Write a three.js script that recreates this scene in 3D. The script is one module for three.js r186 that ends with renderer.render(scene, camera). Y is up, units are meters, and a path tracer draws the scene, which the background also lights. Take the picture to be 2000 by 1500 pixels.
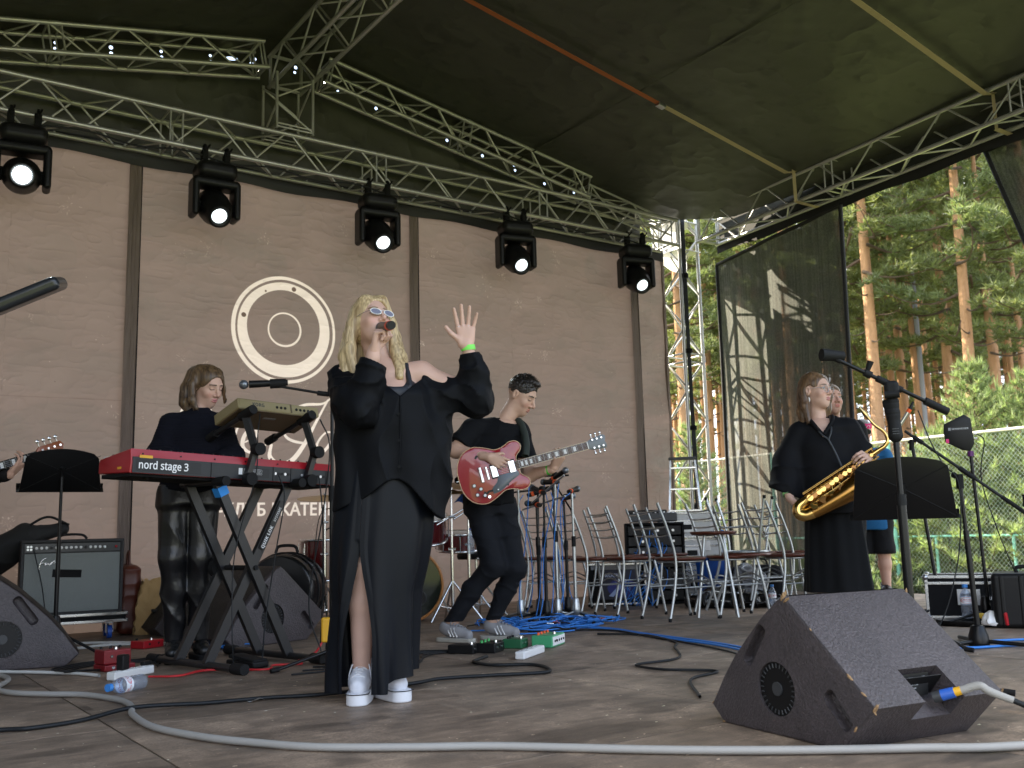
import * as THREE from 'three';
import { RoundedBoxGeometry } from 'three/addons/geometries/RoundedBoxGeometry.js';
import { Brush, Evaluator, SUBTRACTION } from 'three-bvh-csg';
import { mergeGeometries, toCreasedNormals } from 'three/addons/utils/BufferGeometryUtils.js';

// ---------------------------------------------------------------- camera, sky, sun, exposure
const scene = new THREE.Scene();
const RAD = Math.PI / 180;
const camera = new THREE.PerspectiveCamera(42.73, 4 / 3, 0.05, 900);
camera.position.set(0, 0.66, 0);
camera.rotation.order = 'YXZ';
camera.rotation.set(8.75 * RAD, -35 * RAD, -1.5 * RAD);
camera.focus = 4.6;
camera.userData.fStop = 5.6;

const SUN = new THREE.Vector3(-0.34, 0.74, -1).normalize();       // behind the stage, a little to its left
// a hazy summer sky with thin bright cloud, computed as an equirectangular map
{
  const W = 1024, H = 512, d = new Float32Array(W * H * 4), sd = SUN;
  const h2 = (i, j, s) => { let h = Math.imul(i, 374761393) ^ Math.imul(j, 668265263) ^ Math.imul(s, 1442695041); h = Math.imul(h ^ (h >>> 13), 1274126177); return ((h ^ (h >>> 16)) >>> 0) / 4294967296; };
  const n2 = (x, y, s) => { const i = Math.floor(x), j = Math.floor(y); let u = x - i, v = y - j; u = u * u * (3 - 2 * u); v = v * v * (3 - 2 * v); const A = h2(i, j, s), B = h2(i + 1, j, s), C = h2(i, j + 1, s), D = h2(i + 1, j + 1, s); return A + (B - A) * u + (C + (D - C) * u - A - (B - A) * u) * v; };
  for (let j = 0; j < H; j++) for (let i = 0; i < W; i++) {
    const up = ((j + 0.5) / H - 0.5) * Math.PI, az = ((i + 0.5) / W - 0.5) * 2 * Math.PI, y = Math.sin(up), x = Math.cos(az) * Math.cos(up), z = Math.sin(az) * Math.cos(up), o = (j * W + i) * 4;
    const e = Math.max(y, 0), k = Math.pow(1 - e, 3), cs = Math.max(0, x * sd.x + y * sd.y + z * sd.z), q = 1 / (e + 0.18);
    let c = 0, w = 0.5; for (let m = 0, f = 1.1; m < 5; m++, f *= 2.1, w *= 0.52) c += w * n2(x * q * f + 31, z * q * f + 17, m);
    c = Math.min(1, Math.max(0, (c - 0.36) / 0.3)); c = c * c * (3 - 2 * c); const halo = 0.5 * Math.pow(cs, 8) + 0.25 * Math.pow(cs, 60);
    const clear = [0.42 + 0.42 * k, 0.6 + 0.3 * k, 0.92 + 0.06 * k], cloud = [1.08, 1.06, 1.02];
    for (let m = 0; m < 3; m++) d[o + m] = (clear[m] * (1 - c * 0.85) + cloud[m] * c * 0.85 + halo * [1, 0.95, 0.85][m]);
    d[o + 3] = 1;
  }
  const t = new THREE.DataTexture(d, W, H, THREE.RGBAFormat, THREE.FloatType); t.mapping = THREE.EquirectangularReflectionMapping; t.magFilter = t.minFilter = THREE.LinearFilter; t.needsUpdate = true;
  scene.background = t; scene.environment = t; scene.backgroundIntensity = scene.environmentIntensity = 0.7;
}
const sun = new THREE.DirectionalLight(0xffefd6, 5);
sun.name = 'sun';
sun.position.copy(SUN).multiplyScalar(60).add(new THREE.Vector3(4, 0, -5));
sun.target.position.set(4, 0, -5);
sun.castShadow = true; sun.shadow.mapSize.set(4096, 4096);
Object.assign(sun.shadow.camera, { left: -40, right: 40, top: 40, bottom: -40, near: 1, far: 160 });
scene.add(sun, sun.target);
const renderer = new THREE.WebGLRenderer({ antialias: true });
renderer.toneMapping = THREE.LinearToneMapping;
renderer.toneMappingExposure = 4.6;
renderer.shadowMap.enabled = true;

// ---------------------------------------------------------------- numbers and noise
let seedState = 7;
function seed(n) { seedState = n >>> 0; }
function rnd() { seedState = (seedState + 0x6d2b79f5) | 0; let t = Math.imul(seedState ^ (seedState >>> 15), 1 | seedState); t = (t + Math.imul(t ^ (t >>> 7), 61 | t)) ^ t; return ((t ^ (t >>> 14)) >>> 0) / 4294967296; }
const rr = (a, b) => a + (b - a) * rnd();
const clamp = (x, a = 0, b = 1) => Math.min(b, Math.max(a, x));
const lerp = (a, b, t) => a + (b - a) * t;
const smooth = (a, b, x) => { const t = clamp((x - a) / (b - a)); return t * t * (3 - 2 * t); };
const V = (x, y, z) => new THREE.Vector3(x, y, z);
const hash = (i, j, k) => { let h = Math.imul(i, 374761393) ^ Math.imul(j, 668265263) ^ Math.imul(k, 2147483647 - 1274126177); h = Math.imul(h ^ (h >>> 13), 1274126177); return ((h ^ (h >>> 16)) >>> 0) / 4294967296; };
function noise3(x, y, z) {
  const i = Math.floor(x), j = Math.floor(y), k = Math.floor(z); let u = x - i, v = y - j, w = z - k;
  u = u * u * (3 - 2 * u); v = v * v * (3 - 2 * v); w = w * w * (3 - 2 * w);
  return lerp(lerp(lerp(hash(i, j, k), hash(i + 1, j, k), u), lerp(hash(i, j + 1, k), hash(i + 1, j + 1, k), u), v),
    lerp(lerp(hash(i, j, k + 1), hash(i + 1, j, k + 1), u), lerp(hash(i, j + 1, k + 1), hash(i + 1, j + 1, k + 1), u), v), w) * 2 - 1;
}
// tileable value noise, p cells round
function tnoise(x, y, p, s = 0) {
  const i = Math.floor(x), j = Math.floor(y); let u = x - i, v = y - j; u = u * u * (3 - 2 * u); v = v * v * (3 - 2 * v);
  const m = (a) => ((a % p) + p) % p;
  return lerp(lerp(hash(m(i), m(j), s), hash(m(i + 1), m(j), s), u), lerp(hash(m(i), m(j + 1), s), hash(m(i + 1), m(j + 1), s), u), v);
}
function tfbm(u, v, p, oct = 4, s = 0) { let a = 0, w = 0.5, n = 0; for (let o = 0; o < oct; o++) { a += w * tnoise(u * p, v * p, p, s + o); n += w; w *= 0.55; p *= 2; } return a / n; }

// ---------------------------------------------------------------- textures
function tex(n, f, srgb = true, rep = 1, m = n) {                   // f(u, v) -> [r, g, b] or a number, 0..1 (sRGB when a colour)
  const d = new Uint8Array(n * m * 4);
  for (let j = 0; j < m; j++) for (let i = 0; i < n; i++) {
    const c = f((i + 0.5) / n, (j + 0.5) / m), o = (j * n + i) * 4;
    if (typeof c === 'number') d[o] = d[o + 1] = d[o + 2] = clamp(c) * 255; else for (let k = 0; k < 3; k++) d[o + k] = clamp(c[k]) * 255;
    d[o + 3] = 255;
  }
  const t = new THREE.DataTexture(d, n, m); t.wrapS = t.wrapT = THREE.RepeatWrapping; t.magFilter = THREE.LinearFilter; t.minFilter = THREE.LinearMipmapLinearFilter; t.generateMipmaps = true;
  if (srgb) t.colorSpace = THREE.SRGBColorSpace;
  t.repeat.set(rep, rep); t.needsUpdate = true;
  return t;
}
function again(t, rx, ry = rx) { const c = t.clone(); c.repeat.set(rx, ry); c.needsUpdate = true; return c; }
function canvasTex(w, h, draw) {
  const c = document.createElement('canvas'); c.width = w; c.height = h; draw(c.getContext('2d'), w, h);
  const t = new THREE.CanvasTexture(c); t.colorSpace = THREE.SRGBColorSpace; t.anisotropy = 8; return t;
}
const grainT = tex(256, (u, v) => 0.5 + 0.5 * (tfbm(u, v, 32, 3, 5) - 0.5), false);       // fine even grain
const blotchT = tex(256, (u, v) => tfbm(u, v, 4, 5, 9), false);
const weaveT = tex(128, (u, v) => 0.5 + 0.28 * Math.sin(u * 128 * Math.PI / 2) * Math.cos(v * 128 * Math.PI / 2) + 0.2 * (hash(u * 128 | 0, v * 128 | 0, 3) - 0.5), false);

// ---------------------------------------------------------------- materials
const lin = (r, g, b) => new THREE.Color().setRGB(r, g, b);
function mat(color, o = {}) {
  const phys = ['transmission', 'clearcoat', 'sheen', 'anisotropy', 'ior', 'specularIntensity'].some((k) => k in o);
  return new (phys ? THREE.MeshPhysicalMaterial : THREE.MeshStandardMaterial)({ color, roughness: 0.6, ...o });
}
const M = {
  black: mat(lin(0.007, 0.007, 0.0075), { roughness: 0.42, specularIntensity: 0.55 }),
  blackMatt: mat(lin(0.008, 0.008, 0.0085), { roughness: 0.85, specularIntensity: 0.4, bumpMap: again(grainT, 6), bumpScale: 0.0006 }),
  blackRubber: mat(lin(0.009, 0.009, 0.0095), { roughness: 0.7, specularIntensity: 0.5 }),
  blackPaint: mat(lin(0.006, 0.006, 0.0065), { roughness: 0.32, specularIntensity: 0.6 }),
  darkGrey: mat(lin(0.04, 0.042, 0.045), { roughness: 0.5 }),
  grey: mat(lin(0.2, 0.2, 0.2), { roughness: 0.5 }),
  alu: mat(lin(0.6, 0.6, 0.58), { roughness: 0.42, metalness: 0.85, roughnessMap: again(blotchT, 1.5) }),
  chrome: mat(lin(0.75, 0.76, 0.77), { roughness: 0.14, metalness: 1 }),
  steel: mat(lin(0.5, 0.51, 0.52), { roughness: 0.3, metalness: 1 }),
  chairSteel: mat(lin(0.46, 0.49, 0.5), { roughness: 0.33, metalness: 0.9 }),
  white: mat(lin(0.78, 0.78, 0.77), { roughness: 0.45 }),
  whitePlastic: mat(lin(0.75, 0.75, 0.74), { roughness: 0.3 }),
  red: mat(lin(0.42, 0.012, 0.02), { roughness: 0.35 }),
  orange: mat(lin(0.85, 0.11, 0.02), { roughness: 0.5 }),
  yellow: mat(lin(0.8, 0.42, 0.02), { roughness: 0.45 }),
  blue: mat(lin(0.02, 0.09, 0.42), { roughness: 0.45 }),
  blueCable: mat(lin(0.03, 0.2, 0.62), { roughness: 0.45 }),
  redCable: mat(lin(0.55, 0.02, 0.025), { roughness: 0.45 }),
  greyCable: mat(lin(0.34, 0.325, 0.3), { roughness: 0.6, bumpMap: again(blotchT, 3), bumpScale: 0.0004 }),
  whiteCable: mat(lin(0.62, 0.62, 0.6), { roughness: 0.5 }),
  blackCable: mat(lin(0.009, 0.0105, 0.012), { roughness: 0.5, specularIntensity: 0.6 }),
  green: mat(lin(0.05, 0.42, 0.1), { roughness: 0.45 }),
  pink: mat(lin(0.75, 0.03, 0.2), { roughness: 0.5 }),
  purple: mat(lin(0.1, 0.01, 0.12), { roughness: 0.5 }),
  woodSeat: mat(lin(0.11, 0.03, 0.016), { roughness: 0.32 }),
};

// ---------------------------------------------------------------- objects
const used = new Map();
function numbered(name) { const n = used.get(name) ?? 0; used.set(name, n + 1); return n ? name + '_' + String(n).padStart(3, '0') : name; }
function thing(name, label, category, pos = [0, 0, 0], turn = 0, group) {
  const o = new THREE.Group(); o.name = numbered(name); o.position.set(...pos); o.rotation.y = turn; scene.add(o);
  o.userData = { label, category }; if (group) o.userData.group = group;
  return o;
}
function part(name, geo, material, parent) {
  const m = new THREE.Mesh(Array.isArray(geo) ? merge(geo) : geo, material); m.name = name; m.castShadow = m.receiveShadow = true; parent.add(m); return m;
}
function solo(name, label, category, geo, material, group) {
  const m = part(numbered(name), geo, material, scene); m.userData = { label, category }; if (group) m.userData.group = group; return m;
}
function struct(name, geo, material) { const m = part(numbered(name), geo, material, scene); m.userData = { kind: 'structure' }; return m; }
function dup(o, pos, turn, label, group) {
  const base = o.name.replace(/_\d{3}$/, ''), c = o.clone(); c.name = numbered(base); c.position.set(...pos); c.rotation.y = turn; scene.add(c);
  c.userData = { ...o.userData, label }; if (group) c.userData.group = group;
  return c;
}

// ---------------------------------------------------------------- shapes
function merge(list) {
  const g = list.map((a) => { const b = a.index ? a : indexed(a); for (const k of Object.keys(b.attributes)) if (!['position', 'normal', 'uv', 'color'].includes(k)) b.deleteAttribute(k); return b; });
  const cols = g.some((a) => a.attributes.color);
  if (cols) for (const a of g) if (!a.attributes.color) a.setAttribute('color', new THREE.BufferAttribute(new Float32Array(a.attributes.position.count * 3).fill(1), 3));
  return g.length === 1 ? g[0] : mergeGeometries(g);
}
function indexed(a) { const n = a.attributes.position.count, i = new Uint32Array(n); for (let k = 0; k < n; k++) i[k] = k; a.setIndex(new THREE.BufferAttribute(i, 1)); return a; }
function move(g, x, y, z) { return g.translate(x, y, z); }
function spin(g, rx, ry = 0, rz = 0) { return g.applyMatrix4(new THREE.Matrix4().makeRotationFromEuler(new THREE.Euler(rx, ry, rz))); }
function box(w, h, d, x = 0, y = 0, z = 0) { return boxUV(new THREE.BoxGeometry(w, h, d)).translate(x, y, z); }
function rbox(w, h, d, r = 0.01, x = 0, y = 0, z = 0, s = 2) { return boxUV(new RoundedBoxGeometry(w, h, d, s, Math.min(r, w / 2.01, h / 2.01, d / 2.01))).translate(x, y, z); }
function boxUV(g) {                                                  // uv in metres by the way a face points
  const p = g.attributes.position, n = g.attributes.normal, uv = new Float32Array(p.count * 2);
  for (let i = 0; i < p.count; i++) {
    const ax = Math.abs(n.getX(i)), ay = Math.abs(n.getY(i)), az = Math.abs(n.getZ(i));
    const q = ay >= ax && ay >= az ? [p.getX(i), p.getZ(i)] : ax >= az ? [p.getZ(i), p.getY(i)] : [p.getX(i), p.getY(i)];
    uv[2 * i] = q[0]; uv[2 * i + 1] = q[1];
  }
  g.setAttribute('uv', new THREE.BufferAttribute(uv, 2)); return g;
}
const UPV = V(0, 1, 0);
function rod(a, b, r1, r2 = r1, seg = 8) {
  const A = Array.isArray(a) ? V(...a) : a, B = Array.isArray(b) ? V(...b) : b, d = B.clone().sub(A), L = d.length();
  const g = new THREE.CylinderGeometry(r2, r1, L, seg, 1);
  g.applyMatrix4(new THREE.Matrix4().makeRotationFromQuaternion(new THREE.Quaternion().setFromUnitVectors(UPV, d.normalize())));
  return g.translate((A.x + B.x) / 2, (A.y + B.y) / 2, (A.z + B.z) / 2);
}
function barBox(a, b, w, h) {                                         // a square bar from a to b
  const A = V(...a), B = V(...b), d = B.clone().sub(A), L = d.length(), m = new THREE.Matrix4().lookAt(B, A, Math.abs(d.y) > 0.95 * L ? V(0, 0, 1) : UPV);
  return boxUV(new THREE.BoxGeometry(w, h, L)).applyMatrix4(m).translate((A.x + B.x) / 2, (A.y + B.y) / 2, (A.z + B.z) / 2);
}
function tube(pts, r, n = 40, seg = 7, closed = false, tension = 0.5) {
  const c = new THREE.CatmullRomCurve3(pts.map((p) => (Array.isArray(p) ? V(...p) : p)), closed, 'catmullrom', tension);
  return new THREE.TubeGeometry(c, n, r, seg, closed);
}
function taperTube(pts, radii, n = 40, seg = 12) {
  const c = new THREE.CatmullRomCurve3(pts.map((p) => V(...p))), f = c.computeFrenetFrames(n), pos = [], nor = [], uv = [], idx = [];
  for (let i = 0; i <= n; i++) {
    const t = i / n, P = c.getPoint(t), x = t * (radii.length - 1), k = Math.min(radii.length - 2, Math.floor(x)), r = lerp(radii[k], radii[k + 1], smooth(0, 1, x - k));
    for (let j = 0; j <= seg; j++) {
      const a = j / seg * Math.PI * 2, N = f.normals[i].clone().multiplyScalar(Math.cos(a)).addScaledVector(f.binormals[i], Math.sin(a));
      pos.push(P.x + N.x * r, P.y + N.y * r, P.z + N.z * r); nor.push(N.x, N.y, N.z); uv.push(j / seg, t);
      if (i && j) { const a0 = (i - 1) * (seg + 1) + j - 1, b0 = i * (seg + 1) + j - 1; idx.push(a0, a0 + 1, b0, b0, a0 + 1, b0 + 1); }
    }
  }
  for (const [row, sgn] of [[0, 1], [n, -1]]) {                      // end caps
    const P = c.getPoint(row / n), T = c.getTangent(row / n).multiplyScalar(-sgn), k = pos.length / 3; pos.push(P.x, P.y, P.z); nor.push(T.x, T.y, T.z); uv.push(0, 0);
    for (let j = 0; j < seg; j++) { const a0 = row * (seg + 1) + j; sgn > 0 ? idx.push(k, a0 + 1, a0) : idx.push(k, a0, a0 + 1); }
  }
  return geo(pos, nor, uv, idx);
}
function geo(pos, nor, uv, idx, col) {
  const g = new THREE.BufferGeometry();
  g.setAttribute('position', new THREE.Float32BufferAttribute(pos, 3));
  if (nor) g.setAttribute('normal', new THREE.Float32BufferAttribute(nor, 3));
  g.setAttribute('uv', new THREE.Float32BufferAttribute(uv, 2));
  if (col) g.setAttribute('color', new THREE.Float32BufferAttribute(col, 3));
  g.setIndex(idx); if (!nor) g.computeVertexNormals();
  return g;
}
function grid(nu, nv, f, uvScale = [1, 1]) {                          // f(u, v) -> [x, y, z]
  const pos = [], uv = [], idx = [];
  for (let j = 0; j <= nv; j++) for (let i = 0; i <= nu; i++) { pos.push(...f(i / nu, j / nv)); uv.push(i / nu * uvScale[0], j / nv * uvScale[1]); }
  for (let j = 0; j < nv; j++) for (let i = 0; i < nu; i++) { const a = j * (nu + 1) + i; idx.push(a, a + 1, a + nu + 1, a + nu + 1, a + 1, a + nu + 2); }
  return geo(pos, null, uv, idx);
}
function prism(pts, depth, bevel = 0.006, seg = 2) {                   // outline in x, y, thickness along z from 0 to depth
  const s = new THREE.Shape(pts.map((p) => new THREE.Vector2(p[0], p[1])));
  const g = new THREE.ExtrudeGeometry(s, { depth: depth - 2 * bevel, bevelEnabled: bevel > 0, bevelThickness: bevel, bevelSize: bevel, bevelOffset: -bevel, bevelSegments: seg, curveSegments: 16 });
  return boxUV(toCreasedNormals(g.translate(0, 0, bevel), 0.6));
}
function lathe(pts, seg = 24) { return new THREE.LatheGeometry(pts.map((p) => new THREE.Vector2(p[0], p[1])), seg); }
function disc(r, t, seg = 32) { return new THREE.CylinderGeometry(r, r, t, seg); }
function ball(r, x = 0, y = 0, z = 0, w = 14, h = 10) { return new THREE.SphereGeometry(r, w, h).translate(x, y, z); }
function tinted(g, r, gg, b) { const n = g.attributes.position.count, a = new Float32Array(n * 3); for (let i = 0; i < n; i++) { a[3 * i] = r; a[3 * i + 1] = gg; a[3 * i + 2] = b; } g.setAttribute('color', new THREE.BufferAttribute(a, 3)); return g; }
// ---------------------------------------------------------------- ground
const GY = -1.05;                                                    // the stage top is y = 0
const grassT = tex(512, (u, v) => { const a = tfbm(u, v, 6, 5, 2), b = tfbm(u, v, 64, 2, 8); return [0.33 + 0.13 * a + 0.16 * (b - 0.5), 0.36 + 0.14 * a + 0.16 * (b - 0.5), 0.2 + 0.08 * a + 0.1 * (b - 0.5)]; });
const duffT = tex(512, (u, v) => { const a = tfbm(u, v, 8, 5, 12), b = tfbm(u, v, 80, 2, 18); return [0.36 + 0.16 * a + 0.16 * (b - 0.5), 0.33 + 0.15 * a + 0.15 * (b - 0.5), 0.22 + 0.08 * a + 0.1 * (b - 0.5)]; });
const sandT = tex(256, (u, v) => { const a = tfbm(u, v, 12, 5, 22); return [0.56 + 0.16 * a, 0.52 + 0.14 * a, 0.46 + 0.12 * a]; });
const sheet = (x0, x1, z0, z1, y, s) => grid(1, 1, (u, v) => [lerp(x0, x1, u), y, lerp(z1, z0, v)], [(x1 - x0) / s, (z1 - z0) / s]);
struct('ground', sheet(-350, 350, -350, 350, GY - 0.012, 3), mat(0xffffff, { map: duffT, roughness: 1 }));
struct('field', sheet(-40, 20.6, -60, 45, GY - 0.008, 2.2), mat(0xffffff, { map: grassT, roughness: 1 }));
struct('path', sheet(20.6, 21.7, -60, 45, GY - 0.004, 1.5), mat(0xffffff, { map: sandT, roughness: 1 }));

// ---------------------------------------------------------------- stage deck: worn plywood sheets on a steel frame
function deckTex(s) {
  const stains = []; seed(900 + s); for (let i = 0; i < 26; i++) stains.push([rnd(), rnd(), rr(0.01, 0.05), rr(0.02, 0.12), rr(-0.5, 0.3)]);
  const specks = []; for (let i = 0; i < 150; i++) specks.push([rnd(), rnd(), rr(0.0006, 0.0022), rnd() < 0.72 ? rr(0.12, 0.4) : -0.14, rr(0.4, 2.5)]);
  const cell = new Map(); for (const q of specks) { const k = Math.floor(q[0] * 32) + 32 * Math.floor(q[1] * 32); (cell.get(k) ?? cell.set(k, []).get(k)).push(q); }
  return tex(896, (u, v) => {
    const g1 = tfbm(u * 0.25 + 0.02 * tfbm(u, v, 4, 2, s), v, 64, 3, s + 3), a = tfbm(u, v, 3, 5, s + 7), m = tfbm(u, v, 24, 4, s + 14), fine = hash(u * 896 | 0, v * 896 | 0, s + 4), fine2 = tnoise(u * 400, v * 400, 400, s + 5);
    let k = 0.245 + 0.1 * (a - 0.45) + 0.07 * (g1 - 0.5) + 0.08 * (m - 0.5) + 0.022 * (fine - 0.5) + 0.03 * (fine2 - 0.5);
    const dark = smooth(0.55, 0.68, tfbm(u * 0.5, v, 8, 4, s + 31)); k -= 0.05 * dark * (0.5 + m);
    for (const q of stains) { const dx = (u - q[0]) / q[3], dy = (v - q[1]) / q[2], d = dx * dx + dy * dy; if (d < 1) k += 0.08 * q[4] * (1 - d) * (0.4 + m); }
    const dust = smooth(0.52, 0.7, tfbm(u, v, 10, 5, s + 51)); k += 0.05 * dust * (0.3 + fine2);
    const sc = tnoise(u * 30 + 6 * a, v * 260, 260, s + 61); if (sc > 0.9 && m > 0.5) k += 0.05;
    for (const q of cell.get(Math.floor(u * 32) + 32 * Math.floor(v * 32)) ?? []) { const dx = (u - q[0]) / (q[2] * q[4]), dy = (v - q[1]) / q[2]; if (dx * dx + dy * dy < 1) k += q[3]; }
    k *= 1.72;
    return [k * 1.13, k * 0.98, k * 0.84];
  });
}
const deckTs = [deckTex(1), deckTex(2)];
const deckRough = tex(512, (u, v) => 0.5 + 0.32 * tfbm(u, v, 5, 5, 77) + 0.12 * (tfbm(u * 0.3, v, 48, 2, 71) - 0.5), false);
const deckBump = tex(512, (u, v) => tfbm(u * 0.25, v, 64, 3, 4), false);
const deckMs = [];
for (let i = 0; i < 6; i++) { const o = (t) => { const c = again(t, 1 / 1.95, 1 / 1.95); c.offset.set((i * 0.37) % 1, (i * 0.61) % 1); return c; }; deckMs.push(mat(0xffffff, { map: o(deckTs[i % 2]), roughnessMap: o(deckRough), roughness: 0.82, bumpMap: o(deckBump), bumpScale: 0.0012 })); }
const stage = thing('stage_platform', 'brown worn plywood stage deck that the whole band stands on', 'stage');
const SX = [-1.98, -1.03, 0.92, 2.87, 4.82, 6.77, 8.72], SZ = [-1.1, -2.5, -3.9, -5.3, -6.7, -8.1, -9.3];
{
  seed(11); const cache = {};
  for (let i = 0; i < SX.length - 1; i++) for (let j = 0; j < SZ.length - 1; j++) {
    const w = SX[i + 1] - SX[i] - 0.007, d = SZ[j] - SZ[j + 1] - 0.007, k = w.toFixed(2) + d.toFixed(2);
    cache[k] ??= rbox(w, 0.005, d, 0.002, 0, -0.0025, 0, 1);
    const p = part('deck_panel', cache[k], deckMs[(i * 5 + j * 3 + (i * j) % 2) % 6], stage); p.position.set((SX[i] + SX[i + 1]) / 2, rr(-0.0012, 0), (SZ[j] + SZ[j + 1]) / 2);
  }
  part('deck_underlay', box(10.7, 0.05, 8.2, 3.37, -0.032, -5.2), mat(lin(0.24, 0.19, 0.14), { roughness: 0.95 }), stage);
  for (let x = -1.9; x <= 8.8; x += 2.1) for (const z of [-1.2, -3.9, -6.5, -9.2]) part('leg', rod([x, GY, z], [x, -0.09, z], 0.024), M.alu, stage);
  part('skirt', box(10.7, 0.86, 0.01, 3.37, -0.56, -1.105), M.blackMatt, stage);
}

// ---------------------------------------------------------------- truss work
const trussM = mat(lin(0.5, 0.5, 0.48), { roughness: 0.4, metalness: 0.7 }), towerM = trussM;
const unitBrace = rod([0, 0, 0], [0, 1, 0], 1, 1, 7);
function placeRod(name, a, b, r, m, parent) {
  const o = part(name, unitBrace, m, parent), A = V(...a), d = V(...b).sub(A), L = d.length();
  o.position.copy(A); o.scale.set(r, L, r); o.quaternion.setFromUnitVectors(UPV, d.normalize()); return o;
}
// a square truss from A to B; side and up are unit vectors across it, c is the half width
function truss(t, A, B, side, up, c, m, { bay = 0.34, rc = 0.0205, rb = 0.0092, joint = 2, faces = [0, 1, 2, 3] } = {}) {
  A = V(...A); B = V(...B); side = V(...side).multiplyScalar(c); up = V(...up).multiplyScalar(c);
  const dir = B.clone().sub(A), L = dir.length(); dir.normalize();
  const cor = [[-1, -1], [1, -1], [1, 1], [-1, 1]].map(([s, u]) => side.clone().multiplyScalar(s).addScaledVector(up, u));
  const at = (k, s) => A.clone().addScaledVector(dir, s).add(cor[k]).toArray();
  for (let k = 0; k < 4; k++) placeRod('chord', at(k, 0), at(k, L), rc, m, t);
  const n = Math.max(2, Math.round(L / bay)), b = L / n, g = 0.028;
  for (const k of faces) {
    const k2 = (k + 1) % 4;
    for (let i = 0; i < n; i++) { const s0 = i * b + g, s1 = (i + 1) * b - g, odd = (i + k) % 2; placeRod('brace', at(odd ? k2 : k, s0), at(odd ? k : k2, s1), rb, m, t); }
    for (let s = 0; s <= L + 0.01; s += joint) for (const o of [-0.05, 0.05]) { const q = clamp(s + o, 0.02, L - 0.02); placeRod('upright', at(k, q), at(k2, q), rb, m, t); }
  }
  for (let s = joint; s < L - 0.1; s += joint) for (let k = 0; k < 4; k++) placeRod('connector', at(k, s - 0.035), at(k, s + 0.035), rc * 1.18, m, t);
  return t;
}
const TG = 'aluminium roof trusses of the stage';
truss(thing('lighting_truss', 'long horizontal aluminium truss above the brown backdrop carrying the moving head lamps', 'truss', [0, 0, 0], 0, TG), [-1.6, 4.09, -8.06], [7.95, 4.09, -8.06], [0, 0, 1], [0, 1, 0], 0.15, trussM, { joint: 1.9 });
const RS = 0.184, rx = 1 / Math.hypot(1, RS), ry = RS * rx;
truss(thing('rafter_truss', 'sloping aluminium gable truss rising from the tall corner tower to the ridge', 'truss', [0, 0, 0], 0, TG), [3.56, 4.965, -8.06], [6.68, 4.42, -8.06], [0, 0, 1], [ry, rx, 0], 0.12, trussM, { bay: 0.3, joint: 1.55 });
truss(thing('rafter_truss', 'short slimmer gable truss section joining the sloping truss to the corner tower', 'truss', [0, 0, 0], 0, TG), [6.7, 4.4, -8.1], [7.95, 4.17, -8.1], [0, 0, 1], [ry, rx, 0], 0.085, trussM, { bay: 0.3, joint: 9, rc: 0.013, rb: 0.007 });
truss(thing('rafter_truss', 'sloping aluminium gable truss on the far side of the ridge from the corner tower', 'truss', [0, 0, 0], 0, TG), [2.98, 4.965, -8.06], [-0.6, 4.27, -8.06], [0, 0, 1], [-ry, rx, 0], 0.12, trussM, { bay: 0.3, joint: 1.75 });
truss(thing('ridge_truss', 'aluminium truss along the roof ridge towards the audience', 'truss', [0, 0, 0], 0, TG), [3.27, 4.96, -8.25], [3.27, 4.96, -1.2], [1, 0, 0], [0, 1, 0], 0.15, trussM, { bay: 0.36, joint: 2 });
truss(thing('king_post', 'short dark upright truss between the lighting truss and the ridge', 'truss', [0, 0, 0], 0, TG), [3.23, 4.27, -8.06], [3.23, 4.8, -8.06], [1, 0, 0], [0, 0, 1], 0.17, trussM, { bay: 0.5, joint: 9, rb: 0.009, rc: 0.014 });
const sideA = V(8.36, 4.15, -7.85), sideB = V(7.8, 4.15, -1.2), sideD = sideB.clone().sub(sideA).normalize();
truss(thing('side_truss', 'aluminium eaves truss over the mesh side curtains and the open forest view', 'truss', [0, 0, 0], 0, TG), sideA.toArray(), sideB.toArray(), [sideD.z, 0, -sideD.x], [0, 1, 0], 0.145, trussM, { bay: 0.38, joint: 2.0 });
const tower = truss(thing('corner_tower', 'bright aluminium lattice tower standing at the corner beside the brown backdrop', 'tower'), [8.25, GY, -8.2], [8.25, 4.5, -8.2], [1, 0, 0], [0, 0, 1], 0.15, towerM, { bay: 0.37, joint: 1.85, rb: 0.011 });
for (const y of [3.95, 4.3]) part('corner_plate', rbox(0.36, 0.012, 0.36, 0.004, 8.25, y, -8.2), towerM, tower);
part('white_tarp', grid(12, 8, (u, v) => [7.98 + 0.56 * u, 3.86 + 0.56 * v - 0.08 * u, -8.4 + 0.03 * Math.sin(u * 7 + v * 4)]), mat(lin(0.8, 0.8, 0.8), { roughness: 0.9, transmission: 0.45, thickness: 0 }), tower);

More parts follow.
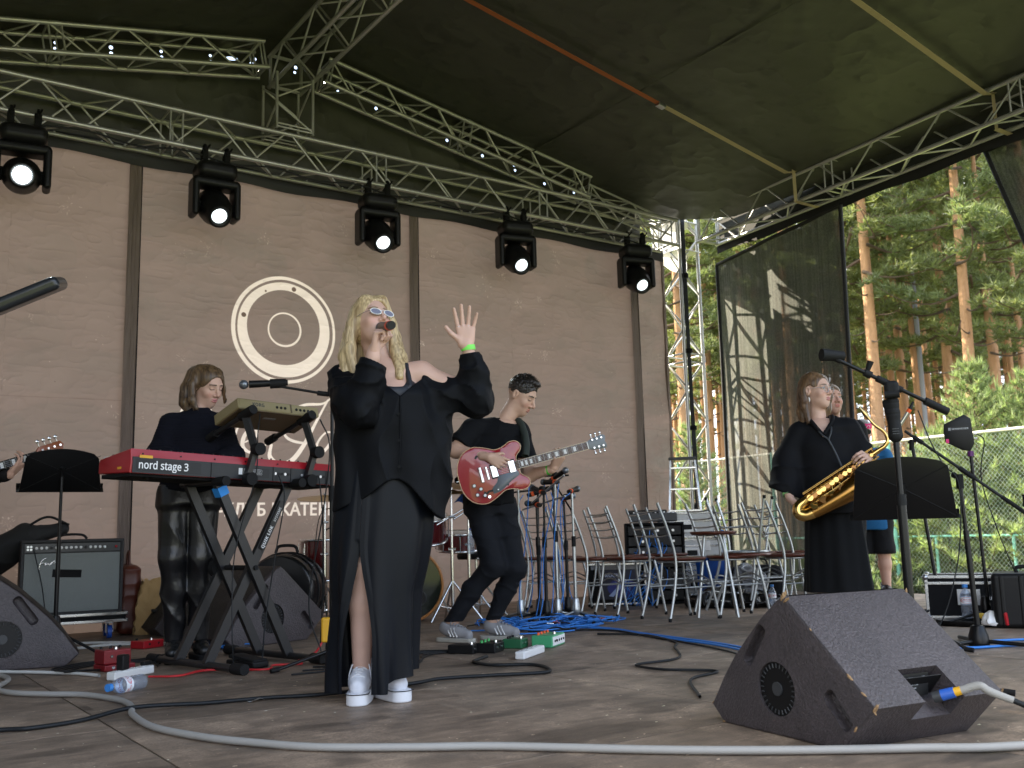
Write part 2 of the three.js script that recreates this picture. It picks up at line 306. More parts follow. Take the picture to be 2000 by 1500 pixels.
// ---------------------------------------------------------------- roof and gable
const tarpBump = tex(512, (u, v) => { const a = tfbm(u, v, 5, 5, 40), r = 1 - Math.abs(2 * tfbm(u, v, 7, 3, 44) - 1); return 0.5 * a + 0.5 * r * r; }, false);
const tarpT = tex(512, (u, v) => { const a = tfbm(u, v, 4, 5, 60), b = smooth(0.6, 0.78, tfbm(u, v, 20, 3, 66)); const k = 0.215 + 0.07 * a - 0.05 * b; return [k * 0.98, k * 1.0, k * 0.87]; });
const tarpM = mat(0xffffff, { map: again(tarpT, 0.4), bumpMap: again(tarpBump, 0.35), bumpScale: 0.03, roughness: 0.55 });
const roofY = (x) => 5.2 - 0.187 * Math.abs(x - 3.27);
{
  const t = thing('roof_canopy', 'dark olive tarpaulin roof stretched over the stage', 'canopy');
  seed(5);
  const side = (x0, x1, cut) => {
    const g = grid(46, 60, (u, v) => {
      let z = lerp(-8.36, -0.7, v), x = lerp(x0, x1, u); const sag = 0.035 * Math.sin(Math.PI * u) * (0.5 - 0.5 * Math.cos(v * 7.75 / 2.1 * 2 * Math.PI)) + 0.012 * noise3(x * 1.7, z * 1.3, 4);
      if (cut) { const e = clamp((u - 0.84) / 0.16); z = Math.max(z, -8.36 + 1.0 * e * e * (1 - v)); }
      return [x, roofY(x) - sag, z];
    }, [4.9, 7.75]);
    return g;
  };
  part('roof_panel', side(3.27, 8.42, true), tarpM, t);
  part('roof_panel', side(3.27, -1.95, false), tarpM, t);
  // rear gable with the row of open eyelets under the roof
  const holes = [], sh = new THREE.Shape([[-1.9, 3.9], [7.75, 3.9], [7.75, 4.375], [3.27, 5.215], [-1.9, 4.25]].map((p) => new THREE.Vector2(...p)));
  for (let x = -1.2; x < 7.6; x += 0.42) if (Math.abs(x - 3.27) > 0.12) { for (const d of [0.0, 0.052]) { if (rnd() < 0.14) continue; const h = new THREE.Path(), r = rr(0.012, 0.017); h.absarc(x + rr(-0.02, 0.02), roofY(x) - 0.055 - d, r, 0, Math.PI * 2, true); sh.holes.push(h); } }
  for (const [x, w] of [[2.79, 0.09], [6.99, 0.09]]) { const h = new THREE.Path(), y = roofY(x) - 0.07; h.absellipse(x, y, w / 2 * 1.4, 0.016, 0, Math.PI * 2, true, x > 3.27 ? -0.18 : 0.18); sh.holes.push(h); }
  const gg = new THREE.ShapeGeometry(sh, 6); part('gable_panel', gg.translate(0, 0, -8.33), tarpM, t);
  part('seam', box(0.02, 0.004, 7.2, 0, 0, 0).rotateZ(-0.185).translate(5.9, roofY(5.9) - 0.05, -4.7), tarpM, t);
}
{
  const beige = mat(lin(0.42, 0.34, 0.2), { roughness: 0.8, bumpMap: again(blotchT, 12), bumpScale: 0.003 }), orange = mat(lin(0.36, 0.1, 0.03), { roughness: 0.8 });
  const strap = (z, label, first) => {
    const t = thing('ratchet_strap', label, 'strap', [0, 0, 0], 0, 'straps over the roof canopy'), y = (x) => roofY(x) - 0.075;
    const seg = (x0, x1) => barBox([x0, y(x0), z], [x1, y(x1), z], 0.05, 0.004);
    const mid = first ? 6.15 : 3.5;
    if (first) part('webbing', seg(3.5, mid), orange, t);
    part('webbing', seg(mid, 7.88), beige, t);
    const ex = 8.02; part('webbing', [barBox([7.88, y(7.88), z], [ex, 4.3, z], 0.05, 0.004), barBox([ex - 0.02, 4.32, z], [ex - 0.02, 3.97, z], 0.05, 0.004), barBox([ex - 0.02, 3.975, z], [8.35, 3.975, z], 0.05, 0.004)], beige, t);
    if (first) part('buckle', rbox(0.09, 0.03, 0.06, 0.006).rotateZ(-0.18).translate(mid, y(mid) - 0.012, z), M.steel, t);
  };
  strap(-6.25, 'roof strap that turns from orange to pale beige halfway down the canopy', true);
  strap(-4.12, 'wholly beige roof strap over the canopy nearer the audience', false);
}

// ---------------------------------------------------------------- backdrop
const crumple = tex(768, (u, v) => {
  let h = 0.35 * tfbm(u, v, 3, 4, 80);
  const wu = u + 0.03 * (tfbm(u, v, 5, 3, 81) - 0.5), wv = v + 0.03 * (tfbm(u, v, 5, 3, 82) - 0.5);
  for (const [p, s, w] of [[6, 83, 0.3], [11, 84, 0.22], [23, 85, 0.16]]) { const r = 1 - Math.abs(2 * tnoise(wu * p, wv * p * 2, p * 2, s) - 1); h += w * r * r * r; }
  return h + 0.05 * tfbm(u, v, 60, 2, 86);
}, false);
function clothMap(w, h, s, logo) {                                     // printed canvas of w x h metres, v up
  const k = logo ? 384 : 256;
  const t = canvasTex(Math.min(2048, Math.round(w * k)), Math.min(2048, Math.round(h * k)), (g, W, H) => {
    const X = (x) => x / w * W, Y = (y) => H - y / h * H; seed(s);
    g.fillStyle = 'rgb(133,119,114)'; g.fillRect(0, 0, W, H);
    for (let i = 0; i < 260; i++) { g.globalAlpha = 0.02; g.fillStyle = rnd() < 0.5 ? '#3c2f28' : '#b7a296'; g.beginPath(); g.ellipse(rnd() * W, rnd() * H, rr(0.05, 0.5) * k, rr(0.02, 0.25) * k, rr(-0.4, 0.4), 0, 7); g.fill(); }
    g.globalAlpha = 0.5; g.strokeStyle = '#5d4c43'; g.lineWidth = 0.006 * k;                                       // fold lines
    for (const y of [1.52, 2.02]) { g.globalAlpha = 0.28; g.beginPath(); g.moveTo(0, Y(y)); for (let x = 0; x <= 1.01; x += 0.1) g.lineTo(x * W, Y(y) + rr(-0.008, 0.008) * k); g.stroke(); }
    if (logo) { g.globalAlpha = 1; logo(g, X, Y, k); }
    for (let c = 0; c < w * 13; c++) {                                 // scuffed star creases where the coating has cracked off
      const cx = rnd() * W, cy = rnd() * H, n = 4 + rnd() * 26, R = rr(0.02, 0.11) * k;
      for (let i = 0; i < n; i++) { const a = rnd() * 6.28, r = R * Math.pow(rnd(), 0.7), l = rr(0.004, 0.022) * k, b = a + rr(-0.6, 0.6); g.globalAlpha = rr(0.1, 0.55); g.strokeStyle = '#e4d9d0'; g.lineWidth = rr(0.6, 1.5); g.beginPath(); g.moveTo(cx + Math.cos(a) * r, cy + Math.sin(a) * r); g.quadraticCurveTo(cx + Math.cos(a) * r + rr(-2, 2), cy + Math.sin(a) * r + rr(-2, 2), cx + Math.cos(a) * r + Math.cos(b) * l, cy + Math.sin(a) * r + Math.sin(b) * l); g.stroke(); }
    }
    for (let i = 0; i < 90; i++) { g.globalAlpha = rr(0.2, 0.6); g.fillStyle = rnd() < 0.6 ? '#ded3ca' : '#3a2d26'; g.fillRect(rnd() * W, rnd() * H, rr(0.8, 2), rr(0.8, 2)); }
  });
  return t;
}
const INK = 'rgb(236,226,219)';
function drawLogo(g, X, Y, k) {
  // panel origin: x 1.98, y -0.2
  const P = (x, y) => [X(x - 1.98), Y(y + 0.2)], [cx, cy] = P(3.315, 2.55), ring = (R, r, dx = 0, dy = 0) => { g.beginPath(); g.arc(cx, cy, R * k, 0, 2 * Math.PI); g.closePath(); g.moveTo(cx + dx * k + r * k, cy + dy * k); g.arc(cx + dx * k, cy + dy * k, r * k, 0, 2 * Math.PI, true); g.closePath(); g.fill('evenodd'); };
  g.fillStyle = INK; ring(0.493, 0.462, 0.006, 0); ring(0.437, 0.345, -0.006, -0.02); ring(0.16, 0.143, -0.002, -0.002);
  g.fillStyle = 'rgb(108,92,84)'; for (const [x, y, r] of [[-0.38, 0.1, 0.022], [0.085, 0.385, 0.022], [-0.18, 0.34, 0.009]]) { g.beginPath(); g.arc(cx + x * k, cy - y * k, r * k, 0, 7); g.fill(); }
  // hand-lettered script with swelling strokes
  g.fillStyle = INK;
  const stroke = (pts, w0, w1, w2) => { const c = new THREE.CatmullRomCurve3(pts.map(([x, y]) => V(x, y, 0))), n = 420; for (let i = 0; i <= n; i++) { const t = i / n, p = c.getPoint(t), w = t < 0.5 ? lerp(w0, w1, smooth(0, 1, t * 2)) : lerp(w1, w2, smooth(0, 1, t * 2 - 1)), [a, b] = P(p.x, p.y); g.beginPath(); g.ellipse(a, b, w * k, w * 0.7 * k, -0.6, 0, 7); g.fill(); } };
  const e = (x, y, s) => stroke([[x - 0.05 * s, y + 0.09 * s], [x + 0.05 * s, y + 0.15 * s], [x + 0.03 * s, y + 0.22 * s], [x - 0.05 * s, y + 0.16 * s], [x - 0.07 * s, y + 0.05 * s], [x, y], [x + 0.13 * s, y + 0.07 * s]], 0.008, 0.021, 0.008);
  const z = (x, y) => { stroke([[x - 0.06, y + 0.17], [x, y + 0.2], [x + 0.08, y + 0.17]], 0.008, 0.018, 0.012); stroke([[x + 0.08, y + 0.17], [x - 0.05, y + 0.02]], 0.008, 0.012, 0.008); stroke([[x - 0.05, y + 0.02], [x + 0.02, y + 0.02], [x + 0.1, y + 0.04]], 0.012, 0.02, 0.008); };
  stroke([[2.66, 1.78], [2.54, 1.86], [2.42, 1.76], [2.52, 1.66], [2.44, 1.62], [2.34, 1.5], [2.46, 1.42], [2.62, 1.5]], 0.012, 0.026, 0.01);
  stroke([[2.68, 1.62], [2.75, 1.62], [2.77, 1.44], [2.87, 1.56], [2.9, 1.64]], 0.01, 0.02, 0.01);
  e(3.02, 1.43, 1.0);
  stroke([[3.3, 1.66], [3.34, 1.78], [3.5, 1.87], [3.7, 1.9], [3.8, 1.98]], 0.008, 0.016, 0.009);
  stroke([[3.3, 1.66], [3.35, 1.57], [3.48, 1.53], [3.6, 1.55]], 0.009, 0.014, 0.008);
  stroke([[3.74, 1.93], [3.62, 1.72], [3.5, 1.5], [3.38, 1.36], [3.27, 1.33], [3.19, 1.4], [3.2, 1.5]], 0.012, 0.03, 0.016);
  stroke([[3.8, 1.63], [3.72, 1.63], [3.63, 1.5], [3.68, 1.45], [3.78, 1.56], [3.81, 1.63], [3.77, 1.48], [3.83, 1.46], [3.92, 1.53]], 0.01, 0.02, 0.009);
  z(4.0, 1.45); z(4.24, 1.45);
  g.font = Math.round(0.152 * k) + 'px sans-serif'; g.textBaseline = 'alphabetic';
  const word = (s, x) => { const [a, b] = P(x, 0.885), w = g.measureText('КЛУБ ЕКАТЕРИ').width; g.save(); g.translate(a, b); g.scale(1.06 * k / w, 1); g.fillText(s, 0, 0); g.lineWidth = 0.006 * k; g.strokeStyle = INK; g.strokeText(s, 0, 0); g.restore(); return g.measureText(s).width * 1.06 / w; };
  const w0 = g.measureText('ДЖАЗ-').width / g.measureText('КЛУБ ЕКАТЕРИ').width * 1.06; word('ДЖАЗ-КЛУБ ЕКАТЕРИНБУРГ', 2.785 - w0);
}
{
  const t = thing('backdrop', 'large brown printed fabric backdrop with a cream record emblem and script lettering', 'backdrop');
  const panel = (x0, x1, s, logo) => {
    const w = x1 - x0, h = 4.1, map = clothMap(w, h, s, logo), bm = again(crumple, w / 2.4, h / 2.4); bm.offset.set((s * 0.37) % 1, (s * 0.53) % 1);
    const m = mat(0xffffff, { map, bumpMap: bm, bumpScale: 0.02, roughness: 1, transmission: 0.08, thickness: 0 });
    part('fabric_panel', grid(40, 60, (u, v) => { const x = x0 + u * w, y = -0.2 + v * h; return [x, y, -8.3 + 0.018 * noise3(x * 1.1, y * 1.6, s) + 0.01 * noise3(x * 4 + y, y * 5 - x, s + 3)]; }), m, t);
  };
  panel(-1.9, 1.98, 21); panel(1.98, 4.645, 22, drawLogo); panel(4.645, 7.545, 23); panel(7.545, 8.04, 24);
  const hemM = mat(lin(0.165, 0.122, 0.1), { roughness: 0.7, bumpMap: again(crumple, 0.6), bumpScale: 0.02 });
  for (const [x, w] of [[1.97, 0.1], [4.635, 0.1], [7.545, 0.11]]) {
    part('hem_strip', grid(2, 40, (u, v) => [x - w / 2 + u * w, -0.2 + v * 4.05, -8.262 + 0.012 * noise3(0.3, v * 5, x)]), hemM, t);
    part('hem_edge', barBox([x + w / 2 + 0.004, -0.2, -8.268], [x + w / 2 + 0.004, 3.86, -8.268], 0.01, 0.014), M.blackMatt, t);
  }
  part('edge_hem', barBox([8.04, -0.2, -8.3], [8.04, 3.9, -8.3], 0.03, 0.05), hemM, t);
  const b = part('top_band', grid(120, 3, (u, v) => { const x = -1.9 + 9.9 * u; return [x, 3.83 + 0.012 * Math.sin(x * 5.2) + 0.15 * v, -8.235 + 0.02 * Math.sin(v * 3.1) + 0.012 * noise3(x * 3, v * 2, 7)]; }), mat(lin(0.012, 0.012, 0.013), { roughness: 0.6, side: THREE.DoubleSide }), t);
  const eye = ball(0.011, 0, 0, 0, 8, 6);
  for (let x = -1.2; x < 8; x += 0.36) { const o = part('grommet', eye, M.white, t); o.position.set(x, 3.955, -8.205); }
  for (let y = 0.4; y < 3.8; y += 0.42) { const o = part('grommet', eye, M.white, t); o.position.set(8.05, y, -8.26); o.scale.setScalar(0.8); }
}

// ---------------------------------------------------------------- shade-net side curtains
const netA = tex(512, (u, v) => { const a = tnoise(u * 90, v * 3, 90, 5), b = tnoise(u * 256, v * 40, 256, 6), c = tfbm(u, v, 5, 3, 8); return 0.91 + 0.1 * (a - 0.5) + 0.1 * (b - 0.5) + 0.06 * (c - 0.5); }, false);
const netC = tex(512, (u, v) => { const a = tnoise(u * 60, v * 2, 60, 15), b = tnoise(u * 256, v * 256, 256, 16), k = 0.35 + 0.11 * (a - 0.5) + 0.2 * (b - 0.5); return [k * 0.96, k, k * 0.93]; });
const netM = mat(0xffffff, { map: netC, alphaMap: netA, transparent: true, roughness: 0.9, side: THREE.DoubleSide, bumpMap: netA, bumpScale: 0.006 });
const blackHem = mat(lin(0.008, 0.008, 0.008), { roughness: 0.8 });
function curtain(label, top, low, n = 60) {                           // top, low: [[x, y, z], [x, y, z]]
  const t = thing('side_curtain', label, 'curtain', [0, 0, 0], 0, 'mesh curtains on the stage sides');
  const f = (u, v) => { const a = [0, 1, 2].map((k) => lerp(lerp(low[0][k], low[1][k], u), lerp(top[0][k], top[1][k], u), v)), L = Math.hypot(top[1][0] - top[0][0], top[1][2] - top[0][2]); const d = 0.03 * Math.sin(u * L * 9 + 1.2 * Math.sin(v * 3)) * (1.1 - v) + 0.02 * noise3(u * L * 2.2, v * 2.4, 3); return [a[0] + d, a[1], a[2]]; };
  part('net', grid(n, 50, f, [Math.hypot(top[1][0] - top[0][0], top[1][2] - top[0][2]) / 1.2, (top[0][1] - low[0][1]) / 1.2]), netM, t);
  const rim = (pts) => tube(pts, 0.022, 40, 6), P = (u, v) => f(u, v);
  part('hem', rim([0, 0.2, 0.4, 0.6, 0.8, 1].map((v) => P(0, v))), blackHem, t); part('hem', rim([0, 0.2, 0.4, 0.6, 0.8, 1].map((v) => P(1, v))), blackHem, t); part('hem', rim([0, 0.25, 0.5, 0.75, 1].map((u) => P(u, 1))), blackHem, t);
  return t;
}
curtain('dark mesh side curtain with sunlit lattice shadows beside the corner tower', [[8.56, 3.785, -7.9], [8.27, 3.89, -5.92]], [[8.62, GY, -8.04], [8.34, GY, -6.1]], 80);
curtain('dark mesh side curtain gathered aside at the audience end of the forest view', [[8.4, 3.98, -4.45], [7.9, 3.98, -1.2]], [[8.1, GY, -2.9], [7.8, GY, -1.2]]);
{
  const t = thing('eaves_band', 'black fabric band hung under the eaves truss above the forest view', 'band');
  part('fabric', grid(60, 2, (u, v) => { const a = sideA.clone().lerp(sideB, u); return [a.x + 0.17, lerp(3.9, 4.04, v) + 0.012 * Math.sin(u * 40), a.z]; }), mat(lin(0.01, 0.01, 0.01), { roughness: 0.8, side: THREE.DoubleSide }), t);
  part('fabric', grid(60, 2, (u, v) => { const a = sideA.clone().lerp(sideB, u); return [a.x + 0.19, lerp(4.04, 4.42, v), a.z]; }), mat(lin(0.02, 0.022, 0.016), { roughness: 0.8, side: THREE.DoubleSide }), t);
}
{ // the stage's other side, outside the picture, is closed the same way and shades the players
  const t = curtain('dark mesh curtain closing the far side of the stage away from the forest', [[-1.9, 4.2, -8.3], [-1.9, 4.2, -1.2]], [[-1.9, GY, -8.3], [-1.9, GY, -1.2]]);
}
// ---------------------------------------------------------------- pine forest beyond the playing field
const barkBump = tex(256, (u, v) => { const a = tfbm(u, v * 0.5, 12, 4, 120); return 1 - Math.abs(2 * a - 1); }, false);
const barkM = mat(0xffffff, { vertexColors: true, roughness: 0.95, bumpMap: again(barkBump, 2, 30), bumpScale: 0.04 });
const needleM = mat(0xffffff, { vertexColors: true, roughness: 0.97, transmission: 0.5, thickness: 0, side: THREE.DoubleSide });
function blades(out, p, d, n, len, w, col) {                            // a tuft of n needle sprays round direction d
  for (let i = 0; i < n; i++) {
    const a = V(d.x + rr(-1, 1) * 0.95, d.y + rr(-1, 1) * 0.7, d.z + rr(-1, 1) * 0.95).normalize(), s = V(rr(-1, 1), rr(-1, 1), rr(-1, 1)).cross(a).normalize().multiplyScalar(w * rr(0.6, 1.2));
    const L = len * rr(0.7, 1.2), k = rr(0.8, 1.2), b = out.pos.length / 3, nn = s.clone().cross(a).normalize();
    out.pos.push(p.x - s.x, p.y - s.y, p.z - s.z, p.x + s.x, p.y + s.y, p.z + s.z, p.x + a.x * L, p.y + a.y * L, p.z + a.z * L);
    for (let q = 0; q < 3; q++) { out.nor.push(nn.x, nn.y, nn.z); out.col.push(col[0] * k, col[1] * k, col[2] * k); out.uv.push(0, 0); }
    out.idx.push(b, b + 1, b + 2);
  }
}
function barkTube(out, pts, radii, seg, colAt) {
  const g = taperTube(pts, radii, Math.max(4, pts.length * 3), seg), p = g.attributes.position, c = [];
  for (let i = 0; i < p.count; i++) c.push(...colAt(p.getY(i), i)); g.setAttribute('color', new THREE.Float32BufferAttribute(c, 3)); out.push(g);
}
function pine(s, H, r0, lo, Lmax, nb, dens, green, needle = 0.3) {
  seed(s); const wood = [], f = { pos: [], nor: [], col: [], uv: [], idx: [] };
  const bx = rr(-0.5, 0.5), bz = rr(-0.5, 0.5), line = (t) => [bx * Math.sin(t * 3) * 0.4, t * H, bz * Math.sin(t * 2.3) * 0.4];
  const barkCol = (y, i) => { const t = smooth(0.06, 0.34, y / H), k = 0.8 + 0.4 * hash(i, s, 5); return [lerp(0.26, 0.46, t) * k, lerp(0.18, 0.26, t) * k, lerp(0.12, 0.135, t) * k]; };
  barkTube(wood, [0, 0.15, 0.3, 0.5, 0.7, 0.88, 1].map(line), [r0 * 1.25, r0, r0 * 0.9, r0 * 0.78, r0 * 0.58, r0 * 0.3, 0.02], 9, barkCol);
  for (let i = 0; i < nb; i++) {
    const t = lo + (0.98 - lo) * Math.pow((i + rnd() * 0.8) / nb, 0.9), a = i * 2.4 + rr(-0.5, 0.5), P = line(t), dead = i < nb * 0.16, u = (t - lo) / (1 - lo);
    const L = (dead ? rr(0.5, 1.3) : Lmax * (0.35 + 0.65 * Math.pow(Math.sin(Math.PI * (0.16 + 0.84 * u)), 0.7)) * rr(0.65, 1.1)), up = dead ? rr(-0.2, 0.1) : rr(-0.05, 0.35), dx = Math.cos(a), dz = Math.sin(a);
    const at = (q) => [P[0] + dx * L * q + 0.12 * L * Math.sin(q * 3 + i) * -dz, P[1] + L * (up * q - 0.18 * Math.sin(q * 3.1)), P[2] + dz * L * q + 0.12 * L * Math.sin(q * 3 + i) * dx];
    barkTube(wood, [0, 0.35, 0.7, 1].map(at), [0.045 * (0.5 + L / 3), 0.03, 0.018, 0.008], 5, (y, k) => { const w = 0.8 + 0.4 * hash(k, i, 8); return [0.17 * w, 0.12 * w, 0.085 * w]; });
    if (dead) continue;
    const n = Math.round(dens * L), g = green(u), cl = 3 + Math.round(L * 1.6);
    const cs = []; for (let c = 0; c < cl; c++) { const q = rr(0.3, 1), b = at(q); cs.push(V(b[0] + rr(-1, 1) * 0.3 * L * q, b[1] + rr(0, 0.22), b[2] + rr(-1, 1) * 0.3 * L * q)); }
    for (let k = 0; k < n; k++) {
      const c = cs[k % cl], p = V(c.x + rr(-1, 1) * 0.36, c.y + rr(-0.5, 0.9) * 0.16, c.z + rr(-1, 1) * 0.36), w = rr(0.75, 1.25);
      blades(f, p, V(dx * 0.5, 0.55, dz * 0.5), 8, needle, 0.03, [g[0] * w, g[1] * w, g[2] * w]);
    }
  }
  return { wood: merge(wood), crown: geo(f.pos, f.nor, f.uv, f.idx, f.col) };
}
const G1 = (u) => [lerp(0.17, 0.24, u), lerp(0.215, 0.28, u), lerp(0.06, 0.07, u)], G2 = (u) => [lerp(0.13, 0.19, u), lerp(0.18, 0.24, u), lerp(0.055, 0.06, u)];
const pines = [pine(301, 19, 0.2, 0.22, 2.8, 38, 32, G1), pine(302, 21, 0.19, 0.26, 3.0, 38, 31, G2), pine(303, 18, 0.17, 0.24, 2.7, 36, 32, G1), pine(304, 22, 0.21, 0.3, 3.0, 38, 30, G1), pine(305, 20, 0.17, 0.42, 2.5, 26, 26, G1), pine(306, 23, 0.16, 0.48, 2.4, 26, 26, G2), pine(307, 21, 0.13, 0.52, 2.2, 24, 28, G1)];
function youngPine(s, H) {
  seed(s); const wood = [], f = { pos: [], nor: [], col: [], uv: [], idx: [] };
  barkTube(wood, [[0, 0, 0], [0.03, H * 0.5, 0], [0, H, 0.02]], [0.07, 0.04, 0.01], 6, () => [0.15, 0.11, 0.07]);
  const rows = Math.round(H / 0.3);
  for (let r = 0; r < rows; r++) {
    const t = r / rows, y = 0.25 + t * (H - 0.3), n = 7, L = (1 - t) * 0.36 * H + 0.18;
    for (let b = 0; b < n; b++) {
      const a = (b + (r % 2) * 0.5 + rr(-0.2, 0.2)) / n * 6.283, dx = Math.cos(a), dz = Math.sin(a), l = L * rr(0.8, 1.15), up = 0.35 + 0.4 * t;
      wood.push(tinted(rod([0, y, 0], [dx * l, y + l * up, dz * l], 0.014, 0.006, 4), 0.15, 0.11, 0.06));
      const m = 5 + Math.round(l * 9);
      for (let k = 0; k < m; k++) { const q = 0.25 + 0.75 * k / m, w = rr(0.8, 1.25), tip = q > 0.82 ? 1.5 : 1; blades(f, V(dx * l * q + rr(-0.06, 0.06), y + l * up * q + rr(-0.05, 0.05), dz * l * q + rr(-0.06, 0.06)), V(dx * 0.4, 0.9, dz * 0.4), 9, 0.2, 0.012, [0.17 * w * tip, 0.23 * w * tip, 0.065 * w * tip]); }
      blades(f, V(dx * l, y + l * up, dz * l), V(0, 2.6, 0), 5, 0.26, 0.012, [0.2, 0.27, 0.09]);
    }
  }
  blades(f, V(0, H, 0), V(0, 4, 0), 8, 0.36, 0.014, [0.22, 0.3, 0.1]);
  return { wood: merge(wood), crown: geo(f.pos, f.nor, f.uv, f.idx, f.col) };
}
const youngs = [youngPine(401, 4.6), youngPine(402, 3.8), youngPine(403, 5.6)];
const TREES = 'pines of the forest beyond the fence';
function plant(name, g, pos, turn, s, label, cat, group) {
  const t = thing(name, label, cat, pos, turn, group); t.scale.set(s, s, s);
  part('trunk', g.wood, barkM, t); part('crown', g.crown, needleM, t); return t;
}
const bearing = (px) => { const a = 35 * RAD + Math.atan((px - 1000) / 1938); return [Math.sin(a), -Math.cos(a)]; };      // bearings as seen across the field
const spot = (b, d) => { const [x, z] = bearing(b); return [x * d, GY, z * d]; };
seed(77);
for (const [b, d, k, s, label] of [
  [1722, 34, 3, 1.0, 'tall bent pine with forked upper trunk just beside the mesh curtain'], [1905, 33, 1, 1.0, 'straight thick sunlit pine standing behind the young bright pines'],
  [1868, 39, 0, 1.05, 'slim pine directly beside the thick sunlit trunk'], [1975, 37, 2, 1.0, 'orange-barked pine beside the gathered mesh curtain'], [1668, 38, 2, 1.05, 'pine partly hidden by the hem of the mesh curtain'],
  [1775, 43, 0, 1.0, 'slender pine between the bent pine and the thick sunlit one'], [2060, 33, 0, 1, 'pine seen through the gathered mesh curtain'], [1340, 36, 1, 0.95, 'pine seen through the lattice of the corner tower'], [1385, 42, 2, 1, 'pine glimpsed between corner tower and mesh curtain'], [1560, 37, 0, 1.0, 'pine dimly visible through the sunlit mesh curtain']])
  plant('pine_tree', pines[k], spot(b, d), rr(0, 6), s, label, 'tree', TREES);
for (let i = 0; i < 120; i++) {
  const b = 1250 + 900 * ((i * 0.618034) % 1), d = 39 + 50 * Math.pow((i + rnd()) / 120, 0.9);
  plant('pine_tree', pines[i % 5 === 0 ? i % 4 : 4 + i % 3], spot(b, d), rr(0, 6), rr(0.85, 1.12), 'tall orange-trunked pine in the depth of the forest', 'tree', 'pines in the depth of the forest');
}
{ // one dead silver trunk among them
  const p = spot(1812, 40), t = thing('dead_tree', 'bare silver grey dead trunk among the orange pines', 'tree', p);
  part('trunk', taperTube([[0, 0, 0], [0.1, 5, 0], [0, 11, 0.1], [0.1, 15, 0]], [0.16, 0.13, 0.1, 0.03], 12, 8), mat(lin(0.3, 0.31, 0.33), { roughness: 0.9 }), t);
}
for (const [b, d, k, s, label] of [[1915, 26.5, 2, 1.02, 'tallest bright green young pine rising behind the fence'], [1965, 27.5, 0, 1.1, 'bright young pine by the tall turquoise fence post'], [1845, 27, 1, 1.1, 'bright young pine behind the mesh antenna paddle'], [1800, 29, 0, 0.85, 'small young pine behind the boom microphone stand'], [2030, 26, 2, 0.95, 'bright young pine at the edge of view past the fence post'], [1745, 30, 1, 0.9, 'young pine low between trunks behind the saxophone neck'], [1700, 27, 2, 0.7, 'young pine behind the man in the bandana'], [1350, 31, 2, 0.9, 'young pine behind the foot of the corner tower'], [1880, 30, 0, 1.0, 'young pine half hidden behind the tallest young one']])
  plant('young_pine', youngs[k], spot(b, d), rr(0, 6), s, label, 'young pine', 'young pines along the fence');
{ // leafy undergrowth
  seed(500); const f = { pos: [], nor: [], col: [], uv: [], idx: [] };
  for (let i = 0; i < 900; i++) {
    const b = rr(1240, 2140), d = rr(25.2, 46), p = spot(b, d), h = rr(0.15, 1.0) * (rnd() < 0.25 ? 1.7 : 0.8), w = rr(0.7, 1.3), g = rnd() < 0.4 ? [0.13, 0.17, 0.05] : [0.075, 0.12, 0.035];
    for (let k = 0; k < 9; k++) blades(f, V(p[0] + rr(-0.5, 0.5), p[1] + h * rnd(), p[2] + rr(-0.5, 0.5)), V(rr(-0.4, 0.4), 0.7, rr(-0.4, 0.4)), 5, 0.34, 0.06, g.map((c) => c * w));
  }
  const m = part('undergrowth', geo(f.pos, f.nor, f.uv, f.idx, f.col), needleM, scene); m.userData = { kind: 'stuff', label: 'leafy undergrowth and seedlings along the forest edge', category: 'undergrowth' };
}

// ---------------------------------------------------------------- sports-ground fence
{
  const teal = mat(lin(0.2, 0.5, 0.4), { roughness: 0.5 }), pale = mat(lin(0.6, 0.58, 0.52), { roughness: 0.5 }), wire = mat(lin(0.34, 0.42, 0.36), { roughness: 0.5, metalness: 0.3 });
  const t = thing('chain_link_fence', 'tall turquoise chain-link fence between the playing field and the forest', 'fence', [22, GY, 0]), z0 = -34, z1 = -6, H = 3.8;
  part('top_rail', rod([0, H, z0], [0, H, z1], 0.035), pale, t); part('middle_rail', rod([0.02, 1.42, z0], [0.02, 1.42, z1], 0.026), teal, t);
  for (let z = -11.15; z > z0; z -= 3.75) part('post', rod([0, -0.1, z], [0, H + 0.04, z], 0.05, 0.05, 10), teal, t);
  for (let z = -10.05; z > z0; z -= 1.9) part('short_post', rod([0.05, -0.1, z], [0.05, 1.42, z], 0.035), teal, t);
  const out = { pos: [], nor: [], uv: [], idx: [] }, w = 0.0042;
  for (const s of [1, -1]) for (let z = z0 - H; z < z1; z += 0.105) {
    const za = s > 0 ? z : z + H * 0.9, zb = s > 0 ? z + H * 0.9 : z; let q0 = 0, q1 = 1;
    const b = out.pos.length / 3;
    for (const [q, zz] of [[0, za], [1, zb]]) for (const [dx, dz] of [[-w, 0], [0, w], [w, 0], [0, -w]]) { out.pos.push(-0.035 * s * 0.3 + dx, q * H, clamp(zz, z0 - 2, z1 + 2) + dz); out.nor.push(dx / w, 0, dz / w); out.uv.push(0, 0); }
    for (let k = 0; k < 4; k++) { const a = b + k, c = b + (k + 1) % 4; out.idx.push(a, c, a + 4, a + 4, c, c + 4); }
  }
  const m = part('wire_mesh', geo(out.pos, out.nor, out.uv, out.idx), wire, t); m.userData.kind = 'stuff';
}
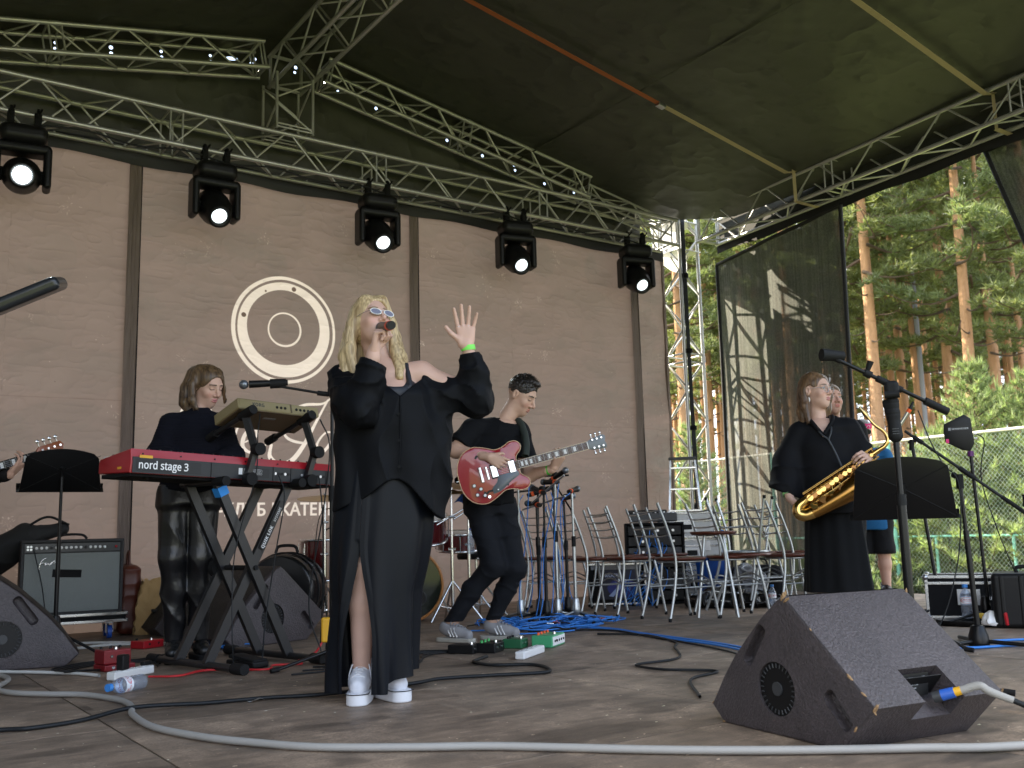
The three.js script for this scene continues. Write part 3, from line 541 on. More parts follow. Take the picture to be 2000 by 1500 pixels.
// ---------------------------------------------------------------- figures: smooth distance fields meshed as surface nets
const sdSphere = (c, r) => (x, y, z) => Math.hypot(x - c[0], y - c[1], z - c[2]) - r;
const sdEll = (c, r) => (x, y, z) => { const a = (x - c[0]) / r[0], b = (y - c[1]) / r[1], d = (z - c[2]) / r[2], k0 = Math.sqrt(a * a + b * b + d * d), a2 = a / r[0], b2 = b / r[1], d2 = d / r[2], k1 = Math.sqrt(a2 * a2 + b2 * b2 + d2 * d2); return k1 < 1e-9 ? -Math.min(...r) : k0 * (k0 - 1) / k1; };
const sdCone = (a, b, r1, r2) => { const bx = b[0] - a[0], by = b[1] - a[1], bz = b[2] - a[2], L = 1 / (bx * bx + by * by + bz * bz); return (x, y, z) => { const px = x - a[0], py = y - a[1], pz = z - a[2], h = clamp((px * bx + py * by + pz * bz) * L); return Math.hypot(px - bx * h, py - by * h, pz - bz * h) - (r1 + (r2 - r1) * h); }; };
const sdBox = (c, h, r) => (x, y, z) => { const a = Math.abs(x - c[0]) - h[0] + r, b = Math.abs(y - c[1]) - h[1] + r, d = Math.abs(z - c[2]) - h[2] + r; return Math.hypot(Math.max(a, 0), Math.max(b, 0), Math.max(d, 0)) + Math.min(Math.max(a, b, d), 0) - r; };
const smin = (a, b, k) => { const h = Math.max(k - Math.abs(a - b), 0) / k; return Math.min(a, b) - h * h * k * 0.25; };
const smax = (a, b, k) => -smin(-a, -b, k);
const blend = (k, ...l) => (x, y, z) => { let d = l[0](x, y, z); for (let i = 1; i < l.length; i++) d = smin(d, l[i](x, y, z), k); return d; };
const carve = (k, f, ...l) => (x, y, z) => { let d = f(x, y, z); for (const g of l) d = smax(d, -g(x, y, z), k); return d; };
const chain = (pts, k = 0.02) => blend(k, ...pts.slice(1).map((p, i) => sdCone(pts[i], p, pts[i][3], p[3])));       // points carry their radius as a fourth number
const inFrame = (m, f) => { const e = m.clone().invert().elements; return (x, y, z) => f(e[0] * x + e[4] * y + e[8] * z + e[12], e[1] * x + e[5] * y + e[9] * z + e[13], e[2] * x + e[6] * y + e[10] * z + e[14]); };
const frameAt = (p, ry = 0, rx = 0, rz = 0, s = 1) => new THREE.Matrix4().compose(V(...p), new THREE.Quaternion().setFromEuler(new THREE.Euler(rx, ry, rz, 'YXZ')), V(s, s, s));
function interp(tab, y, k) { let i = 0; while (i < tab.length - 2 && y > tab[i + 1][0]) i++; const a = tab[i], b = tab[i + 1], t = smooth(0, 1, clamp((y - a[0]) / (b[0] - a[0]))); return lerp(a[k], b[k], t); }
const lofted = (tab, f = null) => { const y0 = tab[0][0], y1 = tab[tab.length - 1][0]; return (x, y, z) => { const yy = clamp(y, y0, y1), cx = interp(tab, yy, 1), cz = interp(tab, yy, 2), rx = interp(tab, yy, 3), rz = interp(tab, yy, 4), u = (x - cx) / rx, v = (z - cz) / rz, d = (Math.hypot(u, v) - 1) * Math.min(rx, rz); return smax(d + (f ? f(x, y, z, Math.atan2(u, v)) : 0), Math.max(y - y1, y0 - y), 0.02); }; };   // rows: y, centre x, centre z, half width, half depth

function surface(f, lo, hi, h, color) {
  const nx = Math.ceil((hi[0] - lo[0]) / h) + 2, ny = Math.ceil((hi[1] - lo[1]) / h) + 2, nz = Math.ceil((hi[2] - lo[2]) / h) + 2, F = new Float32Array(nx * ny * nz), B = 6, id = (i, j, k) => (k * ny + j) * nx + i;
  for (let k0 = 0; k0 < nz; k0 += B) for (let j0 = 0; j0 < ny; j0 += B) for (let i0 = 0; i0 < nx; i0 += B) {
    const i1 = Math.min(nx, i0 + B), j1 = Math.min(ny, j0 + B), k1 = Math.min(nz, k0 + B), d = f(lo[0] + (i0 + i1 - 1) / 2 * h, lo[1] + (j0 + j1 - 1) / 2 * h, lo[2] + (k0 + k1 - 1) / 2 * h), far = Math.abs(d) > B * h * 1.5;
    for (let k = k0; k < k1; k++) for (let j = j0; j < j1; j++) for (let i = i0; i < i1; i++) F[id(i, j, k)] = far ? d : f(lo[0] + i * h, lo[1] + j * h, lo[2] + k * h);
  }
  const vid = new Int32Array(nx * ny * nz).fill(-1), pos = [], nor = [], uv = [], col = [], idx = [], e = h * 0.35;
  for (let k = 0; k < nz - 1; k++) for (let j = 0; j < ny - 1; j++) for (let i = 0; i < nx - 1; i++) {
    const c = []; let neg = 0; for (let q = 0; q < 8; q++) { const v = F[id(i + (q & 1), j + (q >> 1 & 1), k + (q >> 2))]; c.push(v); if (v < 0) neg++; }
    if (!neg || neg === 8) continue;
    let x = 0, y = 0, z = 0, n = 0;
    for (let q = 0; q < 8; q++) for (const b of [1, 2, 4]) if (!(q & b)) { const a0 = c[q], a1 = c[q | b]; if ((a0 < 0) !== (a1 < 0)) { const t = a0 / (a0 - a1); x += (q & 1) + (b === 1 ? t : 0); y += (q >> 1 & 1) + (b === 2 ? t : 0); z += (q >> 2) + (b === 4 ? t : 0); n++; } }
    x = lo[0] + (i + x / n) * h; y = lo[1] + (j + y / n) * h; z = lo[2] + (k + z / n) * h;
    let gx = f(x + e, y, z) - f(x - e, y, z), gy = f(x, y + e, z) - f(x, y - e, z), gz = f(x, y, z + e) - f(x, y, z - e); const g = Math.hypot(gx, gy, gz) || 1; gx /= g; gy /= g; gz /= g;
    const d = clamp(f(x, y, z), -h * 0.4, h * 0.4); x -= gx * d; y -= gy * d; z -= gz * d;
    vid[id(i, j, k)] = pos.length / 3; pos.push(x, y, z); nor.push(gx, gy, gz); uv.push(x - z * 0.6, y + z * 0.2); if (color) col.push(...color(x, y, z, gx, gy, gz));
  }
  for (let k = 1; k < nz - 1; k++) for (let j = 1; j < ny - 1; j++) for (let i = 1; i < nx - 1; i++) {
    const s = F[id(i, j, k)] < 0;
    const quad = (a, b, c, d, flip) => { if (a < 0 || b < 0 || c < 0 || d < 0) return; flip ? idx.push(a, c, b, a, d, c) : idx.push(a, b, c, a, c, d); };
    if (s !== F[id(i + 1, j, k)] < 0) quad(vid[id(i, j - 1, k - 1)], vid[id(i, j, k - 1)], vid[id(i, j, k)], vid[id(i, j - 1, k)], !s);
    if (s !== F[id(i, j + 1, k)] < 0) quad(vid[id(i - 1, j, k - 1)], vid[id(i - 1, j, k)], vid[id(i, j, k)], vid[id(i, j, k - 1)], !s);
    if (s !== F[id(i, j, k + 1)] < 0) quad(vid[id(i - 1, j - 1, k)], vid[id(i, j - 1, k)], vid[id(i, j, k)], vid[id(i - 1, j, k)], !s);
  }
  return geo(pos, nor, uv, idx, color ? col : null);
}

// ---- head, in its own axes: origin between the ears, face towards +z; about 0.225 tall
const HEADBASE = (o = {}) => {
  const w = o.wide ?? 1, jw = o.jaw ?? 1, ns = o.nose ?? 1, m = (f) => [f(1), f(-1)];
  let f = blend(0.03, sdEll([0, 0.03, -0.012], [0.073 * w, 0.083, 0.092]), sdEll([0, -0.024, 0.022], [0.058 * w, 0.08, 0.066]), sdEll([0, -0.07, 0.03], [0.046 * jw, 0.041, 0.05]), sdSphere([0, -0.1, 0.056], 0.018 * jw));
  f = blend(0.02, f, ...m((s) => sdSphere([s * 0.037 * w, -0.03, 0.056], 0.021)), sdCone([-0.033, 0.022, 0.07], [0.033, 0.022, 0.07], 0.011, 0.011));
  f = carve(0.014, f, ...m((s) => sdSphere([s * 0.031, 0.003, 0.101], 0.0205)));
  f = blend(0.009, f, sdCone([0, 0.014, 0.082], [0, -0.024, 0.1 + 0.006 * ns], 0.0068, 0.0092 * ns), sdSphere([0, -0.03, 0.1 + 0.006 * ns], 0.0105 * ns), ...m((s) => sdSphere([s * 0.0118 * ns, -0.0345, 0.092], 0.0082 * ns)));
  f = blend(0.005, f, sdEll([0, -0.0585, 0.0835], [0.022, 0.0058, 0.0105]), sdEll([0, -0.0695, 0.0825], [0.02, 0.0068, 0.0105]));
  f = blend(0.003, f, ...m((s) => sdSphere([s * 0.031, 0.003, 0.0685], 0.0135)));
  f = carve(0.003, f, ...m((s) => sdSphere([s * 0.0065, -0.0415, 0.0975], 0.0032)));
  const ear = (s) => carve(0.004, sdEll([s * 0.075 * w, -0.006, -0.012], [0.0105, 0.031, 0.0185]), sdEll([s * 0.085 * w, -0.002, -0.006], [0.008, 0.017, 0.009]));
  return blend(0.006, f, ear(1), ear(-1));
};
function facePaint(o) {
  const skin = o.skin, lip = o.lip ?? [skin[0] * 0.86, skin[1] * 0.55, skin[2] * 0.55], brow = o.brow, eye = o.eye ?? [0.12, 0.13, 0.12];
  return (x, y, z) => {
    const fl = 0.94 + 0.12 * noise3(x * 60, y * 60, z * 60) * 0.5 + 0.03; let c = [skin[0] * fl, skin[1] * fl, skin[2] * fl];
    const ax = Math.abs(x);
    const ck = Math.exp(-(((ax - 0.038) / 0.02) ** 2 + ((y + 0.035) / 0.018) ** 2)) * (z > 0.02 ? 1 : 0) + 0.6 * Math.exp(-((ax / 0.014) ** 2 + ((y + 0.03) / 0.012) ** 2)) * (z > 0.09 ? 1 : 0);
    c = [c[0] * (1 + 0.02 * ck), c[1] * (1 - 0.13 * ck), c[2] * (1 - 0.13 * ck)];
    if (z > 0.06) {
      const lx = x / 0.0215, lu = (y + 0.0585) / 0.0062, ll = (y + 0.0695) / 0.0072;
      if (lx * lx + Math.min(lu * lu, ll * ll) < 1) c = Math.abs(y + 0.064) < 0.0013 ? lip.map((v) => v * 0.4) : lip.slice();
      if (o.shut) { const ey = y - (0.0 + 18 * (ax - 0.031) ** 2) + 0.003; if (Math.abs(ax - 0.031) < 0.0145 && Math.abs(ey) < 0.0017) c = [0.03, 0.02, 0.018]; } else {
        const ex = (ax - 0.031) / 0.0142, ey = (y - 0.003) / 0.0058, r = ex * ex + ey * ey;
        if (r < 1.35 && z < 0.09) c = r < 0.8 ? ((((ax - 0.031 + (o.look ?? 0) * Math.sign(x)) / 0.0062) ** 2 + ((y - 0.003) / 0.0062) ** 2 < 1) ? eye.map((v) => v * 0.6) : [0.62, 0.58, 0.55]) : y > 0.003 ? [0.04, 0.03, 0.025] : c.map((v) => v * 0.75);
      }
    }
    const by = 0.027 - 7 * (ax - 0.026) ** 2; if (z > 0.045 && ax > 0.011 && ax < 0.05 && Math.abs(y - by) < 0.0042 - 0.045 * Math.abs(ax - 0.026)) c = brow.slice();
    if (o.beard && z > 0.0 && y < -0.03) { const k = smooth(-0.03, -0.055, y) * o.beard * (0.7 + 0.6 * hash(x * 900 | 0, y * 900 | 0, z * 900 | 0)); const lip2 = (x / 0.0215) ** 2 + Math.min(((y + 0.0585) / 0.0062) ** 2, ((y + 0.0695) / 0.0072) ** 2) < 1; if (!lip2) c = c.map((v, i) => lerp(v, brow[i], clamp(k))); }
    return c;
  };
}
// ---- hand, in its own axes: wrist at the origin, fingers towards +y, palm faces +z; s = 1 puts the thumb at +x
function handField(s, curl, spread, thumb, size = 1) {
  const base = [[0.031, 0.086], [0.0105, 0.09], [-0.011, 0.087], [-0.031, 0.078]], len = [[0.041, 0.025, 0.021], [0.045, 0.029, 0.022], [0.042, 0.027, 0.022], [0.033, 0.02, 0.019]], rad = [0.0088, 0.0092, 0.0086, 0.0076], fs = [];
  const palm = [];
  base.forEach(([bx, by], i) => {
    palm.push(sdCone([s * bx * 0.5, 0.008, 0], [s * bx, by, 0], 0.0145, 0.0108));
    const c = curl[i] ?? curl[0], sp = (spread[i] ?? 0) * RAD; let a = 0, p = [s * bx, by, 0]; const pts = [[...p, rad[i] * 1.05]];
    for (let j = 0; j < 3; j++) { a += c[j] * RAD; const l = len[i][j], dy = Math.cos(a) * l, dz = Math.sin(a) * l; p = [p[0] + s * Math.sin(-sp) * dy * -1, p[1] + dy * Math.cos(sp), p[2] + dz]; pts.push([...p, rad[i] * (1 - 0.08 * (j + 1))]); }
    fs.push(chain(pts, 0.004));
  });
  palm.push(sdCone([s * 0.02, 0.018, 0.005], [s * thumb[0][0] * 0.85, thumb[0][1] * 0.95, thumb[0][2] * 0.9], 0.017, 0.0135), sdEll([0, 0.05, 0.003], [0.034, 0.046, 0.012]));
  const tp = thumb.map((q, i) => [s * q[0], q[1], q[2], [0.0128, 0.0105, 0.0082][i]]);
  return inFrame(new THREE.Matrix4().makeScale(size, size, size), blend(0.006, blend(0.012, ...palm), chain(tp, 0.004), ...fs));
}
const basis = (o, yDir, zDir) => { const Y = V(...yDir).normalize(), X = Y.clone().cross(V(...zDir)).normalize(), Z = X.clone().cross(Y); return new THREE.Matrix4().makeBasis(X, Y, Z).setPosition(...o); };
const plainSkin = (c) => (x, y, z) => { const k = 0.97 + 0.05 * noise3(x * 40, y * 40, z * 40); return [c[0] * k, c[1] * k, c[2] * k]; };

const skinM = mat(0xffffff, { vertexColors: true, roughness: 0.52, sheen: 0.15, sheenRoughness: 0.6 });
const hairM = mat(0xffffff, { vertexColors: true, roughness: 0.42 });
const clothB = (c, o = {}) => mat(c, { roughness: 0.86, specularIntensity: 0.3, bumpMap: again(weaveT, 12), bumpScale: 0.0005, ...o });
const streak = (a, b, fx = 130, fy = 5) => (x, y, z) => { const t = clamp(0.5 + 0.75 * noise3(x * fx, y * fy, z * fx) + 0.3 * noise3(x * 40, y * 3, z * 40)); return [lerp(a[0], b[0], t), lerp(a[1], b[1], t), lerp(a[2], b[2], t)]; };
function strands(paths, n, r, a, b, s) {                               // thin locks laid round the given paths of [x, y, z, radius]
  seed(s); const out = [];
  for (let i = 0; i < n; i++) {
    const P = paths[i % paths.length], th = rr(0, 6.283), k = rr(0.9, 1.03), t = rnd(), c = [0, 1, 2].map((q) => lerp(a[q], b[q], t)), w = rr(-0.08, 0.08);
    const pts = P.map(([x, y, z, q], j) => [x + Math.cos(th + w * j) * q * k, y + rr(-0.004, 0.004) - (j === P.length - 1 ? rr(0, 0.02) : 0), z + Math.sin(th + w * j) * q * k]);
    out.push(tinted(taperTube(pts, [r * 0.7, r, r * rr(0.5, 1), r * 0.2], 10, 4), ...c));
  }
  return merge(out);
}
function shoe(t, name, p, turn, o) {                                    // toe towards +z; sole on the floor
  const g = new THREE.Group(); g.name = name; g.position.set(...p); g.rotation.y = turn; t.add(g);
  const L = o.len ?? 0.27, h = o.sole ?? 0.03, W = o.wide ?? 0.046, foot = (x, z) => { const u = clamp((z + L / 2) / L); return W * (0.72 + 0.28 * Math.sin(Math.PI * clamp(0.1 + 0.85 * u))) ; };
  const sole = (y0, y1, k, c = 0) => (x, y, z) => { const zz = clamp(z, -L / 2 + W * 0.8, L / 2 - W * 0.9), d = Math.hypot(x, z - zz) - foot(x, zz) * k; return smax(d, Math.abs(y - (y0 + y1) / 2 - (o.rise ?? 0) * Math.max(0, z) * z * 6) - (y1 - y0) / 2, 0.008); };
  const S = part('sole', surface(sole(0, h, 1), [-0.08, -0.01, -L / 2 - 0.03], [0.08, h + 0.03, L / 2 + 0.03], 0.005), o.soleM, g);
  const up = blend(0.03, sdCone([0, h + 0.018, L / 2 - 0.058], [0, h + 0.035, 0.01], 0.034, 0.04), sdCone([0, h + 0.03, 0.02], [0, h + 0.055, -L / 2 + 0.06], 0.04, 0.038), sdCone([0, h + 0.05, -0.05], [0, h + (o.collar ?? 0.085), -0.065], 0.037, 0.04));
  const upper = (x, y, z) => smax(smax(up(x, y, z), h - 0.006 - y, 0.004), Math.max(y - h - (o.collar ?? 0.085) + z * 0.25, -1), 0.006);
  const u = part('upper', surface(upper, [-0.08, h - 0.02, -L / 2 - 0.03], [0.08, h + 0.15, L / 2 + 0.03], 0.0055), o.upM, g);
  const laces = []; for (let i = 0; i < 5; i++) { const z = 0.055 - i * 0.021, y = h + 0.063 + i * 0.008; laces.push(tube([[-0.026, y - 0.008, z], [0, y + 0.004, z + 0.004], [0.026, y - 0.008, z]], 0.0035, 8, 5), tube([[-0.026, y - 0.008, z], [0, y + 0.005, z - 0.008], [0.026, y - 0.004, z - 0.018]], 0.003, 8, 5)); }
  for (const s of [-1, 1]) laces.push(tube([[0, h + 0.09, -0.03], [s * 0.03, h + 0.1, -0.02], [s * 0.042, h + 0.07, -0.005], [s * 0.046, h + 0.04, 0.01]], 0.003, 10, 5));
  if (o.laceM) part('laces', laces, o.laceM, g);
  if (o.stripes) for (const s of [-1, 1]) for (let i = 0; i < 3; i++) part('stripe', tube([[s * 0.041, h + 0.008, 0.035 - i * 0.024], [s * 0.043, h + 0.035, 0.022 - i * 0.024], [s * 0.036, h + 0.062, 0.008 - i * 0.024]], 0.0055, 8, 5), o.stripes, g);
  return g;
}

const ridge = (x, y, z) => { const n = 1 - Math.abs(noise3(x, y, z)); return n * n * n; };
const wrinkle = (f, a, k = 12) => (x, y, z) => f(x, y, z) - a * ridge(x * k, y * k * 1.3, z * k) + a * 0.5 * noise3(x * k * 0.6 + 5, y * k * 0.7, z * k * 0.6);
const cutBelow = (f, p, up) => { const n = V(...up).normalize(); return (x, y, z) => smax(f(x, y, z), -((x - p[0]) * n.x + (y - p[1]) * n.y + (z - p[2]) * n.z), 0.005); };      // keeps the side that up points to
function headMesh(frame, o, neckA, neckB, nr = 0.055, res = 0.0038) {
  const I = frame.clone().invert(), q = V(0, 0, 0), fp = facePaint(o), c = V(0, 0, 0).applyMatrix4(frame);
  return surface(blend(0.025, inFrame(frame, HEADBASE(o)), sdCone(neckA, neckB, nr * 1.04, nr)), [c.x - 0.15, Math.min(neckA[1] - 0.04, c.y - 0.14), c.z - 0.15], [c.x + 0.15, c.y + 0.15, c.z + 0.15], res, (x, y, z) => { q.set(x, y, z).applyMatrix4(I); return fp(q.x, q.y, q.z); });
}
function handMesh(m, s, curl, spread, thumb, skin, wristA, size = 1, res = 0.0036) {
  const f = inFrame(m, handField(s, curl, spread, thumb, size)), o = V(0, 0, 0).applyMatrix4(m), y = V(0, 0.05, 0).applyMatrix4(m), g = blend(0.012, f, sdCone(wristA, [o.x, o.y, o.z], 0.028, 0.025)), r = 0.135;
  return surface(g, [y.x - r, y.y - r, y.z - r], [y.x + r, y.y + r, y.z + r], res, plainSkin(skin));
}
const THUMB = { rest: [[0.036, 0.04, 0.012], [0.056, 0.068, 0.026], [0.058, 0.094, 0.032]], grip: [[0.034, 0.042, 0.018], [0.036, 0.072, 0.04], [0.018, 0.086, 0.05]] };
// ---------------------------------------------------------------- the singer
{
  const t = thing('person', 'singer in long black dress and sunglasses raising one open hand', 'person', [1.924, 0, -3.784], -0.4704);
  const SK = [0.6, 0.375, 0.29], paint = plainSkin(SK);
  const HM = frameAt([-0.016, 1.597, 0.0], 32 * RAD, -15 * RAD, -2 * RAD), HI = HM.clone().invert(), q = V(0, 0, 0);
  const fp = facePaint({ skin: SK, brow: [0.2, 0.13, 0.07], lip: [0.52, 0.2, 0.19] });
  const neck = sdCone([0.03, 1.38, -0.02], [-0.02, 1.545, -0.018], 0.052, 0.049);
  const head = surface(blend(0.025, inFrame(HM, HEADBASE({ jaw: 0.94, nose: 0.92 })), neck), [-0.14, 1.36, -0.15], [0.13, 1.74, 0.15], 0.0034, (x, y, z) => { q.set(x, y, z).applyMatrix4(HI); return fp(q.x, q.y, q.z); });
  const torso = lofted([[0.86, 0.05, -0.01, 0.16, 0.12], [1.0, 0.05, 0, 0.13, 0.1], [1.15, 0.055, 0.005, 0.135, 0.1], [1.27, 0.055, 0.01, 0.15, 0.105], [1.36, 0.045, 0, 0.12, 0.07], [1.42, 0.035, -0.01, 0.06, 0.05]]);
  const armL = chain([[-0.13, 1.35, 0, 0.048], [-0.075, 1.19, 0.17, 0.04], [-0.008, 1.4, 0.2, 0.026], [0.0, 1.44, 0.2, 0.026]]), armR = chain([[0.2, 1.362, 0, 0.05], [0.43, 1.265, 0.05, 0.04], [0.4, 1.46, 0.1, 0.026]]);
  const leg = (hip, knee, calf, ank) => chain([[...hip, 0.085], [...knee, 0.056], [...calf, 0.054], [...ank, 0.037]], 0.03);
  const body = blend(0.035, torso, sdCone([-0.12, 1.355, 0], [0.2, 1.368, 0], 0.05, 0.052), sdCone([0.03, 1.38, -0.02], [0.0, 1.5, -0.018], 0.055, 0.046), armL, armR, leg([-0.03, 0.9, 0], [-0.052, 0.56, 0.03], [-0.058, 0.4, -0.005], [-0.06, 0.12, -0.02]), leg([0.1, 0.9, 0], [0.09, 0.54, 0.03], [0.08, 0.38, -0.01], [0.06, 0.12, -0.03]));
  const bodyG = surface(body, [-0.24, 0.05, -0.2], [0.54, 1.55, 0.3], 0.009, paint);
  // raised open hand: palm to the audience, thumb inwards
  const HR = basis([0.393, 1.462, 0.105], [-0.05, 1, 0.05], [-0.12, 0.05, 1]);
  const openHand = handField(-1, [[6, 8, 6], [3, 6, 5], [4, 6, 6], [8, 10, 8]], [9, 1, -8, -19], [[0.036, 0.04, 0.008], [0.064, 0.066, 0.014], [0.083, 0.094, 0.012]], 1.0);
  const handR = surface(blend(0.012, inFrame(HR, openHand), sdCone([0.404, 1.43, 0.098], [0.394, 1.475, 0.106], 0.0265, 0.0235)), [0.27, 1.42, 0.04], [0.53, 1.72, 0.2], 0.003, paint);
  // the hand round the microphone: back of the hand to the side, fingers closed over the shaft
  const HL = basis([-0.002, 1.425, 0.2], [0.16, 1, 0.04], [1, -0.16, 0.15]);
  const fist = handField(1, [[62, 88, 55], [66, 90, 55], [70, 90, 55], [74, 88, 50]], [0, 0, 0, 0], [[0.034, 0.042, 0.018], [0.036, 0.072, 0.04], [0.018, 0.082, 0.058]], 0.98);
  const handL = surface(blend(0.012, inFrame(HL, fist), sdCone([-0.012, 1.385, 0.198], [0.0, 1.44, 0.2], 0.0265, 0.0235)), [-0.09, 1.36, 0.08], [0.17, 1.6, 0.33], 0.003, paint);
  part('body', [bodyG, head, handR, handL], skinM, t);

  // hair: cap over the skull and straight locks that hang past the shoulders
  const L1 = [[-0.04, 1.685, 0.015, 0.03], [-0.09, 1.585, 0.025, 0.022], [-0.105, 1.47, 0.045, 0.024], [-0.085, 1.35, 0.085, 0.014]], L2 = [[0.03, 1.69, -0.005, 0.03], [0.072, 1.59, -0.03, 0.022], [0.09, 1.47, 0.0, 0.024], [0.105, 1.345, 0.07, 0.018]], L3 = [[-0.02, 1.66, -0.05, 0.065], [-0.03, 1.56, -0.075, 0.066], [-0.02, 1.45, -0.085, 0.066], [-0.02, 1.35, -0.09, 0.04]], L4 = [[-0.07, 1.64, -0.01, 0.03], [-0.11, 1.54, 0.0, 0.024], [-0.13, 1.44, 0.02, 0.024], [-0.125, 1.36, 0.06, 0.014]], L5 = [[0.05, 1.64, -0.05, 0.03], [0.09, 1.54, -0.06, 0.024], [0.115, 1.44, -0.01, 0.024], [0.14, 1.37, 0.04, 0.016]];
  const cap = inFrame(HM, blend(0.03, sdEll([0, 0.033, -0.016], [0.079, 0.088, 0.099]), sdEll([0, 0, -0.045], [0.076, 0.085, 0.068])));
  const face = inFrame(HM, blend(0.02, sdEll([0.004, -0.014, 0.085], [0.06, 0.088, 0.072]), sdEll([0, -0.09, 0.06], [0.058, 0.07, 0.085])));
  const locks = blend(0.025, cap, chain(L1), chain(L2), chain(L3), chain(L4), chain(L5));
  const hairF = (x, y, z) => smax(locks(x, y, z), -face(x, y, z), 0.012) + 0.0007 * noise3(x * 110, y * 3, z * 110);
  const blond = streak([0.27, 0.18, 0.085], [0.66, 0.5, 0.28], 240, 4);
  const capHair = surface(hairF, [-0.22, 1.28, -0.23], [0.2, 1.75, 0.16], 0.004, blond);
  part('hair', [capHair, strands([L1, L2, L4, L5, L1, L2], 420, 0.0013, [0.34, 0.23, 0.11], [0.74, 0.58, 0.34], 61)], hairM, t);

  // wide blouse
  const rid = (x, y, z) => { const n = 1 - Math.abs(noise3(x, y, z)); return n * n * n; };
  const fold = (x, y, z) => 0.009 * Math.sin(x * 38 + y * 5 + 2 * noise3(x * 4, y * 3, z * 4)) * smooth(1.3, 0.9, y) + 0.006 * noise3(x * 9 + y * 5, y * 8 - x * 6, z * 9) - 0.011 * rid(x * 7 + y * 2.5, y * 3.2 - x * 3, z * 6 + 2);
  const neckY = (x) => (x < -0.09 ? 1.6 : x < 0.105 ? lerp(1.43, 1.25, (x + 0.09) / 0.195) : x < 0.25 ? lerp(1.25, 1.38, (x - 0.105) / 0.145) : 1.385 + (x - 0.25) * 3);
  const hemY = (x, z) => (z > -0.02 ? (x < -0.1 ? lerp(0.77, 0.805, clamp((x + 0.18) / 0.08)) : x < 0.085 ? lerp(0.805, 0.9, smooth(-0.1, 0.085, x)) : lerp(0.9, 0.735, smooth(0.085, 0.29, x))) : 0.76);
  const trunk = lofted([[0.7, 0.07, 0, 0.235, 0.155], [0.95, 0.072, 0, 0.232, 0.15], [1.12, 0.07, 0.005, 0.23, 0.145], [1.25, 0.05, 0.01, 0.215, 0.135], [1.34, 0.035, 0.005, 0.19, 0.1], [1.42, 0.02, -0.01, 0.12, 0.07]]);
  const trunkCut = (x, y, z) => smax(smax(trunk(x, y, z) + fold(x, y, z), (y - neckY(x)) * 0.75, 0.008), (hemY(x, z) - y) * 0.9, 0.006);
  const slL = chain([[-0.135, 1.345, 0, 0.06], [-0.1, 1.24, 0.12, 0.068], [-0.06, 1.185, 0.18, 0.066], [-0.025, 1.3, 0.195, 0.06]], 0.03), cuffL = chain([[-0.025, 1.3, 0.195, 0.056], [-0.01, 1.38, 0.2, 0.054]], 0.01);
  const slR = blend(0.05, chain([[0.235, 1.325, 0, 0.052], [0.33, 1.27, 0.02, 0.06], [0.435, 1.245, 0.05, 0.066], [0.43, 1.34, 0.075, 0.056]], 0.03), sdCone([0.27, 1.26, 0, ], [0.265, 1.08, 0], 0.07, 0.06)), cuffR = chain([[0.43, 1.34, 0.075, 0.052], [0.406, 1.43, 0.095, 0.04]], 0.02);
  const flapR = sdCone([0.45, 1.3, 0.06], [0.465, 1.23, 0.05], 0.035, 0.02);
  const armsF = blend(0.02, blend(0.025, slL, cuffL), blend(0.025, slR, cuffR, flapR)), arms = (x, y, z) => armsF(x, y, z) + 0.007 * noise3(x * 14 + 3, y * 16, z * 14) - 0.012 * rid(x * 13 + y * 5, y * 15, z * 13) + 0.003 * noise3(x * 34, y * 28, z * 34);
  const cutL = inFrame(basis([-0.009, 1.385, 0.2], [0.45, 1, 0.03], [0, 0, 1]), (x, y) => -y), cutR = inFrame(basis([0.405, 1.44, 0.097], [-0.15, 1, 0.12], [0, 0, 1]), (x, y) => -y);
  const sleeves = (x, y, z) => { let d = arms(x, y, z); if (x < 0.2) d = Math.max(d, -cutL(x, y, z)); else d = Math.max(d, -cutR(x, y, z)); return d; };
  const satin = mat(lin(0.0045, 0.005, 0.0065), { roughness: 0.62, bumpMap: again(weaveT, 16), bumpScale: 0.0003, specularIntensity: 0.22 });
  const bl = part('blouse', surface((x, y, z) => smin(trunkCut(x, y, z), sleeves(x, y, z), 0.03), [-0.3, 0.68, -0.24], [0.58, 1.56, 0.32], 0.0075), satin, t);
  part('placket', tube([[0.105, 1.25, 0.153], [0.106, 1.16, 0.158], [0.103, 1.05, 0.157], [0.098, 0.93, 0.156]], 0.0035, 40, 5), satin, bl);
  for (const y of [1.17, 1.06, 0.95]) part('button', disc(0.006, 0.003, 12).rotateX(1.57).translate(0.098, y, 0.164), M.blackMatt, bl);
  const strapF = chain([[0.15, 1.3, 0.085, 0.012], [0.135, 1.4, 0.035, 0.011]]);
  part('camisole', surface((x, y, z) => { const top = 1.295 + 2.6 * (x - 0.085) ** 2 + (x > 0.12 ? (x - 0.12) * 1.2 : 0); return smin(smax(torso(x, y, z) - 0.006, y - top, 0.006), strapF(x, y, z), 0.01); }, [-0.15, 1.1, -0.14], [0.26, 1.45, 0.15], 0.006), mat(lin(0.012, 0.013, 0.018), { roughness: 0.55 }), t);

  // long skirt with a slit over one leg
  const skirt = [];
  const ring = (u, v) => {                                              // u round, v down
    const y0 = 0.99, cxa = lerp(0.035, -0.02, smooth(0.1, 1, v)), rxa = lerp(0.185, 0.178, v) + 0.03 * Math.sin(Math.PI * clamp(v * 1.6)) , rza = lerp(0.13, 0.165, v), gap = v < 0.36 ? 0.004 : 0.8 * smooth(0.34, 0.85, v), ths = -0.44;
    const th = ths + gap * 0.55 + u * (Math.PI * 2 - gap), edge = Math.min(u, 1 - u);
    const low = th > 0.35 && th < 3.3 ? 0.085 + 0.035 * Math.sin((th - 0.35) * 1.1) : 0.045, y = lerp(y0, low, v), am = 0.004 + 0.02 * v * v;
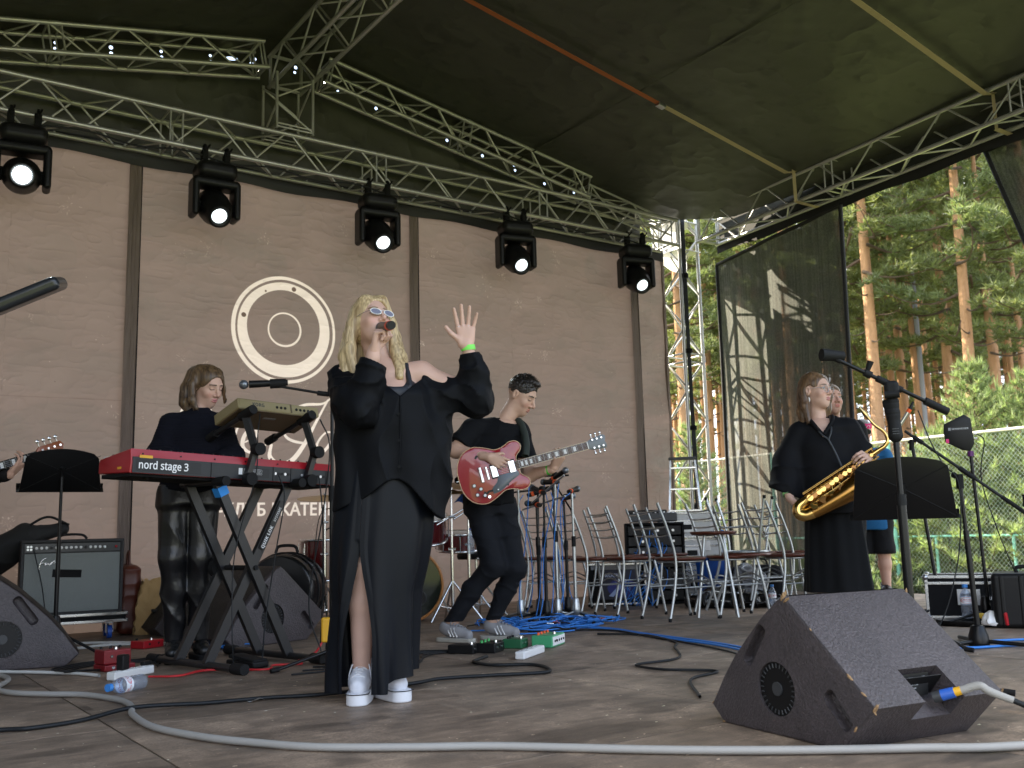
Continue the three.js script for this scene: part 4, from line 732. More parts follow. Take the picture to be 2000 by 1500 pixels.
    const d = 1 + (am * Math.sin(th * 9 + 1.3 * Math.sin(v * 4 + th) + 0.5) + am * 0.7 * Math.sin(th * 5 - v * 2)) / rxa * (edge < 0.02 ? 0.4 : 1);
    const inn = u > 0.985 && v > 0.36 ? 1 - 5 * (u - 0.985) : 1;
    return [cxa + rxa * Math.sin(th) * d * inn, y, rza * Math.cos(th) * d * inn - 0.005];
  };
  part('skirt', grid(220, 90, (u, v) => ring(u, 1 - v)), mat(lin(0.004, 0.0052, 0.008), { roughness: 0.42, side: THREE.DoubleSide, specularIntensity: 0.3 }), t);

  const canvasW = mat(lin(0.68, 0.69, 0.74), { roughness: 0.8, bumpMap: again(weaveT, 20), bumpScale: 0.0008 }), soleW = mat(lin(0.72, 0.72, 0.74), { roughness: 0.5 });
  for (const [p, a] of [[[-0.066, 0, 0.02], -0.12], [[0.066, 0, -0.015], 0.42]]) {
    const s = shoe(t, 'shoe', p, a, { len: 0.255, sole: 0.05, wide: 0.05, collar: 0.11, soleM: soleW, upM: canvasW, laceM: soleW });
    const ol = []; for (let i = 0; i < 28; i++) { const a = i / 28 * 6.283, c = Math.cos(a), q = Math.sin(a); ol.push([c * 0.0495 * (0.86 + 0.1 * (q > 0 ? 1 : 0)), 0.046, q * 0.045 + (q > 0 ? 0.0825 : -0.0875)]); }
    part('sole_line', tube(ol, 0.0022, 80, 5, true), M.darkGrey, s);
    part('tongue', rbox(0.05, 0.075, 0.009, 0.004).rotateX(-0.25).translate(0, 0.155, -0.02), canvasW, s); part('tongue_label', rbox(0.03, 0.022, 0.002, 0.001).rotateX(-0.25).translate(0, 0.172, -0.019), M.grey, s);
  }
  // spectacles, earring, band and rings
  const gl = new THREE.Group(); gl.name = 'sunglasses'; gl.applyMatrix4(HM); t.add(gl);
  const lensM = mat(lin(0.33, 0.34, 0.45), { roughness: 0.08, transmission: 0.45, thickness: 0 });
  for (const s of [-1, 1]) {
    part('lens', disc(1, 0.002, 28).scale(0.0245, 1, 0.0145).rotateX(Math.PI / 2 - 0.12).rotateY(s * 0.1).translate(s * 0.0325, 0.0, 0.097), lensM, gl);
    part('rim', new THREE.TorusGeometry(1, 0.09, 8, 32).scale(0.0252, 0.0152, 0.024).rotateX(-0.12).rotateY(s * 0.1).translate(s * 0.0325, 0.0, 0.0975), M.white, gl);
    part('temple', tube([[s * 0.057, 0.003, 0.094], [s * 0.073, 0.004, 0.06], [s * 0.08, 0.006, 0.0]], 0.0016, 12, 5), M.chrome, gl);
  }
  part('bridge', tube([[-0.009, 0.004, 0.1], [0, 0.008, 0.101], [0.009, 0.004, 0.1]], 0.0014, 8, 5), M.chrome, gl);
  part('wristband', lathe([[0.0295, -0.011], [0.0312, -0.011], [0.0312, 0.011], [0.0295, 0.011], [0.0295, -0.011]], 32).scale(1, 1, 0.9).applyMatrix4(frameAt([0.399, 1.462, 0.102], 0, 0.05, 0.13)), mat(lin(0.2, 0.75, 0.1), { roughness: 0.5 }), t);
  for (const [f, x, y] of [[0, 0.031, 0.094], [1, 0.0105, 0.099], [2, -0.0115, 0.096]]) part('ring', new THREE.TorusGeometry(0.0092, 0.0012, 6, 20).rotateX(1.57).translate(-x, y, 0.001).applyMatrix4(HR), M.chrome, t);

  // the microphone in the hand
  const m = thing('microphone', 'black wireless microphone with red ring held to the mouth of the singer', 'microphone', [1.924, 0, -3.784], -0.4704);
  const a = [0.03, 1.547, 0.112], b = [0.068, 1.512, 0.33], at = (k) => a.map((v, i) => lerp(v, b[i], k));
  part('grille', ball(0.026, ...a, 20, 14), mat(lin(0.2, 0.21, 0.22), { roughness: 0.4, metalness: 0.8 }), m); part('shaft', rod(at(0.1), at(0.78), 0.0235, 0.0185, 20), mat(lin(0.1, 0.09, 0.08), { roughness: 0.4, metalness: 0.4 }), m);
  part('colour_ring', rod(at(0.74), at(0.88), 0.0202, 0.0202, 20), mat(lin(0.75, 0.07, 0.03), { roughness: 0.5 }), m); part('end_cap', rod(at(0.88), at(1.0), 0.019, 0.0175, 20), M.black, m);
}
// ---------------------------------------------------------------- the guitarist
{
  const t = thing('person', 'guitarist in black t-shirt bent over a red semi-hollow guitar', 'person', [3.461, 0, -5.415], -0.5687), SK = [0.55, 0.345, 0.25];
  const HM = frameAt([0.333, 1.572, 0.0], 64 * RAD, 31 * RAD, 0, 1.05), head = headMesh(HM, { skin: SK, brow: [0.04, 0.03, 0.022], shut: true, nose: 1.12, jaw: 1.08 }, [0.2, 1.38, -0.01], [0.3, 1.53, -0.01], 0.056);
  const torso = lofted([[0.82, 0.11, -0.03, 0.15, 0.11], [0.98, 0.11, -0.02, 0.145, 0.11], [1.2, 0.14, 0, 0.17, 0.125], [1.33, 0.165, 0, 0.17, 0.11], [1.41, 0.185, -0.005, 0.1, 0.075]]);
  const aL = [[0.0, 1.35, 0.06, 0.055], [-0.105, 1.205, 0.12, 0.045], [0.095, 1.15, 0.255, 0.028]], aR = [[0.31, 1.33, -0.07, 0.055], [0.365, 1.04, 0.06, 0.044], [0.505, 1.068, 0.18, 0.028]];
  const legs = [[[0.04, 0.86, 0.0, 0.085], [0.115, 0.47, 0.08, 0.062], [-0.02, 0.32, 0.03, 0.055], [-0.165, 0.1, -0.01, 0.036]], [[0.18, 0.86, -0.05, 0.085], [0.26, 0.45, 0.02, 0.062], [0.19, 0.3, -0.02, 0.055], [0.1, 0.1, -0.05, 0.036]]];
  const body = blend(0.035, torso, sdCone([0.02, 1.35, 0.05], [0.3, 1.345, -0.05], 0.058, 0.058), chain(aL, 0.03), chain(aR, 0.03), ...legs.map((l) => chain(l, 0.03)));
  const hL = handMesh(basis([0.1, 1.148, 0.262], [0.9, -0.42, 0.04], [0.02, 0.06, -1]), 1, [[22, 28, 18], [28, 32, 20], [32, 36, 22], [36, 38, 24]], [3, 0, -3, -6], THUMB.rest, SK, [0.06, 1.155, 0.24]);
  const hR = handMesh(basis([0.515, 1.078, 0.188], [0.35, 0.62, 0.6], [-0.25, 0.75, -0.6]), -1, [[40, 62, 40], [46, 62, 40], [50, 60, 40], [52, 56, 40]], [8, 2, -4, -9], [[0.036, 0.04, 0.018], [0.044, 0.062, 0.04], [0.036, 0.078, 0.06]], SK, [0.47, 1.06, 0.16]);
  part('body', [surface(body, [-0.26, 0.05, -0.22], [0.62, 1.48, 0.34], 0.0095, plainSkin(SK)), head, hL, hR], skinM, t);
  const hA = blend(0.02, sdEll([0, 0.042, -0.014], [0.078, 0.08, 0.097]), sdEll([0, 0.108, 0.035], [0.045, 0.024, 0.05])), hB = blend(0.03, sdEll([0, -0.02, 0.1], [0.085, 0.09, 0.08]), sdEll([0, -0.06, 0.03], [0.1, 0.055, 0.045])), capH = inFrame(HM, (x, y, z) => smax(smax(hA(x, y, z), -hB(x, y, z), 0.012), -(y + 0.045) * 0.9, 0.012) + 0.003 * noise3(x * 140, y * 140, z * 140));
  const spikes = []; seed(71); for (let i = 0; i < 240; i++) { const a = rr(0, 6.28), e = rr(0.2, 1.45), p = V(0.076 * Math.cos(a) * Math.cos(e), 0.045 + 0.084 * Math.sin(e), -0.01 + 0.098 * Math.sin(a) * Math.cos(e)); if (p.z > 0.06 && p.y < 0.085) continue; const d = V(p.x * 0.5, 0.05, p.z * 0.3 + 0.05).normalize(); const l = rr(0.014, 0.03), q = p.clone().addScaledVector(d, l); const A = p.applyMatrix4(HM), Bq = q.applyMatrix4(HM); spikes.push(tinted(rod(A, Bq, 0.0032, 0.0006, 4), 0.014, 0.011, 0.009)); }
  part('hair', [surface(capH, [0.18, 1.4, -0.17], [0.5, 1.76, 0.17], 0.005, streak([0.01, 0.008, 0.007], [0.03, 0.022, 0.017], 180, 60)), ...spikes], hairM, t);
  const tee = blend(0.03, lofted([[0.86, 0.11, -0.03, 0.175, 0.135], [1.0, 0.11, -0.02, 0.172, 0.135], [1.2, 0.14, 0, 0.185, 0.14], [1.33, 0.165, 0, 0.18, 0.118], [1.42, 0.19, -0.005, 0.085, 0.065]]), sdCone([0.02, 1.355, 0.05], [0.3, 1.35, -0.05], 0.066, 0.066), chain([[0.31, 1.325, -0.07, 0.07], [0.352, 1.13, 0.02, 0.072]]));
  const teeT = wrinkle(tee, 0.011, 8), teeS = cutBelow(wrinkle(chain([[0.0, 1.345, 0.06, 0.07], [-0.09, 1.225, 0.115, 0.076]]), 0.01, 9), [-0.077, 1.242, 0.11], [0.62, 0.75, -0.28]), teeF = (x, y, z) => smin(teeT(x, y, z), teeS(x, y, z), 0.025);
  const hole = sdSphere([0.235, 1.44, 0.02], 0.082), teeC = (x, y, z) => { let d = teeF(x, y, z); if (x > 0.29 && y < 1.22) d = Math.max(d, 1.155 - y); return smax(d, -hole(x, y, z), 0.006); };
  part('t_shirt', surface(teeC, [-0.24, 0.82, -0.24], [0.48, 1.47, 0.3], 0.0085), clothB(lin(0.006, 0.0065, 0.008)), t);
  const trous = legs.map((l, i) => chain(l.map((p, k) => [p[0], p[1], p[2], [0.096, 0.068, 0.056, 0.042][k]]), 0.035));
  const pantF = blend(0.04, lofted([[0.8, 0.11, -0.03, 0.165, 0.125], [0.9, 0.11, -0.03, 0.16, 0.12]]), ...trous), pants = (x, y, z) => pantF(x, y, z) - 0.006 * ridge(x * 8 + y * 5, y * 16, z * 8) * (0.35 + smooth(0.5, 0.42, Math.abs(y - 0.3)) ) + 0.004 * noise3(x * 18, y * 22, z * 18);
  part('jeans', surface((x, y, z) => smax(pants(x, y, z), Math.max(0.125 - y, y - 0.91), 0.006), [-0.26, 0.09, -0.2], [0.4, 0.95, 0.24], 0.0085), clothB(lin(0.009, 0.01, 0.013), { roughness: 0.8 }), t);
  const suede = mat(lin(0.27, 0.265, 0.27), { roughness: 0.9, bumpMap: again(grainT, 8), bumpScale: 0.001 }), so = mat(lin(0.4, 0.38, 0.33), { roughness: 0.7 });
  for (const [p, a] of [[[-0.125, 0, 0.03], 0.98], [[0.165, 0, -0.03], 1.2]]) shoe(t, 'shoe', p, a, { len: 0.29, sole: 0.028, collar: 0.075, soleM: so, upM: suede, laceM: suede, stripes: M.white });
  part('wristband', lathe([[0.03, -0.008], [0.0315, -0.008], [0.0315, 0.008], [0.03, 0.008], [0.03, -0.008]], 28).applyMatrix4(basis([0.485, 1.064, 0.165], [0.75, 0.2, 0.62], [0, 1, 0])), mat(lin(0.1, 0.6, 0.06), { roughness: 0.5 }), t);

  // the guitar
  const g = thing('electric_guitar', 'cherry red semi-hollow electric guitar with f-holes and white block inlays', 'guitar', [3.461, 0, -5.415], -0.5687), F = new THREE.Group();
  F.name = 'instrument'; const FM = frameAt([0.125, 1.055, 0.225], 0, -0.02, 14.2 * RAD);
  const P2 = (name, ge, m, parent = g) => part(name, ge.applyMatrix4(FM), m, parent);
  const half = [[-0.222, 0.0], [-0.212, 0.085], [-0.165, 0.155], [-0.09, 0.184], [-0.015, 0.163], [0.045, 0.134], [0.1, 0.138], [0.15, 0.158], [0.195, 0.152], [0.217, 0.118], [0.2, 0.084], [0.172, 0.06], [0.165, 0.03]];
  const out = new THREE.CatmullRomCurve3([...half, ...half.slice(1).reverse().map(([x, y]) => [x, -y])].map(([x, y]) => V(x, y, 0)), true).getPoints(120).map((p) => [p.x, p.y]);
  const lac = mat(lin(0.3, 0.006, 0.012), { roughness: 0.3, clearcoat: 0.8, clearcoatRoughness: 0.04 });
  const bodyG = P2('body', prism(out, 0.05, 0.012, 4).translate(0, 0, -0.025), lac);
  P2('binding', tube(out.filter((_, i) => i % 3 === 0).map(([x, y]) => [x * 0.985, y * 0.985, 0.0235]), 0.0028, 120, 5, true), mat(lin(0.6, 0.42, 0.25), { roughness: 0.4 }), bodyG);
  const fh = (s) => tube([[-0.085, s * 0.108, 0], [-0.07, s * 0.122, 0], [-0.052, s * 0.112, 0], [0.0, s * 0.115, 0], [0.045, s * 0.108, 0], [0.062, s * 0.094, 0], [0.076, s * 0.106, 0]], 0.007, 30, 6).scale(1, 1, 0.12).translate(0, 0, 0.0262);
  for (const s of [1, -1]) P2('f_hole', fh(s), M.black, bodyG);
  P2('pickguard', prism([[0.03, -0.03], [0.155, -0.034], [0.16, -0.06], [0.1, -0.085], [0.02, -0.13], [-0.03, -0.135], [-0.03, -0.1], [0.01, -0.07]], 0.004, 0.001).translate(0, 0, 0.03), mat(lin(0.1, 0.115, 0.13), { roughness: 0.25 }), g);
  for (const [x, n] of [[0.125, 'pickup'], [0.01, 'pickup']]) { const p = P2(n, rbox(0.04, 0.075, 0.012, 0.003, x, 0, 0.031), M.chrome); P2('surround', rbox(0.047, 0.09, 0.006, 0.002, x, 0, 0.028), M.black, p); }
  P2('bridge', rbox(0.013, 0.085, 0.01, 0.003, -0.035, 0, 0.034), M.chrome); P2('tailpiece', rbox(0.018, 0.1, 0.012, 0.004, -0.075, 0, 0.034), M.chrome);
  for (const [x, y] of [[-0.1, -0.085], [-0.135, -0.055], [-0.085, -0.13], [-0.13, -0.115]]) { const k = P2('knob', disc(0.0125, 0.016, 20).rotateX(1.57).translate(x, y, 0.034), M.black); P2('knob_cap', disc(0.009, 0.002, 20).rotateX(1.57).translate(x, y, 0.043), M.white, k); }
  P2('switch', rod([0.0, -0.115, 0.026], [0.004, -0.117, 0.048], 0.003, 0.0045), M.white); P2('jack', disc(0.009, 0.006, 16).rotateX(1.57).translate(-0.06, -0.145, 0.029), M.chrome);
  const nk = P2('neck', rbox(0.47, 0.05, 0.026, 0.009, 0.385, 0, 0.018), mat(lin(0.14, 0.02, 0.012), { roughness: 0.3 })); const fb = P2('fretboard', rbox(0.475, 0.048, 0.007, 0.002, 0.385, 0, 0.034), mat(lin(0.09, 0.045, 0.025), { roughness: 0.5 }), nk);
  for (const s of [-1, 1]) P2('binding', rod([0.148, s * 0.0248, 0.0362], [0.622, s * 0.0248, 0.0362], 0.0022), mat(lin(0.6, 0.5, 0.36), { roughness: 0.4 }), nk);
  for (let i = 0; i <= 20; i++) { const x = -0.035 + 0.66 * Math.pow(2, -i / 12); if (x > 0.15) P2('fret', rod([x, -0.024, 0.038], [x, 0.024, 0.038], 0.0012, 0.0012, 5), M.steel, nk); const x2 = -0.035 + 0.66 * Math.pow(2, -(i - 0.5) / 12); if ([3, 5, 7, 9, 12, 15, 17, 19].includes(i) && x2 > 0.15) P2('inlay', box(0.6 * (x2 > 0.4 ? 0.03 : 0.02), 0.03, 0.001, x2, 0, 0.0383), M.white, nk); }
  const hs = P2('headstock', prism([[0.615, -0.021], [0.655, -0.036], [0.735, -0.044], [0.745, -0.03], [0.738, 0.0], [0.748, 0.03], [0.735, 0.044], [0.655, 0.036], [0.615, 0.021]], 0.016, 0.002).translate(0, 0, 0.012), mat(lin(0.13, 0.15, 0.16), { roughness: 0.3 }));
  for (const s of [-1, 1]) for (const x of [0.66, 0.69, 0.72]) { P2('tuner', disc(0.0055, 0.012, 14).rotateX(1.57).translate(x, s * 0.026, 0.033), M.chrome, hs); P2('tuner_button', new THREE.SphereGeometry(0.0095, 10, 8).scale(0.8, 1, 0.5).translate(x, s * 0.06, 0.018), M.chrome, hs); P2('tuner_shaft', rod([x, s * 0.04, 0.018], [x, s * 0.055, 0.018], 0.0025), M.chrome, hs); }
  P2('nut', box(0.005, 0.043, 0.006, 0.623, 0, 0.037), M.white, hs);
  for (let i = 0; i < 6; i++) P2('string', rod([-0.035, (i - 2.5) * 0.0104, 0.0415], [0.623, (i - 2.5) * 0.0072, 0.0405], 0.0006 + 0.0001 * i, undefined, 4), M.steel);
  P2('strap_button', rod([-0.222, 0, 0], [-0.236, 0, 0], 0.006), M.chrome);
  part('strap', tube([[0.335, 1.155, 0.19], [0.345, 1.23, 0.16], [0.335, 1.33, 0.08], [0.3, 1.405, -0.01], [0.2, 1.37, -0.12], [0.05, 1.18, -0.15], [-0.06, 1.06, -0.02], [-0.095, 1.01, 0.2]], 0.024, 60, 8).applyMatrix4(new THREE.Matrix4()), mat(lin(0.02, 0.028, 0.022), { roughness: 0.8 }), g);
}
// ---------------------------------------------------------------- the saxophonist
{
  const t = thing('person', 'saxophonist in black shirt and long black skirt looking towards the forest', 'person', [5.241, 0, -4.001], -0.9188), SK = [0.6, 0.38, 0.29];
  const HM = frameAt([-0.034, 1.532, 0.0], 56 * RAD, -2 * RAD, 0, 1.0), head = headMesh(HM, { skin: SK, brow: [0.14, 0.085, 0.05], jaw: 1.0, lip: [0.5, 0.2, 0.18] }, [-0.03, 1.3, -0.02], [-0.04, 1.47, -0.015], 0.05);
  const torso = lofted([[0.8, 0.0, 0, 0.17, 0.13], [1.0, -0.005, 0, 0.15, 0.11], [1.2, -0.01, 0, 0.165, 0.115], [1.3, -0.015, 0, 0.12, 0.08], [1.35, -0.02, 0, 0.06, 0.05]]);
  const aL = [[-0.165, 1.265, 0, 0.05], [-0.275, 0.99, 0.06, 0.04], [-0.236, 0.845, 0.165, 0.027]], aR = [[0.15, 1.27, -0.02, 0.05], [0.25, 1.02, 0.03, 0.04], [0.24, 1.07, 0.22, 0.027]];
  const body = blend(0.035, torso, sdCone([-0.15, 1.275, 0], [0.13, 1.28, -0.01], 0.05, 0.05), chain(aL, 0.03), chain(aR, 0.03), chain([[-0.07, 0.8, 0, 0.09], [-0.07, 0.45, 0.01, 0.06], [-0.07, 0.1, -0.02, 0.036]], 0.03), chain([[0.09, 0.8, 0, 0.09], [0.1, 0.45, 0.01, 0.06], [0.1, 0.1, -0.02, 0.036]], 0.03));
  const hL = handMesh(basis([-0.236, 0.842, 0.168], [0.5, -0.84, 0.16], [0.82, 0.5, -0.1]), 1, [[20, 34, 22], [22, 36, 24], [26, 38, 24], [30, 40, 24]], [4, 0, -3, -6], THUMB.rest, SK, [-0.25, 0.89, 0.14]);
  const hR = handMesh(basis([0.24, 1.07, 0.2], [-0.2, 0.1, 0.97], [-0.7, -0.6, -0.1]), -1, [[40, 55, 30], [42, 55, 30], [44, 55, 30], [48, 55, 30]], [3, 0, -3, -6], THUMB.grip, SK, [0.243, 1.06, 0.15]);
  part('body', [surface(body, [-0.36, 0.05, -0.2], [0.34, 1.4, 0.27], 0.0095, plainSkin(SK)), head, hL, hR], skinM, t);
  const A1 = [[-0.06, 1.62, 0.02, 0.03], [-0.105, 1.53, 0.03, 0.024], [-0.105, 1.43, 0.05, 0.024], [-0.09, 1.33, 0.075, 0.014]], A2 = [[-0.08, 1.6, -0.03, 0.045], [-0.12, 1.5, -0.03, 0.034], [-0.13, 1.4, -0.01, 0.034], [-0.125, 1.325, 0.02, 0.02]], A3 = [[0.0, 1.6, -0.06, 0.045], [0.02, 1.5, -0.075, 0.045], [0.01, 1.42, -0.07, 0.04], [0.0, 1.35, -0.06, 0.03]], A4 = [[-0.05, 1.58, -0.06, 0.06], [-0.07, 1.48, -0.07, 0.06], [-0.07, 1.38, -0.06, 0.045], [-0.07, 1.33, -0.05, 0.03]];
  const cap = inFrame(HM, blend(0.03, sdEll([0, 0.034, -0.018], [0.081, 0.09, 0.1]), sdEll([0, 0, -0.05], [0.076, 0.085, 0.066]))), face = inFrame(HM, blend(0.02, sdEll([0, -0.018, 0.085], [0.066, 0.09, 0.078]), sdEll([0, -0.09, 0.05], [0.062, 0.07, 0.085]), sdEll([-0.075, -0.012, 0.004], [0.03, 0.042, 0.026])));
  const hf = blend(0.025, cap, chain(A1), chain(A2), chain(A3), chain(A4));
  part('hair', [surface((x, y, z) => smax(hf(x, y, z), -face(x, y, z), 0.01) + 0.0018 * noise3(x * 120, y * 4, z * 120), [-0.22, 1.27, -0.2], [0.16, 1.68, 0.16], 0.0045, streak([0.05, 0.026, 0.013], [0.2, 0.115, 0.055], 180, 4)), strands([A1, A2, A2, A1], 160, 0.0014, [0.07, 0.038, 0.018], [0.24, 0.14, 0.07], 62)], hairM, t);
  const gl = new THREE.Group(); gl.name = 'spectacles'; gl.applyMatrix4(HM); t.add(gl);
  const clear = mat(lin(0.95, 0.95, 0.95), { roughness: 0.04, transmission: 1, thickness: 0 });
  for (const s of [-1, 1]) { part('lens', disc(0.0225, 0.0015, 24).rotateX(Math.PI / 2).rotateY(s * 0.12).translate(s * 0.032, -0.004, 0.098), clear, gl); part('rim', new THREE.TorusGeometry(0.0225, 0.0015, 6, 32).rotateY(s * 0.12).translate(s * 0.032, -0.004, 0.098), M.steel, gl); part('temple', tube([[s * 0.054, 0.004, 0.095], [s * 0.072, 0.006, 0.06], [s * 0.08, 0.006, -0.005]], 0.0014, 12, 5), M.steel, gl); }
  part('bridge', tube([[-0.01, 0.0, 0.1], [0, 0.004, 0.101], [0.01, 0.0, 0.1]], 0.0014, 8, 5), M.steel, gl);
  part('earring', new THREE.SphereGeometry(0.012, 12, 10).scale(0.7, 1.5, 0.6).applyMatrix4(frameAt([-0.082, 1.475, 0.045], 0.3, 0, 0.2)), M.white, t); part('earring', rod([-0.081, 1.455, 0.046], [-0.078, 1.43, 0.048], 0.003), M.steel, t);
  const slv = (l, r) => chain(l.map((p, i) => [p[0], p[1], p[2], r[i]]), 0.03);
  const shirt = blend(0.035, lofted([[0.62, 0.02, 0, 0.2, 0.16], [0.9, 0.01, 0, 0.19, 0.15], [1.15, -0.01, 0, 0.19, 0.14], [1.28, -0.015, 0, 0.16, 0.1], [1.345, -0.02, -0.01, 0.075, 0.06]]), sdCone([-0.15, 1.28, 0], [0.13, 1.285, -0.01], 0.056, 0.056), slv([[-0.16, 1.255, 0], [-0.235, 1.08, 0.03], [-0.265, 0.88, 0.08]], [0.075, 0.085, 0.1]), slv([[0.15, 1.26, -0.02], [0.2, 1.1, 0.0], [0.245, 0.95, 0.03]], [0.075, 0.085, 0.095]));
  const sw = wrinkle(shirt, 0.012, 7);
  const shF = (x, y, z) => { let d = sw(x, y, z); if (x < -0.14) d = smax(d, (0.905 - 0.42 * (x + 0.33)) - y + 0.0, 0.004); if (x > 0.16) d = smax(d, 0.96 - y, 0.004); d = Math.max(d, 0.74 - y); const V0 = (y - (1.215 + 1.7 * Math.abs(x + 0.01))) * 0.6; return z > 0.0 ? smax(d, Math.min(V0, y - 1.2), 0.006) : d; };
  const bk = clothB(lin(0.006, 0.0062, 0.0075), { roughness: 0.75 });
  const sh = part('shirt', surface(shF, [-0.42, 0.7, -0.24], [0.38, 1.42, 0.26], 0.0085), bk, t);
  for (const s of [-1, 1]) part('collar', tube([[-0.01 + s * 0.005, 1.235, 0.125], [-0.01 + s * 0.055, 1.31, 0.095], [-0.02 + s * 0.075, 1.355, 0.03], [-0.02 + s * 0.06, 1.36, -0.04]], 0.014, 24, 6), bk, sh);
  part('neck_strap', [tube([[-0.085, 1.35, 0.02], [-0.03, 1.25, 0.13], [0.02, 1.2, 0.155]], 0.006, 20, 6), tube([[0.04, 1.36, 0.02], [0.04, 1.26, 0.12], [0.02, 1.2, 0.155]], 0.006, 20, 6), tube([[0.02, 1.2, 0.155], [0.06, 1.1, 0.18], [0.09, 1.01, 0.205]], 0.007, 16, 6)], M.darkGrey, t);
  part('skirt', grid(120, 40, (u, v) => { const th = u * 6.2832, y = lerp(0.26, 0.84, v), rx = lerp(0.205, 0.17, v) , d = 1 + 0.05 * (1 - v) * Math.sin(th * 6 + 2 * v) + 0.02 * Math.sin(th * 13); return [0.015 + rx * Math.sin(th) * d, y, 0.8 * rx * Math.cos(th) * d]; }), clothB(lin(0.006, 0.0065, 0.0075), { side: THREE.DoubleSide }), t);
  for (const x of [-0.07, 0.1]) shoe(t, 'shoe', [x, 0, 0.03], x * 2, { len: 0.25, sole: 0.03, soleM: M.black, upM: M.black });
  part('wristband', lathe([[0.031, -0.009], [0.0325, -0.009], [0.0325, 0.009], [0.031, 0.009], [0.031, -0.009]], 28).applyMatrix4(basis([-0.248, 0.872, 0.148], [0.25, -0.83, 0.5], [0, 0, 1])), mat(lin(0.3, 0.75, 0.25), { roughness: 0.5 }), t);

  // tenor saxophone hanging from the strap
  const s = thing('saxophone', 'golden tenor saxophone slung across the player in black', 'saxophone', [5.241, 0, -4.001], -0.9188);
  const brass = mat(lin(0.72, 0.47, 0.16), { roughness: 0.18, metalness: 1 }), brassD = mat(lin(0.42, 0.22, 0.06), { roughness: 0.25, metalness: 1 }), pearl = mat(lin(0.42, 0.2, 0.06), { roughness: 0.25, metalness: 0.6 });
  const T0 = V(0.305, 1.113, 0.22), T1 = V(-0.14, 0.822, 0.215), ax = T1.clone().sub(T0), along = (k, dx = 0, dy = 0) => { const p = T0.clone().addScaledVector(ax, k), n = V(ax.y, -ax.x, 0).normalize(); return [p.x - n.x * dx * -1, p.y - n.y * dx * -1, p.z + dy]; };
  part('body_tube', rod(T0, T1, 0.0165, 0.033, 22), brass, s);
  part('bow', taperTube([T1.toArray(), [-0.185, 0.785, 0.22], [-0.185, 0.748, 0.225], [-0.145, 0.735, 0.23], [-0.095, 0.75, 0.235]], [0.033, 0.036, 0.039, 0.041, 0.043], 30, 22), brass, s);
  part('bell', taperTube([[-0.1, 0.748, 0.235], [-0.02, 0.79, 0.245], [0.08, 0.845, 0.255], [0.15, 0.885, 0.26], [0.19, 0.908, 0.262]], [0.043, 0.047, 0.055, 0.07, 0.092], 30, 26), brassD, s);
  part('bell_rim', new THREE.TorusGeometry(0.092, 0.004, 8, 36).applyMatrix4(basis([0.19, 0.908, 0.262], [0.3, -0.95, 0], [0.86, 0.5, 0])), brass, s);
  part('neck_tube', taperTube([T0.toArray(), [0.345, 1.14, 0.22], [0.362, 1.18, 0.22], [0.345, 1.225, 0.218], [0.295, 1.27, 0.214], [0.25, 1.335, 0.205]], [0.0135, 0.0135, 0.0125, 0.0115, 0.01, 0.009], 36, 14), brass, s);
  part('mouthpiece', taperTube([[0.262, 1.318, 0.207], [0.24, 1.35, 0.203], [0.215, 1.388, 0.198]], [0.0125, 0.012, 0.004], 12, 12), mat(lin(0.55, 0.42, 0.2), { roughness: 0.25, metalness: 0.8 }), s);
  part('ligature', rod([0.253, 1.331, 0.206], [0.238, 1.353, 0.2035], 0.0145), brass, s);
  for (let i = 0; i < 15; i++) { const k = 0.1 + i * 0.06, c = along(k, 0, 0.026 + 0.014 * k), r = 0.009 + 0.011 * k; const key = part('key_cup', disc(r, 0.007, 18).rotateX(Math.PI / 2).translate(...c), i % 3 === 1 ? pearl : brass, s); if (i % 2) part('key_arm', rod(along(k - 0.02, 0.026, 0.02), c, 0.003), brass, key); }
  for (const [o, d] of [[0.03, 0.018], [0.036, 0.004], [-0.03, 0.02], [-0.034, 0.006]]) part('key_rod', rod(along(0.04, o, d), along(0.98, o * 1.35, d), 0.0032), brass, s);
  for (let i = 0; i < 16; i++) for (const o of [0.03, -0.03]) { const k = 0.06 + i * 0.058; part('post', rod(along(k, o * 0.5, 0.01), along(k, o * (1 + 0.3 * k), 0.02), 0.0026), brass, s); }
  for (let i = 0; i < 5; i++) part('bell_key', disc(0.026 - 0.002 * i, 0.01, 20).applyMatrix4(basis([-0.09 + i * 0.055, 0.79 + i * 0.033, 0.275 + i * 0.003], [0.1, 0.5, 0.86], [1, 0, 0])), i % 2 ? pearl : brass, s);
  part('key_guard', [tube([[-0.13, 0.78, 0.255], [-0.05, 0.84, 0.3], [0.06, 0.9, 0.3]], 0.003, 20, 6), tube([[-0.17, 0.79, 0.25], [-0.1, 0.86, 0.285], [0.02, 0.94, 0.285]], 0.003, 20, 6)], brass, s);
  part('brace', new THREE.TorusGeometry(0.03, 0.003, 6, 24).translate(0.05, 0.9, 0.24), brass, s);
}
